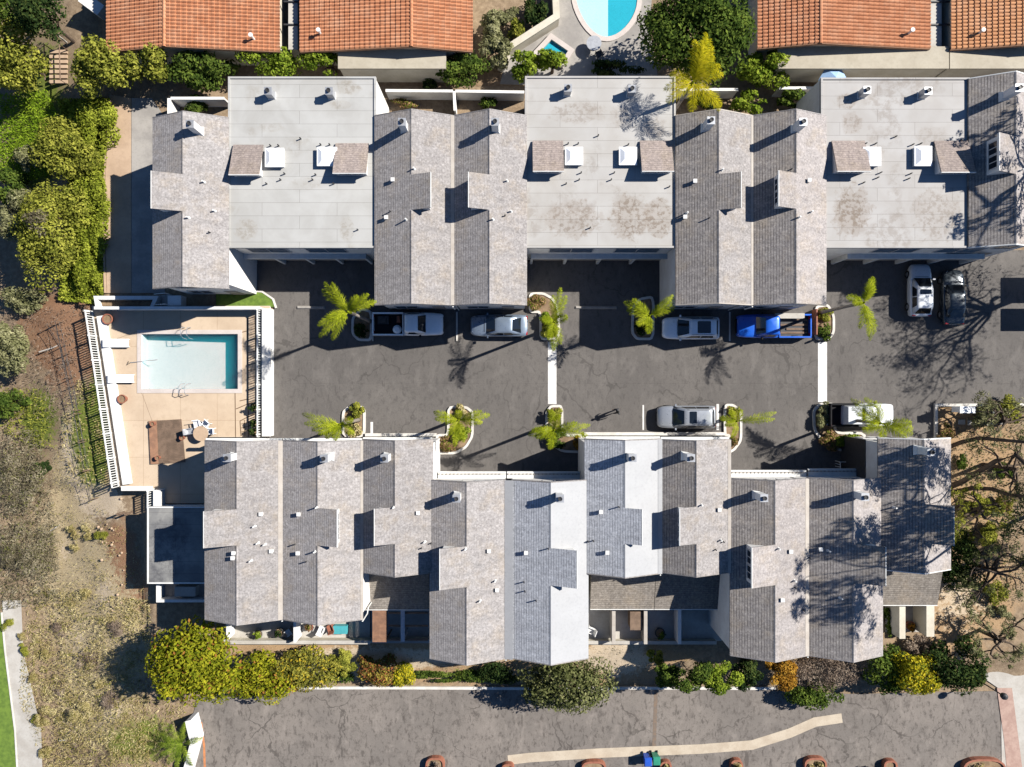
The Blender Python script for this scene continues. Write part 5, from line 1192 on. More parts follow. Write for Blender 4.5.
tree('rounded green bush right of the cream house wall', 462, 69, 2.4, 1.5, 2.6, 'l_green'); tree('pale grey green shrub beside the second tiled roof', 488, 34, 1.3, 1.9, 2.2, 'l_greygreen'); tree('small dome shaped pale shrub above the grey green shrub', 503, 15, 1.3, 1.0, 1.4, 'l_greygreen'); tree('pale blossoming shrub above the rounded green bush', 497, 55, 1.4, 1.4, 2.0, 'l_greygreen')
tree('small dark shrub at the top edge beside the cream angled wall', 535, 8, 1.2, 1.6, 1.8, 'l_dark'); tree('small green shrub inside the angle of the cream wall', 517, 32, .9, 1.0, 1.2, 'l_olive')
tree('yellow green bush left of the hot tub behind the middle flat roof', 523, 66, 1.3, 1.2, 2.6, 'l_bright'); tree('yellow green bush below the hot tub', 553, 64, 1.4, 1.2, 2.8, 'l_bright'); tree('dark low bush on the shaded terrace edge', 610, 70, 2.4, .7, 1.6, 'l_dark')
tree('large rounded dark green tree beside the kidney pool', 690, 35, 4.1, 3.6, 7.2, 'l_green', dens=1.6, leaf=.2, trunk=.3, zc=4.6, lobes=60)
tree('rounded green bush under the third tiled roof', 765, 69, 2.3, 1.6, 3.0, 'l_bright'); tree('bright leafy bush in the yard behind the brownish twin gables', 748, 103, 1.5, .9, 2.2, 'l_bright'); tree('small dark green bush left of the third flat roof', 790, 99, 1.5, .9, 2.0, 'l_green'); tree('low dark bush below the yellow palm', 706, 104, 2.0, .7, 1.2, 'l_dark')
shrub('dry brown shrub in the yard behind the left twin gables', 402, 104, 1.2, .8, 'l_redb', None, ry=.5); shrub('green shrub in the shaded yard behind the right twin gable', 488, 103, .9, 1.0, 'l_green', None, ry=.5); shrub('leafy shrub in the dark yard at the north end of the leftmost gable', 195, 105, 1.1, 1.2, 'l_green', None); shrub('small shrub in the alley below the second tiled roof', 428, 85, .7, .8, 'l_dark', None)
tree('bright ivy mound at the top of the bank along the side drive', 96, 120, 2.0, 2.6, 1.8, 'l_ivy', HB, leaf=.15, trunk=.08); tree('olive bush above the ivy bank near the side drive', 66, 150, 2.6, 2.6, 3.0, 'l_olive', HB, leaf=.16)
tree('large olive bush with brown patches on the upper hillside', 52, 232, 3.2, 4.0, 3.6, 'l_olive', HB, leaf=.17); shrub('grey brown twiggy shrub growing through the large olive bush', 42, 222, 1.3, 4.2, 'l_dry', HB, leaf=.16, zc=3.4, aspect=.25); shrub('grey green shrub at the lower side of the large olive bush', 34, 258, 1.5, 2.8, 'l_greygreen', HB, leaf=.16, zc=2.0); tree('grey twiggy bush left of the olive bush', 20, 215, 1.9, 2.2, 2.2, 'l_greygreen', HB, leaf=.16, trunk=.08); tree('yellow green ivy mound lower on the bank beside the drive', 92, 250, 1.6, 4.2, 1.6, 'l_ivy', HB, leaf=.15, trunk=.06); tree('ivy mound halfway down the bank beside the drive', 94, 190, 1.5, 3.0, 1.6, 'l_ivy', HB, leaf=.15, trunk=.06)
tree('small grey bush between lawn patches on the upper hillside', 30, 160, 1.3, 1.2, 1.4, 'l_greygreen', HB, leaf=.15, trunk=.06); tree('dark green bush at the left edge above the grass', 12, 190, 1.4, 1.6, 2.0, 'l_green', HB); tree('grey green bush at the left edge beside the brown soil', 12, 350, 1.9, 2.4, 2.6, 'l_greygreen', HB, leaf=.16); tree('dark green low bush at the left edge below the grey green bush', 8, 402, 1.9, 1.3, 1.6, 'l_green', HB, leaf=.16, trunk=.07); tree('small grey green shrub on the brown soil below the ivy', 26, 300, 2.4, 1.2, 1.4, 'l_greygreen', HB, leaf=.15, trunk=.06)
tree('large grey brown thicket at the left edge', 22, 480, 2.4, 3.2, 1.6, 'l_dry', HB, leaf=.16, trunk=.06, aspect=.2); tree('grey brown thicket below the large one at the left edge', 26, 550, 2.6, 2.6, 1.5, 'l_dry', HB, leaf=.16, trunk=.06, aspect=.2); tree('round dark green shrub between thicket and straw slope', 42, 466, .8, .8, .9, 'l_dark', HB, leaf=.12, trunk=.05)
# south side belt
SB = 'bushes along the road'
tree('large yellow green bushy tree with orange tips beside the road end', 196, 662, 3.6, 3.5, 6.0, 'l_hedge', SB, leaf=.2, dens=1.15, zc=3.5); tree('long yellow green bush right of the large bushy tree', 258, 674, 3.4, 2.2, 3.2, 'l_hedge', SB, leaf=.17); tree('dull green bush under the first south patios', 308, 667, 2.9, 1.9, 2.4, 'l_hedge2', SB, leaf=.16, trunk=.1)
shrub('small olive shrub below the second patio', 344, 662, 1.3, 1.2, 'l_olive', SB); shrub('reddish green shrub with yellow tips below the trellis', 376, 667, 2.0, 1.5, 'l_redhedge', SB, ry=1.5, leaf=.15); shrub('bright yellow shrub beside the reddish green shrub', 403, 674, 1.05, 1.3, 'l_yellow', SB, ry=1.3); shrub('dark low shrub between dirt and road left of the yellow one', 342, 676, 1.4, .9, 'l_green', SB, ry=.6)
bush('hedge', 'low dark green hedge strip beside the road kerb', 'hedge', 455, 676, 3.9, .6, .9, 'l_green', SB, .13); shrub('dark green shrub in the shade of the forward grey gable', 500, 674, 1.9, 1.5, 'l_dark', SB, ry=1.2)
bush('tree', 'wide grey olive tree hanging over the road kerb', 'tree', 562, 681, 4.4, 2.1, 4.8, 'l_olivegrey', SB, .17, .95, .16)
shrub('small olive shrub on the pale dirt below the wide lean-to roof', 655, 656, .85, .8, 'l_olive', SB); shrub('dark green shrub on the pale dirt near the kerb', 664, 676, 1.2, 3.2, 'l_green', SB, zc=2.3); shrub('green leafy shrub at the kerb left of the bright one', 691, 676, 1.7, 4.2, 'l_green', SB, ry=1.3, zc=3.0); shrub('bright yellow green shrub at the kerb in front of the brown gable', 721, 678, 1.6, 4.0, 'l_bright', SB, ry=1.4, zc=2.8); shrub('dark shrub in shade left of the orange bush', 747, 673, 1.4, 1.7, 'l_dark', SB)
shrub('orange brown bush below the striped brown gable', 777, 671, 2.0, 1.6, 'l_rust', SB, ry=1.5, leaf=.14); shrub('grey brown leafless bush between orange and green bushes', 832, 668, 3.6, 1.6, 'l_mauve', SB, ry=1.8, leaf=.15, aspect=.25); shrub('green bush leaning over the end of the tan gutter strip', 814, 692, 2.6, 1.9, 'l_green', SB, ry=1.5, leaf=.16)
tree('dark green bush left of the bright yellow bush', 886, 672, 2.0, 2.0, 3.0, 'l_green', SB, leaf=.16); tree('bright yellow flowering bush beside the road', 914, 669, 2.2, 2.0, 3.4, 'l_yellow', SB, leaf=.15, dens=1.0); tree('dark green tree right of the bright yellow bush', 954, 663, 2.5, 2.3, 3.6, 'l_dark', SB, leaf=.17); shrub('light green shrub at the foot of the dark green tree', 978, 676, .8, 1.0, 'l_olive', SB)
tree('dark shaded bush beside the small brown patio', 958, 560, 2.2, 2.2, 3.0, 'l_dark', leaf=.17); shrub('dark round shrub on the dirt below the small patio', 922, 648, 1.3, 1.2, 'l_mauve', None); shrub('dark green shrub at the side of the small patio', 886, 622, .45, .9, 'l_green', None, ry=1.2)
GB = 'shrubs in the right hand garden'
for px, py, r, m_, lab in ((884 + 60, 432, .9, 'l_redb', 'reddish shrub at the corner of the right garden kerb'), (986, 418, 1.3, 'l_greygreen', 'pine green shrub in the upper right garden'), (1008, 410, 1.2, 'l_olive', 'olive shrub at the upper right garden edge'), (975, 505, 1.2, 'l_olive', 'yellow green shrub in the middle of the right garden'), (940, 512, .6, 'l_straw', 'small straw shrub beside the east gable'), (987, 535, 1.1, 'l_olive', 'yellowish shrub lower in the right garden'), (1006, 470, .8, 'l_green', 'small dark shrub near the right picture edge'), (962, 463, .6, 'l_green', 'small dark clump on the dirt between the trunks'), (1000, 505, .9, 'l_redb', 'brown shrub between trunks at the right'), (948, 540, .8, 'l_green', 'dark shrub against the shaded gable corner'), (995, 592, 1.0, 'l_olive', 'olive shrub beside the right walk'), (1004, 612, .7, 'l_greygreen', 'small grey shrub at the edge of the pale path')):
    shrub(lab, px, py, r, r * .9, m_, GB, .12)
for px, py, r, lab in ((62, 628, .9, 'brown dead shrub high on the straw slope'), (118, 628, .8, 'brown dead shrub beside the tree shadow'), (88, 662, 1.0, 'wide brown dead shrub in the middle of the straw slope'), (60, 690, .8, 'brown dead shrub near the walk on the straw slope'), (112, 700, .9, 'brown dead shrub next to the pale sandy ring'), (74, 742, .9, 'brown dead shrub low on the straw slope')):
    shrub(lab, px, py, r, .5, 'l_mauve', 'brown dead shrubs on the straw slope', .12, aspect=.22)
for k in range(22):
    px, py = R.uniform(98, 124), R.uniform(498, 612); p = G(px, py, .02); r_ = R.uniform(.06, .13); mb = MB(); mb.lathe(tuple(p), [(r_ * .6, -.06), (r_, 0), (r_ * .85, r_ * .5), (r_ * .35, r_ * .75)], 7)
    single('stone', mb, 'conctan', 'small pale stone scattered on the reddish soil beside the carport', 'stone', tuple(p), 'pale stones on the reddish soil')
# round dry grass tufts on the hillside
for i, (px, py, r, lab) in enumerate(((70, 528, .42, 'topmost left tuft of the cluster above the straw slope'), (86, 527, .42, 'top right tuft of the cluster above the straw slope'), (75, 536, .45, 'dark edged tuft in the centre of the cluster'), (88, 536, .42, 'inner right tuft of the cluster'), (101, 536, .6, 'largest greenish tuft of the cluster'), (75, 546, .5, 'lowest tuft of the cluster'), (85, 594, .55, 'lone round tuft on the straw slope'), (97, 684, .55, 'round tuft beside the tree shadow'), (46, 655, .6, 'round tuft nearest the walk edge'), (33, 678, .5, 'small tuft beside the walk'), (24, 650, .6, 'long green tuft on the walk edge'), (45, 716, .9, 'wide straw tuft low on the slope'), (80, 712, 1.0, 'wide brown tuft beside the pale sandy ring'), (22, 636, .5, 'tuft at the upper end of the walk'), (38, 720, .55, 'green tuft at the lower walk edge'), (46, 752, .7, 'yellow tuft near the lower edge'), (9, 625, .6, 'green tuft at the top of the lawn'))):
    bush('grass_tuft', 'dry round grass clump, ' + lab, 'grass clump', px, py, r, r, r * 1.1, 'l_straw' if i not in (4, 10, 14, 16) else 'l_olive', 'dry round grass tufts', .10, 1.0, None, jitter=.9, aspect=.25)
# young palm by the road wall
gz = zt(180, 744); x, y = WX(182, gz + 1.4), WY(744, gz + 1.4)
t = thing('young_palm', 'small bright fan of palm leaves beside the white road wall', 'palm', (x, y, gz))
mb = MB(); mb.tube([(x, y, gz - .1), (x, y, gz + 1.3)], [.14, .1], 8); mb.build('trunk', 'palmbark', t)
for az in (150, 175, 205, 235, 260, 115, 80, 300, 20): quads_obj('frond', frond((x, y, gz + 1.3), math.radians(az), math.radians(40), 2.1, .42), 'l_bright', t, (x, y, gz))

# trees standing right of the frame: bare crown and two pines whose limbs cross the garden
def limbs(mb, p, d, length, r, depth, rr, tips, bend=.28):
    n = 4; pts = [p.copy()]; q = p.copy(); dd = d.copy()
    for i in range(n):
        dd = (dd + Vector((rr.gauss(0, bend), rr.gauss(0, bend), rr.gauss(0.02, bend * .6)))).normalized(); q = q + dd * (length / n); pts.append(q.copy())
    mb.tube(pts, [r * (1 - .45 * i / n) for i in range(n + 1)], 6 if depth < 2 else 4)
    if depth <= 0: tips.append((q.copy(), dd.copy())); return
    for k in range(3 if depth > 1 else 3):
        i = rr.choice([2, 3, 4]) if k else 4
        nd = (dd + Vector((rr.gauss(0, .6), rr.gauss(0, .6), rr.gauss(.1, .35)))).normalized()
        limbs(mb, pts[i], nd, length * rr.uniform(.6, .85), r * .52, depth - 1, rr, tips, bend)
rr = random.Random(5)
def big_tree(label, x, y, z0, dirs, hgt, r, depth, leafmat_, crown_r=.9, leaf=.14, name='tree', seed=5, per=60, pts_extra=()):
    rr = random.Random(seed)
    t = thing(name, label, 'tree', (x, y, z0)); tips = []
    mb = MB(); base = Vector((x, y, z0 - .2)); top = Vector((x, y, z0 + hgt)); mb.tube([base, (base + top) / 2 + Vector((.1, .1, 0)), top], [r, r * .8, r * .65], 10); mb.build('trunk', 'bark', t, smooth=True)
    mb = MB()
    for (dx, dy, dz, ln) in dirs: limbs(mb, top, Vector((dx, dy, dz)).normalized(), ln, r * .55, depth, rr, tips)
    mb.build('limbs', 'bark', t, smooth=True)
    if leafmat_:
        Q = [crown_quads(tuple(p), (crown_r, crown_r, crown_r * .5), per, leaf, 6, .8, .3) for p, d in tips]
        quads_obj('crown', np.concatenate(Q), leafmat_, t, (x, y, z0))
    return t
big_tree('tall bare tree at the right edge casting branch shadows on the court', 48.3, 9.5, 0, [(-1, .15, .3, 3.2), (-.9, -.4, .4, 3.2), (-.8, .5, .5, 3.0), (-.3, .8, .7, 3.0), (.5, .6, .8, 2.8), (.6, -.5, .7, 2.8), (-.6, -.9, .4, 3.0), (-.2, -.3, 1, 2.8), (-1, -.1, .15, 3.2)], 7.6, .30, 4, 'l_mauve', .5, .11, seed=9, per=12)
big_tree('pine with needle clumps beyond the top right roof', 42.2, 17.2, 0, [(-1, .1, .25, 2.6), (-.8, -.5, .4, 2.6), (.4, .6, .8, 2.2), (.2, -.7, .9, 2.2)], 10.5, .28, 2, 'l_dark', .75, .16, 'pine_tree', 3, 55)
def leaning_pine(label, bpx, bpy_, z0, wayp, r, tips_at, seed):
    rr = random.Random(seed); x, y = WX(bpx, z0), WY(bpy_, z0); t = thing('pine_tree', label, 'pine tree', (x, y, z0), 'leaning pines in the right garden')
    pts = [Vector((x, y, z0 - .2))] + [Vector(w) for w in wayp]; mb = MB(); n = len(pts); mb.tube(pts, [r * (1 - .55 * i / (n - 1)) for i in range(n)], 10); mb.build('trunk', 'bark', t, smooth=True)
    mb = MB(); tips = []
    for (dx, dy, dz, ln) in tips_at: limbs(mb, pts[-1], Vector((dx, dy, dz)).normalized(), ln, r * .4, 2, rr, tips, .22)
    mb.build('limbs', 'bark', t, smooth=True)
    Q = [crown_quads(tuple(p), (1.15, .95, .5), 170, .15, 7, .8, .28) for p, d in tips]; quads_obj('crown', np.concatenate(Q), 'l_pine', t, (x, y, z0)); return t
leaning_pine('dark pine trunk rising to the right from the shaded east gable', 951, 487, .05, [W(962, 482, 1.2), W(978, 472, 2.6), W(996, 461, 4.2), W(1016, 455, 5.8), (37.6, -7.0, 8.6), (36.6, -8.0, 11.5)], .25, [(-.6, .6, .4, 2.4), (-.8, -.3, .3, 2.4), (.3, -.8, .5, 2.2), (.6, .5, .5, 2.2), (-.2, 1, .3, 2.6)], 4)
leaning_pine('second dark pine trunk forking lower from the same corner', 958, 492, .05, [W(972, 488, 1.2), W(992, 489, 2.6), W(1010, 495, 4.0), W(1034, 498, 6.0), (38.6, -9.8, 9.5), (37.6, -10.3, 13), (36.4, -10.4, 15)], .19, [(-.9, .1, .3, 2.4), (-.5, -.8, .4, 2.2), (.5, -.6, .5, 2), (-.2, .9, .3, 2.2)], 12)
leaning_pine('upper pine trunk crossing the dirt north of the others', 951, 447, .05, [W(962, 442, 1.0), W(980, 438, 2.4), W(1000, 440, 3.8), W(1024, 442, 5.6), (39.6, -4.6, 8.5), (38.8, -4.9, 11)], .19, [(-.8, .3, .4, 2.4), (-.5, -.8, .4, 2.2), (.6, .5, .5, 2.2)], 21)
leaning_pine('pine standing beyond the right edge that dapples the walk', 1075, 500, .0, [(46.6, -9.5, 3), (46.2, -9.8, 5.5)], .26, [(-.9, -.1, .3, 3), (-.7, -.7, .3, 3), (.2, -.9, .4, 2.6), (-.5, .8, .4, 2.6), (.7, .3, .4, 2.4)], 44)
# pale pine at the lower right
def low_pine(label, px, py, h, spread, seed, mat='l_greygreen', n=9, per=100):
    x, y = WX(px, h * .8), WY(py, h * .8); z0 = zt(512 + x * S, 383.5 - y * S); t = thing('pine_tree', label, 'pine tree', (x, y, z0), 'low open pines in the right garden'); rr = random.Random(seed); tips = []
    mb = MB(); mb.tube([(x, y, z0 - .1), (x + .1, y, z0 + h * .5), (x, y + .1, z0 + h * .85)], [.17, .14, .1], 8); mb.build('trunk', 'bark', t)
    mb = MB()
    for k in range(n): a = k * 2.4 + rr.uniform(-.3, .3); limbs(mb, Vector((x, y, z0 + h * (.45 + .4 * k / n))), Vector((math.cos(a), math.sin(a), .12)).normalized(), spread * rr.uniform(.75, 1.15), .11, 1, rr, tips, .24)
    mb.build('limbs', 'bark', t); Q = [crown_quads(tuple(p), (.6, .6, .25), per, .12, 6, .8, .25) for p, d in tips]; quads_obj('crown', np.concatenate(Q), mat, t, (x, y, z0))
low_pine('pale green open pine beside the right walk at the lower right', 1002, 642, 3.2, 1.7, 31)
low_pine('open pine with dark limbs by the pale upper end of the right walk', 1000, 574, 4.2, 2.2, 8, 'l_pine', 10, 95)
low_pine('straggly pine in the middle of the right garden', 982, 512, 3.6, 1.8, 15, 'l_olive', 8, 110)
low_pine('small pine with sparse needles at the upper right picture edge', 1006, 422, 3.2, 1.7, 19, 'l_greygreen', 8, 85)
low_pine('sparse pine against the right picture edge between the leaning trunks', 1016, 470, 4.6, 1.9, 23, 'l_pine', 8, 85)

# ================================================================== ground cover nobody could count
def in_poly(px, py, poly):
    c = np.zeros(len(px), bool); n = len(poly)
    for i in range(n):
        x1, y1 = poly[i]; x2, y2 = poly[(i + 1) % n]
        k = ((y1 > py) != (y2 > py)) & (px < (x2 - x1) * (py - y1) / (y2 - y1 + 1e-9) + x1); c ^= k
    return c
def cover(name, label, poly, n, mat, size, hgt, aspect=.3, clump=0.0, upright=.5):
    xs = [p[0] for p in poly]; ys = [p[1] for p in poly]
    px = NR.uniform(min(xs), max(xs), n * 3); py = NR.uniform(min(ys), max(ys), n * 3)
    k = in_poly(px, py, poly)
    if clump:
        K = max(20, int(n / 45)); cx = NR.uniform(min(xs), max(xs), K); cy = NR.uniform(min(ys), max(ys), K); pk = NR.integers(0, K, len(px)); sg = NR.uniform(2.0, 7.0, K)
        mv = NR.uniform(size=len(px)) < clump
        px = np.where(mv, cx[pk] + NR.normal(0, 1, len(px)) * sg[pk], px); py = np.where(mv, cy[pk] + NR.normal(0, 1, len(px)) * sg[pk], py); k = in_poly(px, py, poly)
    px, py = px[k][:n], py[k][:n]
    z = np.array([zt(a, b) for a, b in zip(px, py)]); fz = (H - z) / H
    P = np.stack([(px - 512) / S * fz, (383.5 - py) / S * fz, z + NR.uniform(.02, hgt, len(px))], 1)
    nr = np.tile([0, 0, 1.0], (len(px), 1)) + NR.normal(0, upright, (len(px), 3))
    o = quads_obj(name, leaves_at(P, nr, size, aspect, .3), mat); tag(o, label, None, None, 'stuff'); return o
cover('ivy', 'yellow green ivy covering the bank', [(112, 100), (96, 100), (60, 100), (70, 180), (60, 300), (104, 305), (103, 200)], 11000, 'l_ivy', .15, .35, .55)
cover('grass', 'bright grass patches high on the hillside', [(0, 95), (48, 90), (60, 120), (52, 175), (20, 185), (0, 180)], 5000, 'l_grass', .14, .25, .3, .3)
cover('dry_grass', 'dry straw grass over the lower hillside', [(30, 585), (150, 600), (152, 660), (150, 767), (60, 800), (20, 700)], 18000, 'l_straw', .12, .25, .18, .75, .8)
cover('dry_brush', 'grey brown brush over the left hillside', [(0, 430), (40, 430), (60, 520), (62, 600), (0, 610)], 7000, 'l_dry', .17, .45, .13, .3, .9)
cover('weeds', 'straw coloured weeds beside the pool fence', [(66, 380), (92, 380), (112, 480), (85, 500), (62, 450)], 1000, 'l_straw', .11, .2, .3, .8)
cover('weeds', 'olive weeds at the left edge', [(0, 385), (45, 390), (60, 450), (20, 440), (0, 430)], 1100, 'l_olive', .12, .3, .3, .5)
cover('leaf_litter', 'brown litter on the upper hillside soil', [(0, 305), (90, 305), (88, 400), (50, 430), (0, 380)], 2200, 'l_mauve', .11, .06, .2, .5)
cover('dry_grass', 'short straw grass around the tuft cluster', [(58, 440), (100, 500), (140, 545), (150, 600), (60, 600), (50, 520)], 2200, 'l_straw', .09, .12, .18, .6, .8)
cover('leaf_litter', 'dry litter over the right garden', [(936, 412), (1024, 408), (1024, 600), (960, 640), (945, 560), (953, 440)], 4200, 'l_dry', .10, .06, .3, .3)
cover('leaf_litter', 'dry litter on the slope above the road', [(230, 646), (730, 646), (730, 684), (262, 684)], 2200, 'l_dry', .07, .05, .3, .5)
cover('dry_grass', 'straw grass at the bottom of the hillside', [(60, 690), (186, 700), (184, 800), (50, 800)], 4500, 'l_straw', .14, .2, .16, .4, .8)

# right garden kerb, notice board and lamp
mb = MB(); mb.band(pp([(935, 442), (935, 405), (1060, 404.5)]), .22, -.1, .22); t = single('garden_kerb', mb, 'kerb', 'white kerb round the corner of the right garden', 'kerb', (WX(935), WY(405), 0))
t = thing('notice_board', 'white notice board with dark panels at the garden corner', 'sign', (WX(952), WY(409), 0), None); x, y = WX(949, .4), WY(409, .4)
M['panel'] = plain('board_panel', (.7, .7, .69), None, 3, .6)
mb = MB(); mb.box(x - .1, y - .22, .9, x + 1.05, y + .22, 1.95); mb.build('board_box', 'panel', t); mb = MB(); mb.box(x - .14, y - .27, 1.951, x + 1.1, y + .27, 2.02); mb.build('roof', 'skylight', t)
for q in (0.05, .9): mb = MB(); mb.box(x + q - .05, y - .05, -.05, x + q + .05, y + .05, .899); mb.build('post', 'darkmetal', t)
mb = MB(); mb.box(x + .05, y - .24, 1.05, x + .9, y - .221, 1.8); mb.build('door_panel', 'glass', t)
def lamp(label, px, py, h, z0=0.0, r=.28):
    x, y = WX(px, z0), WY(py, z0); t = thing('street_lamp', label, 'street lamp', (x, y, z0)); mb = MB(); mb.lathe((x, y, z0 - .05), [(.14, 0), (.14, .3), (.06, .4), (.05, h - .3)], 10); mb.build('post', 'darkmetal', t)
    mb = MB(); mb.lathe((x, y, z0 + h - .35), [(.08, 0), (r * .8, .1), (r, .3), (r * .8, .45), (.08, .55)], 14); mb.build('lamp_shade', 'darkmetal', t)
M['lampglass'] = plain('lamp_globe', (.55, .54, .5), None, 2, .3)
lamp('slim lamp post in the upper right garden', 970, 411, 2.6, .0, .14); lamp('round globe street lamp by the pale path at the lower right', 980, 681, 2.9, ROADZ)
lamp('short bollard lamp at the corner of the island by the blue pickup', 824, 336, 1.2, 0, .1)
t = thing('carport', 'two added unseen panels beyond the right edge throwing square shadows on the court', 'carport', (42.5, 7.5, 0))  # added out of view only to cast two square shadows
for ya, yb in ((264, 289), (295, 317)):
    xa, xb = WX(1037), WX(1090); mb = MB(); mb.box(xa, WY(yb), 2.6, xb, WY(ya), 2.72); rp = mb.build('shadow_panel', 'metal', t)
    for xx in (xb - .2, xa + 2.2): mb = MB(); mb.box(xx - .06, WY((ya + yb) / 2) - .06, -.05, xx + .06, WY((ya + yb) / 2) + .06, 2.599); mb.build('post', 'metal', t)
# stepping slabs in the right garden
for i in range(5):
    p = G(961 + i * 9.5, 422 + (i % 2) * .8, .1); mb = MB(); mb.box(p.x - .28, p.y - .2, p.z - .08, p.x + .28, p.y + .2, p.z); single('stepping_stone', mb, 'concpale', 'pale stepping stone in the row across the upper right garden', 'stepping stone', tuple(p), 'stepping stones in the right garden')

# ================================================================== fences and odds on the hillside
def wire_fence(label, pts, step=2.4):
    P = [G(a, b) for a, b in pts]; t = thing('wire_fence', label, 'fence', tuple(P[0]), 'low wire fences on the hillside'); po = []
    mb = MB()
    for i in range(len(P) - 1):
        n = max(1, int((P[i + 1] - P[i]).length / step))
        for k in range(n + (i == len(P) - 2)): po.append(P[i].lerp(P[i + 1], k / n))
    for q in po: mb = MB(); mb.tube([(q.x, q.y, q.z - .2), (q.x, q.y, q.z + 1.0)], .04, 6); mb.build('post', 'wood', t)
    mb = MB()
    for i in range(len(po) - 1):
        for zz in (.35, .92): mb.tube([po[i] + Vector((0, 0, zz)), po[i + 1] + Vector((0, 0, zz))], .018, 4)
    mb.build('wire', 'darkmetal', t)
wire_fence('low wire fence running down the slope beside the pool railing', [(54, 325), (66, 345), (80, 410), (97, 498)]); wire_fence('second wire fence nearer the pool railing', [(62, 322), (76, 385), (90, 470)])
t = thing('gate_frame', 'thin wooden gate frame on the dirt beside the carport', 'gate', tuple(G(130, 515))); p = G(128, 515)
mb = MB()
for px in (124, 132): q = G(px, 512); mb.box(q.x - .06, q.y - .06, q.z - .1, q.x + .06, q.y + .06, q.z + 1.1)
mb.build('post', 'wood', t); a, b = G(124, 512), G(132, 512); mb = MB()
for zz in (.4, 1.0): mb.box(a.x, a.y - .03, a.z + zz - .04, b.x, a.y + .03, a.z + zz + .04)
mb.build('rail', 'wood', t)
t = thing('wooden_steps', 'weathered wooden steps between the trees at the upper left', 'steps', tuple(G(60, 70))); 
for k in range(7):
    p = G(59, 52 + k * 5, .06); mb = MB(); mb.box(p.x - .75, p.y - .14, p.z - .1, p.x + .75, p.y + .14, p.z + .05); mb.build('tread', 'conctan', t)
mb = MB()
for px in (52, 67): a, b = G(px, 50), G(px + 1, 85); mb.tube([a + Vector((0, 0, -.1)), a + Vector((0, 0, 1.0)), b + Vector((0, 0, 1.0)), b + Vector((0, 0, -.1))], .05, 6)
mb.build('handrail', 'wood', t)
p = G(66, 42); mb = MB(); mb.tube([p + Vector((0, 0, -.1)), p + Vector((.1, 0, 3.2))], [.07, .05], 8); single('wooden_post', mb, 'concpale', 'pale leaning post beside the wooden steps', 'post', tuple(p))
for px, py, ln, a, lab in ((45, 545 - 12, 1.6, .5, 'pale fallen branch at the edge of the brush'), (40, 352, 2.2, .35, 'pale fallen branch on the brown soil'), (60, 740, 1.8, .2, 'pale plank lying near the lower walk')):
    p = G(px, py, .1); d = Vector((math.cos(a), math.sin(a), .03)) * ln; mb = MB(); mb.tube([p, p + d * .5 + Vector((.1, -.05, .05)), p + d], [.06, .05, .025], 6); single('fallen_branch', mb, 'concpale', lab, 'branch', tuple(p))

# ================================================================== along the bottom edge of the picture
def tub(label, px, py, rx, ry, plant, h=.5, group='terracotta planters along the road', ph=.5, lm='l_redb'):
    py += 3; rx *= .9; ry *= .9
    x, y = WX(px, ROADZ + h), WY(py, ROADZ + h); t = thing('planter', label, 'planter', (x, y, ROADZ), group)
    pts = [(x + rx * math.copysign(abs(math.cos(a)) ** .7, math.cos(a)), y + ry * math.copysign(abs(math.sin(a)) ** .7, math.sin(a))) for a in [2 * math.pi * k / 24 for k in range(24)]]
    mb = MB(); mb.band(pts, .16, ROADZ - .02, ROADZ + h, True); mb.build('rim', 'rust', t); mb = MB(); mb.prism(pts, ROADZ - .02, ROADZ + h - .12); mb.build('soil', 'soil', t)
    if plant: quads_obj('foliage', crown_quads((x, y, ROADZ + h + ph * .2), (rx * .75, ry * .75, ph), 260, .11), lm, t, (x, y, ROADZ))
    return t
tub('small terracotta planter left of the tan gutter strip', 435, 764, .8, .75, True, lm='l_mauve'); tub('wide tan planter left of the blue bin', 594, 766, 1.05, .6, False); tub('small terracotta planter right of the green bin', 666, 765, .45, .5, True, lm='l_straw')
tub('terracotta planter with brown shrub between bin and oval planter', 737, 765, .5, .65, True, lm='l_straw'); tub('oval terracotta planter with pale stones', 816, 763, .95, .65, True, ph=.25, lm='l_straw'); tub('tiny terracotta planter at the dark shadow', 891, 764, .55, .5, False); tub('large terracotta planter with grass in the lower right corner', 985, 768, 1.9, 1.0, True, lm='l_straw')
tub('small terracotta planter at the lower edge left of the wide tan one', 508, 767, .5, .45, True, lm='l_straw')
def bin_(label, px, py, mat):
    x, y = WX(px, ROADZ + 1), WY(py, ROADZ + 1); t = thing('wheelie_bin', label, 'bin', (x, y, ROADZ), 'wheelie bins')
    mb = MB(); mb.hexa([(x - .22, y - .25, ROADZ + .05), (x + .22, y - .25, ROADZ + .05), (x + .22, y + .25, ROADZ + .05), (x - .22, y + .25, ROADZ + .05), (x - .29, y - .33, ROADZ + 1), (x + .29, y - .33, ROADZ + 1), (x + .29, y + .33, ROADZ + 1), (x - .29, y + .33, ROADZ + 1)]); mb.build('bin_body', mat, t)
    mb = MB(); mb.hexa([(x - .32, y - .37, ROADZ + 1.002), (x + .32, y - .37, ROADZ + 1.002), (x + .32, y + .36, ROADZ + 1.002), (x - .32, y + .36, ROADZ + 1.002), (x - .26, y - .3, ROADZ + 1.09), (x + .26, y - .3, ROADZ + 1.09), (x + .26, y + .3, ROADZ + 1.09), (x - .26, y + .3, ROADZ + 1.09)]); mb.build('lid', mat, t)
    for s_ in (-.26, .26): mb = MB(); mb.tube([(x + s_ - .03, y + .3, ROADZ + .1), (x + s_ + .03, y + .3, ROADZ + .1)], .1, 10); mb.build('wheel', 'darkmetal', t)
M['binblue'] = plain('blue_plastic', (.02, .08, .42), None, 2, .45); M['bingreen'] = plain('green_plastic', (.03, .22, .14), None, 2, .45)
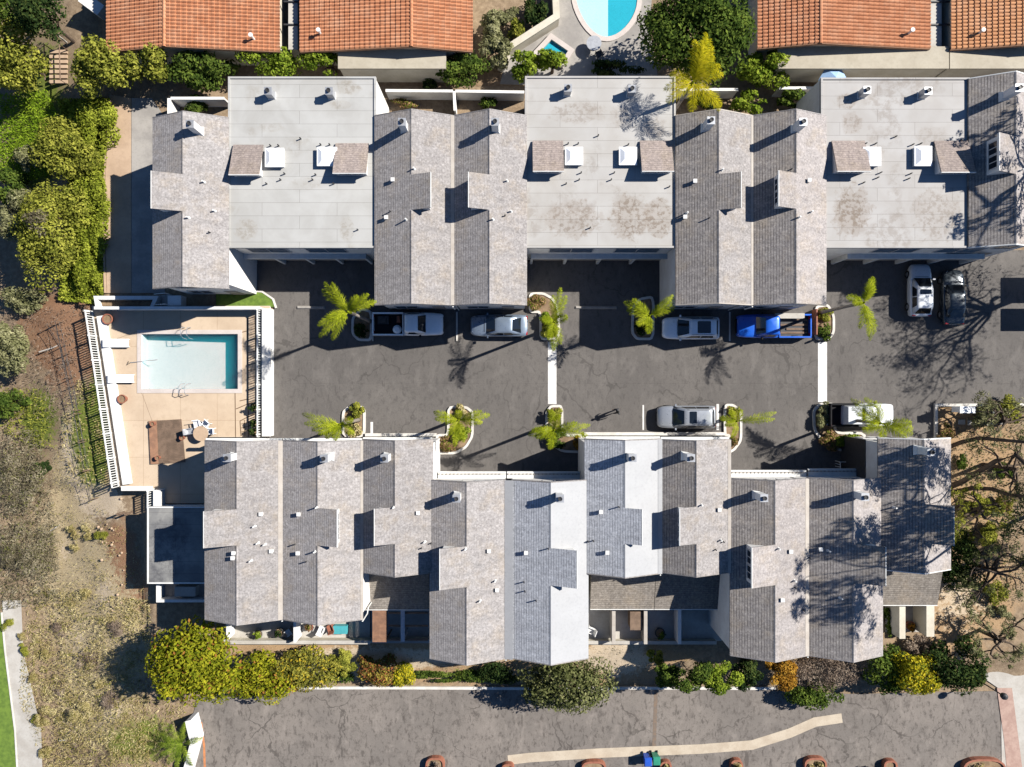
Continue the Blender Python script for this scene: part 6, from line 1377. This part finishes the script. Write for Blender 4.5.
bin_('blue wheelie bin at the lower edge', 648, 762, 'binblue'); bin_('green wheelie bin beside the blue one', 656.5, 761, 'bingreen')
big = bush('shrub', 'dark shrub spilling past the lower edge', 'shrub', 878, 775, .9, .7, 1.4, 'l_dark', None, .14)

# ================================================================== vehicles
def loft(mb, rings, mi=0, caps=True):
    n = len(rings[0]); v = [p for r in rings for p in r]; f = []
    for i in range(len(rings) - 1):
        for k in range(n): f.append((i * n + k, i * n + (k + 1) % n, (i + 1) * n + (k + 1) % n, (i + 1) * n + k))
    if caps: f += [tuple(range(n - 1, -1, -1)), tuple(range((len(rings) - 1) * n, len(rings) * n))]
    mb.add(v, f, mi)
def body_ring(x, w, zb, zt_, zm=None):
    zm = zb + (zt_ - zb) * .55 if zm is None else zm
    half = [(w * .86, zb), (w * .965, zb + .10), (w, zm), (w * .985, zt_ - .13), (w * .93, zt_ - .045), (w * .72, zt_ - .008), (w * .3, zt_ + .012)]
    return [(x, y, z) for y, z in half] + [(x, -y, z) for y, z in reversed(half)]
def rrect(x0, x1, w0, w1, z, n=5, r=.22):
    """rounded outline: x0 rear half width w0, x1 front half width w1"""
    pts = []
    for cx, cy, a0 in ((x1 - r, w1 - r, 0), (x0 + r, w0 - r, 90), (x0 + r, -(w0 - r), 180), (x1 - r, -(w1 - r), 270)):
        for k in range(n): a = math.radians(a0 + 90 * k / (n - 1)); pts.append((cx + r * math.cos(a), cy + r * math.sin(a), z))
    return pts
def glasshouse(parent, col, xb0, xr0, xr1, xb1, wb, wr, zb, zr, doors=2, rearglass=True):
    mb = MB(); rings = []
    for f in (0, .5, .85, .97, 1.0):
        g = f if f < .97 else (.97 + (f - .97) * 1); crown = 0
        ins = 0 if f < .97 else (.05 if f < 1 else .16)
        rings.append(rrect(xb0 + (xr0 - xb0) * f + ins, xb1 + (xr1 - xb1) * f - ins, wb + (wr - wb) * f - ins, wb + (wr - wb) * f - ins, zb + (zr - zb) * (f if f < .97 else f) + (0 if f < 1 else .0), 5, .2))
    rings.append([(a * .6 + (xr0 + xr1) * .2, b * .6, zr + .03) for a, b, c in rings[-1]])
    loft(mb, rings); cab = mb.build('cabin', col, parent, smooth=True)
    def q(name, a, b, c, d, mat='carglass', out=(0, 0, 0)):
        m2 = MB(); o = Vector(out); A_, B_, C2, D_ = [Vector(p) + o for p in (a, b, c, d)]
        nn = (B_ - A_).cross(C2 - A_).normalized() * .02
        m2.hexa([A_ - nn, B_ - nn, C2 - nn, D_ - nn, A_ + nn * .2, B_ + nn * .2, C2 + nn * .2, D_ + nn * .2]); m2.build(name, mat, cab)
    lp = lambda u, v_, f: u + (v_ - u) * f
    f0, f1 = .06, .93
    q('windshield', (lp(xb1, xr1, f0), -(lp(wb, wr, f0) - .14), lp(zb, zr, f0)), (lp(xb1, xr1, f0), lp(wb, wr, f0) - .14, lp(zb, zr, f0)), (lp(xb1, xr1, f1), lp(wb, wr, f1) - .16, lp(zb, zr, f1)), (lp(xb1, xr1, f1), -(lp(wb, wr, f1) - .16), lp(zb, zr, f1)), out=(.022, 0, .012))
    if rearglass: q('rear_window', (lp(xb0, xr0, .1), lp(wb, wr, .1) - .16, lp(zb, zr, .1)), (lp(xb0, xr0, .1), -(lp(wb, wr, .1) - .16), lp(zb, zr, .1)), (lp(xb0, xr0, .9), -(lp(wb, wr, .9) - .18), lp(zb, zr, .9)), (lp(xb0, xr0, .9), lp(wb, wr, .9) - .18, lp(zb, zr, .9)), out=(-.022, 0, .01))
    xs0, xs1 = lp(xb0, xr0, .5) + .22, lp(xb1, xr1, .5) - .22; seg = (xs1 - xs0) / doors
    for s_ in (-1, 1):
        for i in range(doors):
            a0, a1 = xs0 + seg * i + .04, xs0 + seg * (i + 1) - .04; ta0 = a0 + (.16 if i == 0 else 0); ta1 = a1 - (.3 if i == doors - 1 else 0)
            w0, w1 = lp(wb, wr, .1), lp(wb, wr, .82); z0, z1 = lp(zb, zr, .1), lp(zb, zr, .82)
            pts = [(a0, s_ * w0, z0), (a1, s_ * w0, z0), (ta1, s_ * w1, z1), (ta0, s_ * w1, z1)]
            if s_ > 0: pts = [pts[1], pts[0], pts[3], pts[2]]
            q('side_window', *pts, out=(0, s_ * .018, .004))
    return cab
M['carglass'] = glassmat('car_glass', (.008, .011, .015), .05); M['tyre'] = plain('tyre_rubber', (.018, .018, .018), None, 5, .85); M['rim'] = plain('alloy_rim', (.4, .4, .42), None, 3, .35, metal=.7)
M['headl'] = glassmat('headlight_lens', (.55, .56, .58), .12); M['taill'] = glassmat('taillight_lens', (.30, .012, .012), .15); M['trimblack'] = plain('black_plastic_trim', (.02, .02, .022), None, 4, .85, spec=.08)
M['pearl'] = paint('white_car_paint', (.60, .62, .64), .3, .05); M['silver'] = paint('silver_car_paint', (.34, .36, .39), .3, .5); M['silverblue'] = paint('blue_silver_car_paint', (.20, .25, .32), .3, .5); M['darkcar'] = paint('dark_car_paint', (.03, .04, .05), .25, .3); M['bluecar'] = paint('bright_blue_car_paint', (.01, .10, .52), .3, .2); M['greywh'] = paint('pale_car_paint', (.80, .83, .86), .3, .1)
def wheels(parent, xf, xr, w, r=.33):
    for x in (xf, xr):
        for s_ in (-1, 1):
            mb = MB(); y0 = s_ * (w - .2); y1 = s_ * (w + .015)
            prof = [(r * .62, 0), (r * .95, 0), (r, .2), (r, .8), (r * .95, 1), (r * .62, 1)]; n = 18; v = []
            for rr_, f in prof: v += [(x + rr_ * math.cos(2 * math.pi * k / n), y0 + (y1 - y0) * f, r + rr_ * math.sin(2 * math.pi * k / n)) for k in range(n)]
            fs = [(i * n + k, i * n + (k + 1) % n, (i + 1) * n + (k + 1) % n, (i + 1) * n + k) for i in range(len(prof) - 1) for k in range(n)]
            mb.add(v, fs); wo = mb.build('wheel', 'tyre', parent)
            mb = MB(); rr2 = r * .63; n = 10
            v = [(x + rr2 * math.cos(2 * math.pi * k / n), y0 + (y1 - y0) * .85, r + rr2 * math.sin(2 * math.pi * k / n)) for k in range(n)] + [(x, y0 + (y1 - y0) * .95, r)]
            mb.add(v, [(k, (k + 1) % n, n) for k in range(n)]); mb.build('rim', 'rim', wo)
def mirrors(parent, x, w, z, col):
    for s_ in (-1, 1): mb = MB(); mb.hexa([(x - .07, s_ * w, z), (x + .08, s_ * w, z), (x + .05, s_ * (w + .2), z + .02), (x - .07, s_ * (w + .2), z + .02), (x - .07, s_ * w, z + .14), (x + .06, s_ * w, z + .14), (x + .03, s_ * (w + .19), z + .15), (x - .07, s_ * (w + .19), z + .15)]); mb.build('mirror', col, parent)
def lights(parent, xf, xr, w, zf, zr):
    for s_ in (-1, 1):
        mb = MB(); mb.hexa([(xf - .32, s_ * w * .97, zf - .06), (xf - .02, s_ * w * .62, zf - .08), (xf + .02, s_ * w * .55, zf + .0), (xf - .3, s_ * w * .94, zf + .05), (xf - .3, s_ * w * .985, zf - .02), (xf + .015, s_ * w * .66, zf - .04), (xf + .0, s_ * w * .58, zf + .06), (xf - .36, s_ * w * .93, zf + .1)]); mb.build('headlight', 'headl', parent)
        mb = MB(); mb.box(xr - .015, s_ * w * .62, zr - .1, xr + .12, s_ * w * .93, zr + .08); mb.build('taillight', 'taill', parent)
def car(label, cat, name, px, py, rot, Ln, Wd, col, kind, group='cars parked in the court', roofpanel=None, rails=False):
    hw = Wd / 2; hl = Ln / 2; z = .8
    t = thing(name, label, cat, (WX(px, z), WY(py, z), .004), group, math.radians(rot), off=False)
    mb = MB()
    if kind == 'suv': st = [(-1, .76, .48, .82), (-.985, .88, .36, .93), (-.93, .96, .26, 1.0), (-.7, 1, .22, 1.02), (0, 1, .2, 1.0), (.3, 1, .22, .99), (.42, .995, .22, 1.0), (.62, .98, .24, .97), (.82, .94, .26, .91), (.93, .86, .28, .83), (.985, .74, .34, .72), (1, .6, .42, .62)]
    else: st = [(-1, .74, .46, .76), (-.985, .86, .36, .87), (-.93, .95, .26, .94), (-.7, 1, .2, .96), (0, 1, .18, .92), (.3, 1, .2, .91), (.42, .995, .2, .92), (.62, .98, .22, .88), (.82, .93, .24, .82), (.93, .84, .26, .74), (.985, .72, .32, .64), (1, .58, .4, .55)]
    loft(mb, [body_ring(a * hl, b * hw, c, d) for a, b, c, d in st]); bd = mb.build('body', col, t, smooth=True)
    if kind == 'suv': cab = glasshouse(t, col, -.93 * hl, -.80 * hl, .12 * hl, .50 * hl, hw * .90, hw * .72, .97, 1.60); rz = 1.60; r0, r1, wr = -.80 * hl, .12 * hl, hw * .72
    elif kind == 'sedan': cab = glasshouse(t, col, -.80 * hl, -.42 * hl, .10 * hl, .46 * hl, hw * .88, hw * .68, .88, 1.40); rz = 1.40; r0, r1, wr = -.42 * hl, .10 * hl, hw * .68
    else: cab = glasshouse(t, col, -.92 * hl, -.70 * hl, .06 * hl, .46 * hl, hw * .89, hw * .70, .90, 1.47); rz = 1.47; r0, r1, wr = -.70 * hl, .06 * hl, hw * .70
    if roofpanel:
        for a, b in roofpanel: mb = MB(); xa, xb = r0 + (r1 - r0) * a, r0 + (r1 - r0) * b; mb.prism([p[:2] for p in rrect(xa, xb, wr * .72, wr * .72, 0, 4, .08)], rz + .01, rz + .042); mb.build('sunroof', 'carglass', cab)
    if rails:
        for s_ in (-1, 1): mb = MB(); mb.tube([(r0 + .2, s_ * wr * .93, rz - .02), (r0 + .3, s_ * wr * .93, rz + .06), (r1 - .3, s_ * wr * .93, rz + .06), (r1 - .15, s_ * wr * .93, rz - .02)], .025, 6); mb.build('roof_rail', 'metal', cab)
    wheels(t, .62 * hl, -.62 * hl, hw - .01); mirrors(t, .40 * hl, hw * .93, .92, col); lights(t, .95 * hl, -.985 * hl, hw * .9, .70, .82)
    mb = MB(); mb.box(.985 * hl, -.4, .3, hl + .02, .4, .5); mb.build('grille', 'trimblack', t); mb = MB(); mb.box(-hl - .012, -.26, .55, -.99 * hl, .26, .67); mb.build('number_plate', 'skylight', t)
    mb = MB()   # hood shut lines and wipers
    mb.box(.50 * hl, -hw * .6, (1.0 if kind == 'suv' else .93), .512 * hl, hw * .6, (1.015 if kind == 'suv' else .945)); mb.build('wiper', 'trimblack', t)
    return t
def pickup(label, px, py, rot, Ln, Wd, col, load=None, group='cars parked in the court', bedcol=None, sidecol=None):
    hw = Wd / 2; hl = Ln / 2
    t = thing('pickup_truck', label, 'pickup truck', (WX(px, .9), WY(py, .9), .004), group, math.radians(rot), off=False)
    cb = -.08 * hl          # back of the cab
    mb = MB(); st = [(-.12, .99, .3, 1.02), (0, 1, .3, 1.03), (.35, 1, .3, 1.06), (.5, .99, .3, 1.1), (.75, .97, .32, 1.05), (.93, .92, .36, .98), (.985, .84, .42, .88), (1, .74, .5, .78)]
    loft(mb, [body_ring(a * hl, b * hw, c, d) for a, b, c, d in st]); mb.build('body', col, t, smooth=True)
    glasshouse(t, col, -.10 * hl, -.06 * hl, .30 * hl, .52 * hl, hw * .90, hw * .76, 1.04, 1.76, 1)
    x0, x1 = -hl, -.125 * hl
    mb = MB(); mb.box(x0, -hw + .02, .45, x1, hw - .02, .62); mb.build('bed_floor', bedcol or 'trimblack', t)
    for s_ in (-1, 1): mb = MB(); mb.hexa([(x0, s_ * (hw - .14), .62), (x1, s_ * (hw - .14), .62), (x1, s_ * hw, .4), (x0, s_ * hw, .4), (x0, s_ * (hw - .13), 1.06), (x1, s_ * (hw - .13), 1.06), (x1, s_ * (hw - .01), 1.06), (x0, s_ * (hw - .01), 1.06)]); mb.build('bed_side', sidecol or col, t)
    mb = MB(); mb.box(x0 - .02, -hw + .15, .5, x0 + .08, hw - .15, 1.05); mb.build('tailgate', sidecol or col, t); mb = MB(); mb.box(x0 - .16, -hw + .1, .42, x0 - .021, hw - .1, .6); mb.build('bumper', 'metal', t)
    mb = MB(); mb.box(x1 - .08, -hw + .15, .621, x1, hw - .15, 1.06); mb.build('bed_front', col, t)
    wheels(t, .66 * hl, -.60 * hl, hw - .02, .38); mirrors(t, .36 * hl, hw * .95, 1.1, 'trimblack'); lights(t, .95 * hl, -1.0 * hl, hw * .92, .86, .85)
    mb = MB(); mb.box(.985 * hl, -.6, .5, hl + .03, .6, .8); mb.build('grille', 'trimblack', t)
    return t, x0, x1, hw
car('white wagon with large dark sunroof parked facing west', 'car', 'parked_car', 691, 328, 180, 4.65, 1.86, 'greywh', 'suv', roofpanel=[(.22, .72)], rails=True)
car('silver wagon with sunroof alone on the sunny south side', 'car', 'parked_car', 686.5, 417, 180, 4.75, 1.88, 'silver', 'suv', roofpanel=[(.58, .84)], rails=True)
car('silver blue car half shaded under the right twin gable', 'car', 'parked_car', 499, 325.5, 180, 4.7, 1.82, 'silverblue', 'sedan')
car('white hatchback with bright roof parked nose in below the right flat roof', 'car', 'parked_car', 921, 290, 90, 4.3, 1.80, 'pearl', 'hatch', roofpanel=[(.66, .9)])
car('dark car in tree shade beside the white hatchback', 'car', 'parked_car', 954, 297, 90, 4.5, 1.8, 'darkcar', 'sedan')
p1, x0, x1, hw = pickup('white pickup truck with tools and junk in its dark bed', 408, 324, 0, 5.75, 1.9, 'greywh')
p2, a0, a1, hw2 = pickup('bright blue pickup truck with a roof cap and boards in its bed', 774, 326, 180, 6.0, 1.95, 'bluecar', bedcol='darkmetal')
p3, b0, b1, hw3 = pickup('white utility truck under long palm fronds', 862, 415, 0, 5.2, 1.9, 'pearl', sidecol='trimblack')
def in_bed(truck, name, label, cat, mb, mat, group=None):
    o = mb.build(name, mat, None, off=(0, 0, 0)); loc = truck.location; rz = truck.rotation_euler[2]
    # set world placement without parenting: cargo is a thing of its own
    o.matrix_world = Matrix.Translation(loc) @ Matrix.Rotation(rz, 4, 'Z'); tag(o, label, cat, group); return o
mb = MB(); mb.lathe((x0 + 2.0, -.45, .621), [(.3, 0), (.36, .3), (.36, .36), (.2, .5)], 14); in_bed(p1, 'bucket', 'round white tub in the bed of the white pickup', 'tub', mb, 'skylight')
mb = MB(); mb.box(x0 + .4, .0, .621, x0 + 1.3, .65, .9); mb.box(x0 + .5, .1, .901, x0 + 1.1, .5, 1.0); in_bed(p1, 'tool_box', 'dark tool box in the bed of the white pickup', 'tool box', mb, 'darkmetal')
mb = MB(); mb.hexa([(x0 + 1.9, .1, .621), (x0 + 2.3, .1, .621), (x0 + 2.3, .7, .621), (x0 + 1.9, .7, .621), (x0 + 2.0, .15, 1.1), (x0 + 2.25, .15, 1.1), (x0 + 2.2, .65, 1.0), (x0 + 2.0, .65, 1.05)]); in_bed(p1, 'sack', 'brown sack leaning in the bed of the white pickup', 'sack', mb, 'rust')
for i, (yy, ln) in enumerate(((-.6, 2.2), (-.2, 2.3), (.15, 1.7), (.45, 2.3))):
    mb = MB(); mb.box(a0 + .2, yy, .621 + .002 * i, a0 + .2 + ln, yy + .16, .70); in_bed(p2, 'board', ['brown board lying nearest the south side of the blue pickup bed', 'second brown board from the south in the blue pickup bed', 'short brown board in the blue pickup bed', 'brown board nearest the north side of the blue pickup bed'][i], 'board', mb, 'wood', 'boards in the blue pickup bed')
mb = MB(); mb.box(a0 + .6, -hw2 - .05, 1.10, a0 + 3.0, -hw2 + .38, 1.14); in_bed(p2, 'long_plank', 'pale long plank resting on the north rail of the blue pickup', 'plank', mb, 'concpale')
mb = MB(); x_a, x_b = b0 + 1.0, b0 + 2.2; mb.hexa([(x_a, -.82, .63), (x_b, -.82, .63), (x_b, .82, .63), (x_a, .82, .63), (x_a + .12, -.7, 1.68), (x_b, -.7, 1.74), (x_b, .7, 1.74), (x_a + .12, .7, 1.68)]); in_bed(p3, 'truck_cap', 'white box cap behind the cab of the white utility truck', 'truck cap', mb, 'pearl')
mb = MB(); x, y = WX(812.5), WY(322); mb.box(x - .05, y - 1.1, -.02, x + .05, y + 1.0, .85); single('post_board', mb, 'rust', 'orange wooden screen at the end of the blue pickup', 'screen', (x, y, 0))
# low kerbs that divide the stalls in front of the twin gables
for a, lab in ((457, 'white stall divider post rail between white pickup and silver blue car'), (372.8, 'white edge kerb beside the shaded palm island')):
    mb = MB(); mb.box(WX(a) - .06, WY(341), -.02, WX(a) + .06, WY(312), .12); single('stall_kerb', mb, 'kerb', lab, 'kerb', (WX(a), WY(326), 0))

# ================================================================== the person crossing the court
def person():
    x, y = WX(615.5), WY(411)
    t = thing('person', 'person in dark clothes walking across the sunny court', 'person', (x, y, 0), None, math.radians(200), off=False)
    V = []; E = []; Rr = []
    def j(p, r, par=None):
        V.append(p); Rr.append(r); i = len(V) - 1
        if par is not None: E.append((par, i))
        return i
    pel = j((0, 0, .95), .15); sp = j((.01, 0, 1.15), .135, pel); ch = j((.02, 0, 1.36), .155, sp); nk = j((.03, 0, 1.49), .06, ch); hd = j((.05, 0, 1.60), .085, nk); j((.055, 0, 1.70), .085, hd)
    for s_, fx in ((1, .28), (-1, -.26)):
        hp = j((.0, s_ * .09, .88), .10, pel); kn = j((fx * .55 + .06, s_ * .10, .50), .062, hp); an = j((fx * 1.05 - .03, s_ * .10, .10), .042, kn); j((fx * 1.05 + .10, s_ * .115, .045), .04, an)
        sh = j((.02, s_ * .19, 1.40), .065, ch); el = j((-fx * .35, s_ * .25, 1.13), .045, sh); wr = j((-fx * .7 + .08, s_ * .26, .90), .03, el); pm = j((-fx * .8 + .1, s_ * .26, .83), .034, wr)
        bx = -fx * .8 + .1
        for k, (dx, ln) in enumerate(((-.03, .065), (-.01, .08), (.012, .085), (.032, .075))):
            a = j((bx + dx, s_ * .26, .83 - ln * .55), .0095, pm); j((bx + dx + .008, s_ * .252, .83 - ln * 1.1), .008, a)
        th_ = j((bx + .045, s_ * .25, .83), .011, pm); j((bx + .06, s_ * .245, .79), .009, th_)
    me = bpy.data.meshes.new('body'); me.from_pydata(V, E, []); o = bpy.data.objects.new('body', me); COL.objects.link(o)
    sk = o.modifiers.new('skin', 'SKIN')
    for i, sv in enumerate(me.skin_vertices[0].data): sv.radius = (Rr[i], Rr[i]); sv.use_root = (i == 0)
    ss = o.modifiers.new('sub', 'SUBSURF'); ss.levels = 1; ss.render_levels = 1
    dg = bpy.context.evaluated_depsgraph_get(); dg.update(); m2 = bpy.data.meshes.new_from_object(o.evaluated_get(dg))
    o.modifiers.clear(); o.data = m2; m2.materials.clear()
    M['skin'] = plain('skin', (.42, .24, .16), None, 3, .6); M['shirt'] = plain('dark_shirt', (.035, .038, .045), None, 6, .85); M['trous'] = plain('dark_trousers', (.025, .026, .032), None, 6, .85); M['shoe'] = plain('pale_shoes', (.45, .44, .43), None, 6, .6)
    for k in ('skin', 'shirt', 'trous', 'shoe'): m2.materials.append(M[k])
    for f in m2.polygons:
        c = f.center; f.use_smooth = True
        arm = abs(c.y) > .19
        f.material_index = 3 if c.z < .1 else (0 if (c.z > 1.5 or (arm and .6 < c.z < 1.0)) else (2 if c.z < .95 else 1))
    o.parent = t
    mb = MB(); mb.lathe((.035, 0, 1.60), [(.088, 0), (.102, .06), (.10, .11), (.07, .155), (.02, .17)], 14); mb.build('hair', 'black', t)
    mb = MB(); mb.lathe((.135, 0, 1.60), [(.005, 0), (.016, .01), (.012, .04), (.004, .05)], 6); mb.build('nose', 'skin', t)
    for s_ in (-1, 1): mb = MB(); mb.lathe((.125, s_ * .035, 1.645), [(.004, 0), (.012, .008), (.012, .014), (.004, .02)], 8); mb.build('eye', 'black', t)
person()

# ================================================================== light, sky, camera
sd = Vector((1.117, 0.435, 1.0)).normalized()
sun = bpy.data.lights.new('sun', 'SUN'); sun.energy = SUN_E; sun.angle = math.radians(.5); sun.color = (1.0, .955, .88)
so = bpy.data.objects.new('sun', sun); COL.objects.link(so); so.rotation_euler = (-sd).to_track_quat('-Z', 'Y').to_euler(); so.location = sd * 80
w = bpy.data.worlds.new('World'); scene.world = w; w.use_nodes = True; nt = w.node_tree; nt.nodes.clear()
sk = nt.nodes.new('ShaderNodeTexSky'); sk.sky_type = 'NISHITA'; sk.sun_disc = False; sk.sun_elevation = math.asin(sd.z); sk.sun_rotation = math.atan2(sd.x, sd.y); sk.air_density = 1.0; sk.dust_density = .1; sk.ozone_density = 10.0
bg = nt.nodes.new('ShaderNodeBackground'); bg.inputs['Strength'].default_value = SKY_S; ow = nt.nodes.new('ShaderNodeOutputWorld'); nt.links.new(sk.outputs[0], bg.inputs[0]); nt.links.new(bg.outputs[0], ow.inputs[0])
cam = bpy.data.cameras.new('camera'); cam.sensor_fit = 'HORIZONTAL'; cam.sensor_width = 36; cam.lens = 36 * H / (1024 / S); cam.clip_start = .5; cam.clip_end = 2000
co = bpy.data.objects.new('camera', cam); COL.objects.link(co); co.location = (0, 0, H); co.rotation_euler = (0, 0, 0); scene.camera = co
vs = scene.view_settings; vs.view_transform = 'Standard'; vs.look = 'None'; vs.exposure = EXPO; vs.gamma = 1.0; vs.use_curve_mapping = False
scene.cycles.max_bounces = 6; scene.cycles.transparent_max_bounces = 8; scene.cycles.diffuse_bounces = 1
for o in scene.objects:
    if '_o' in o: del o['_o']
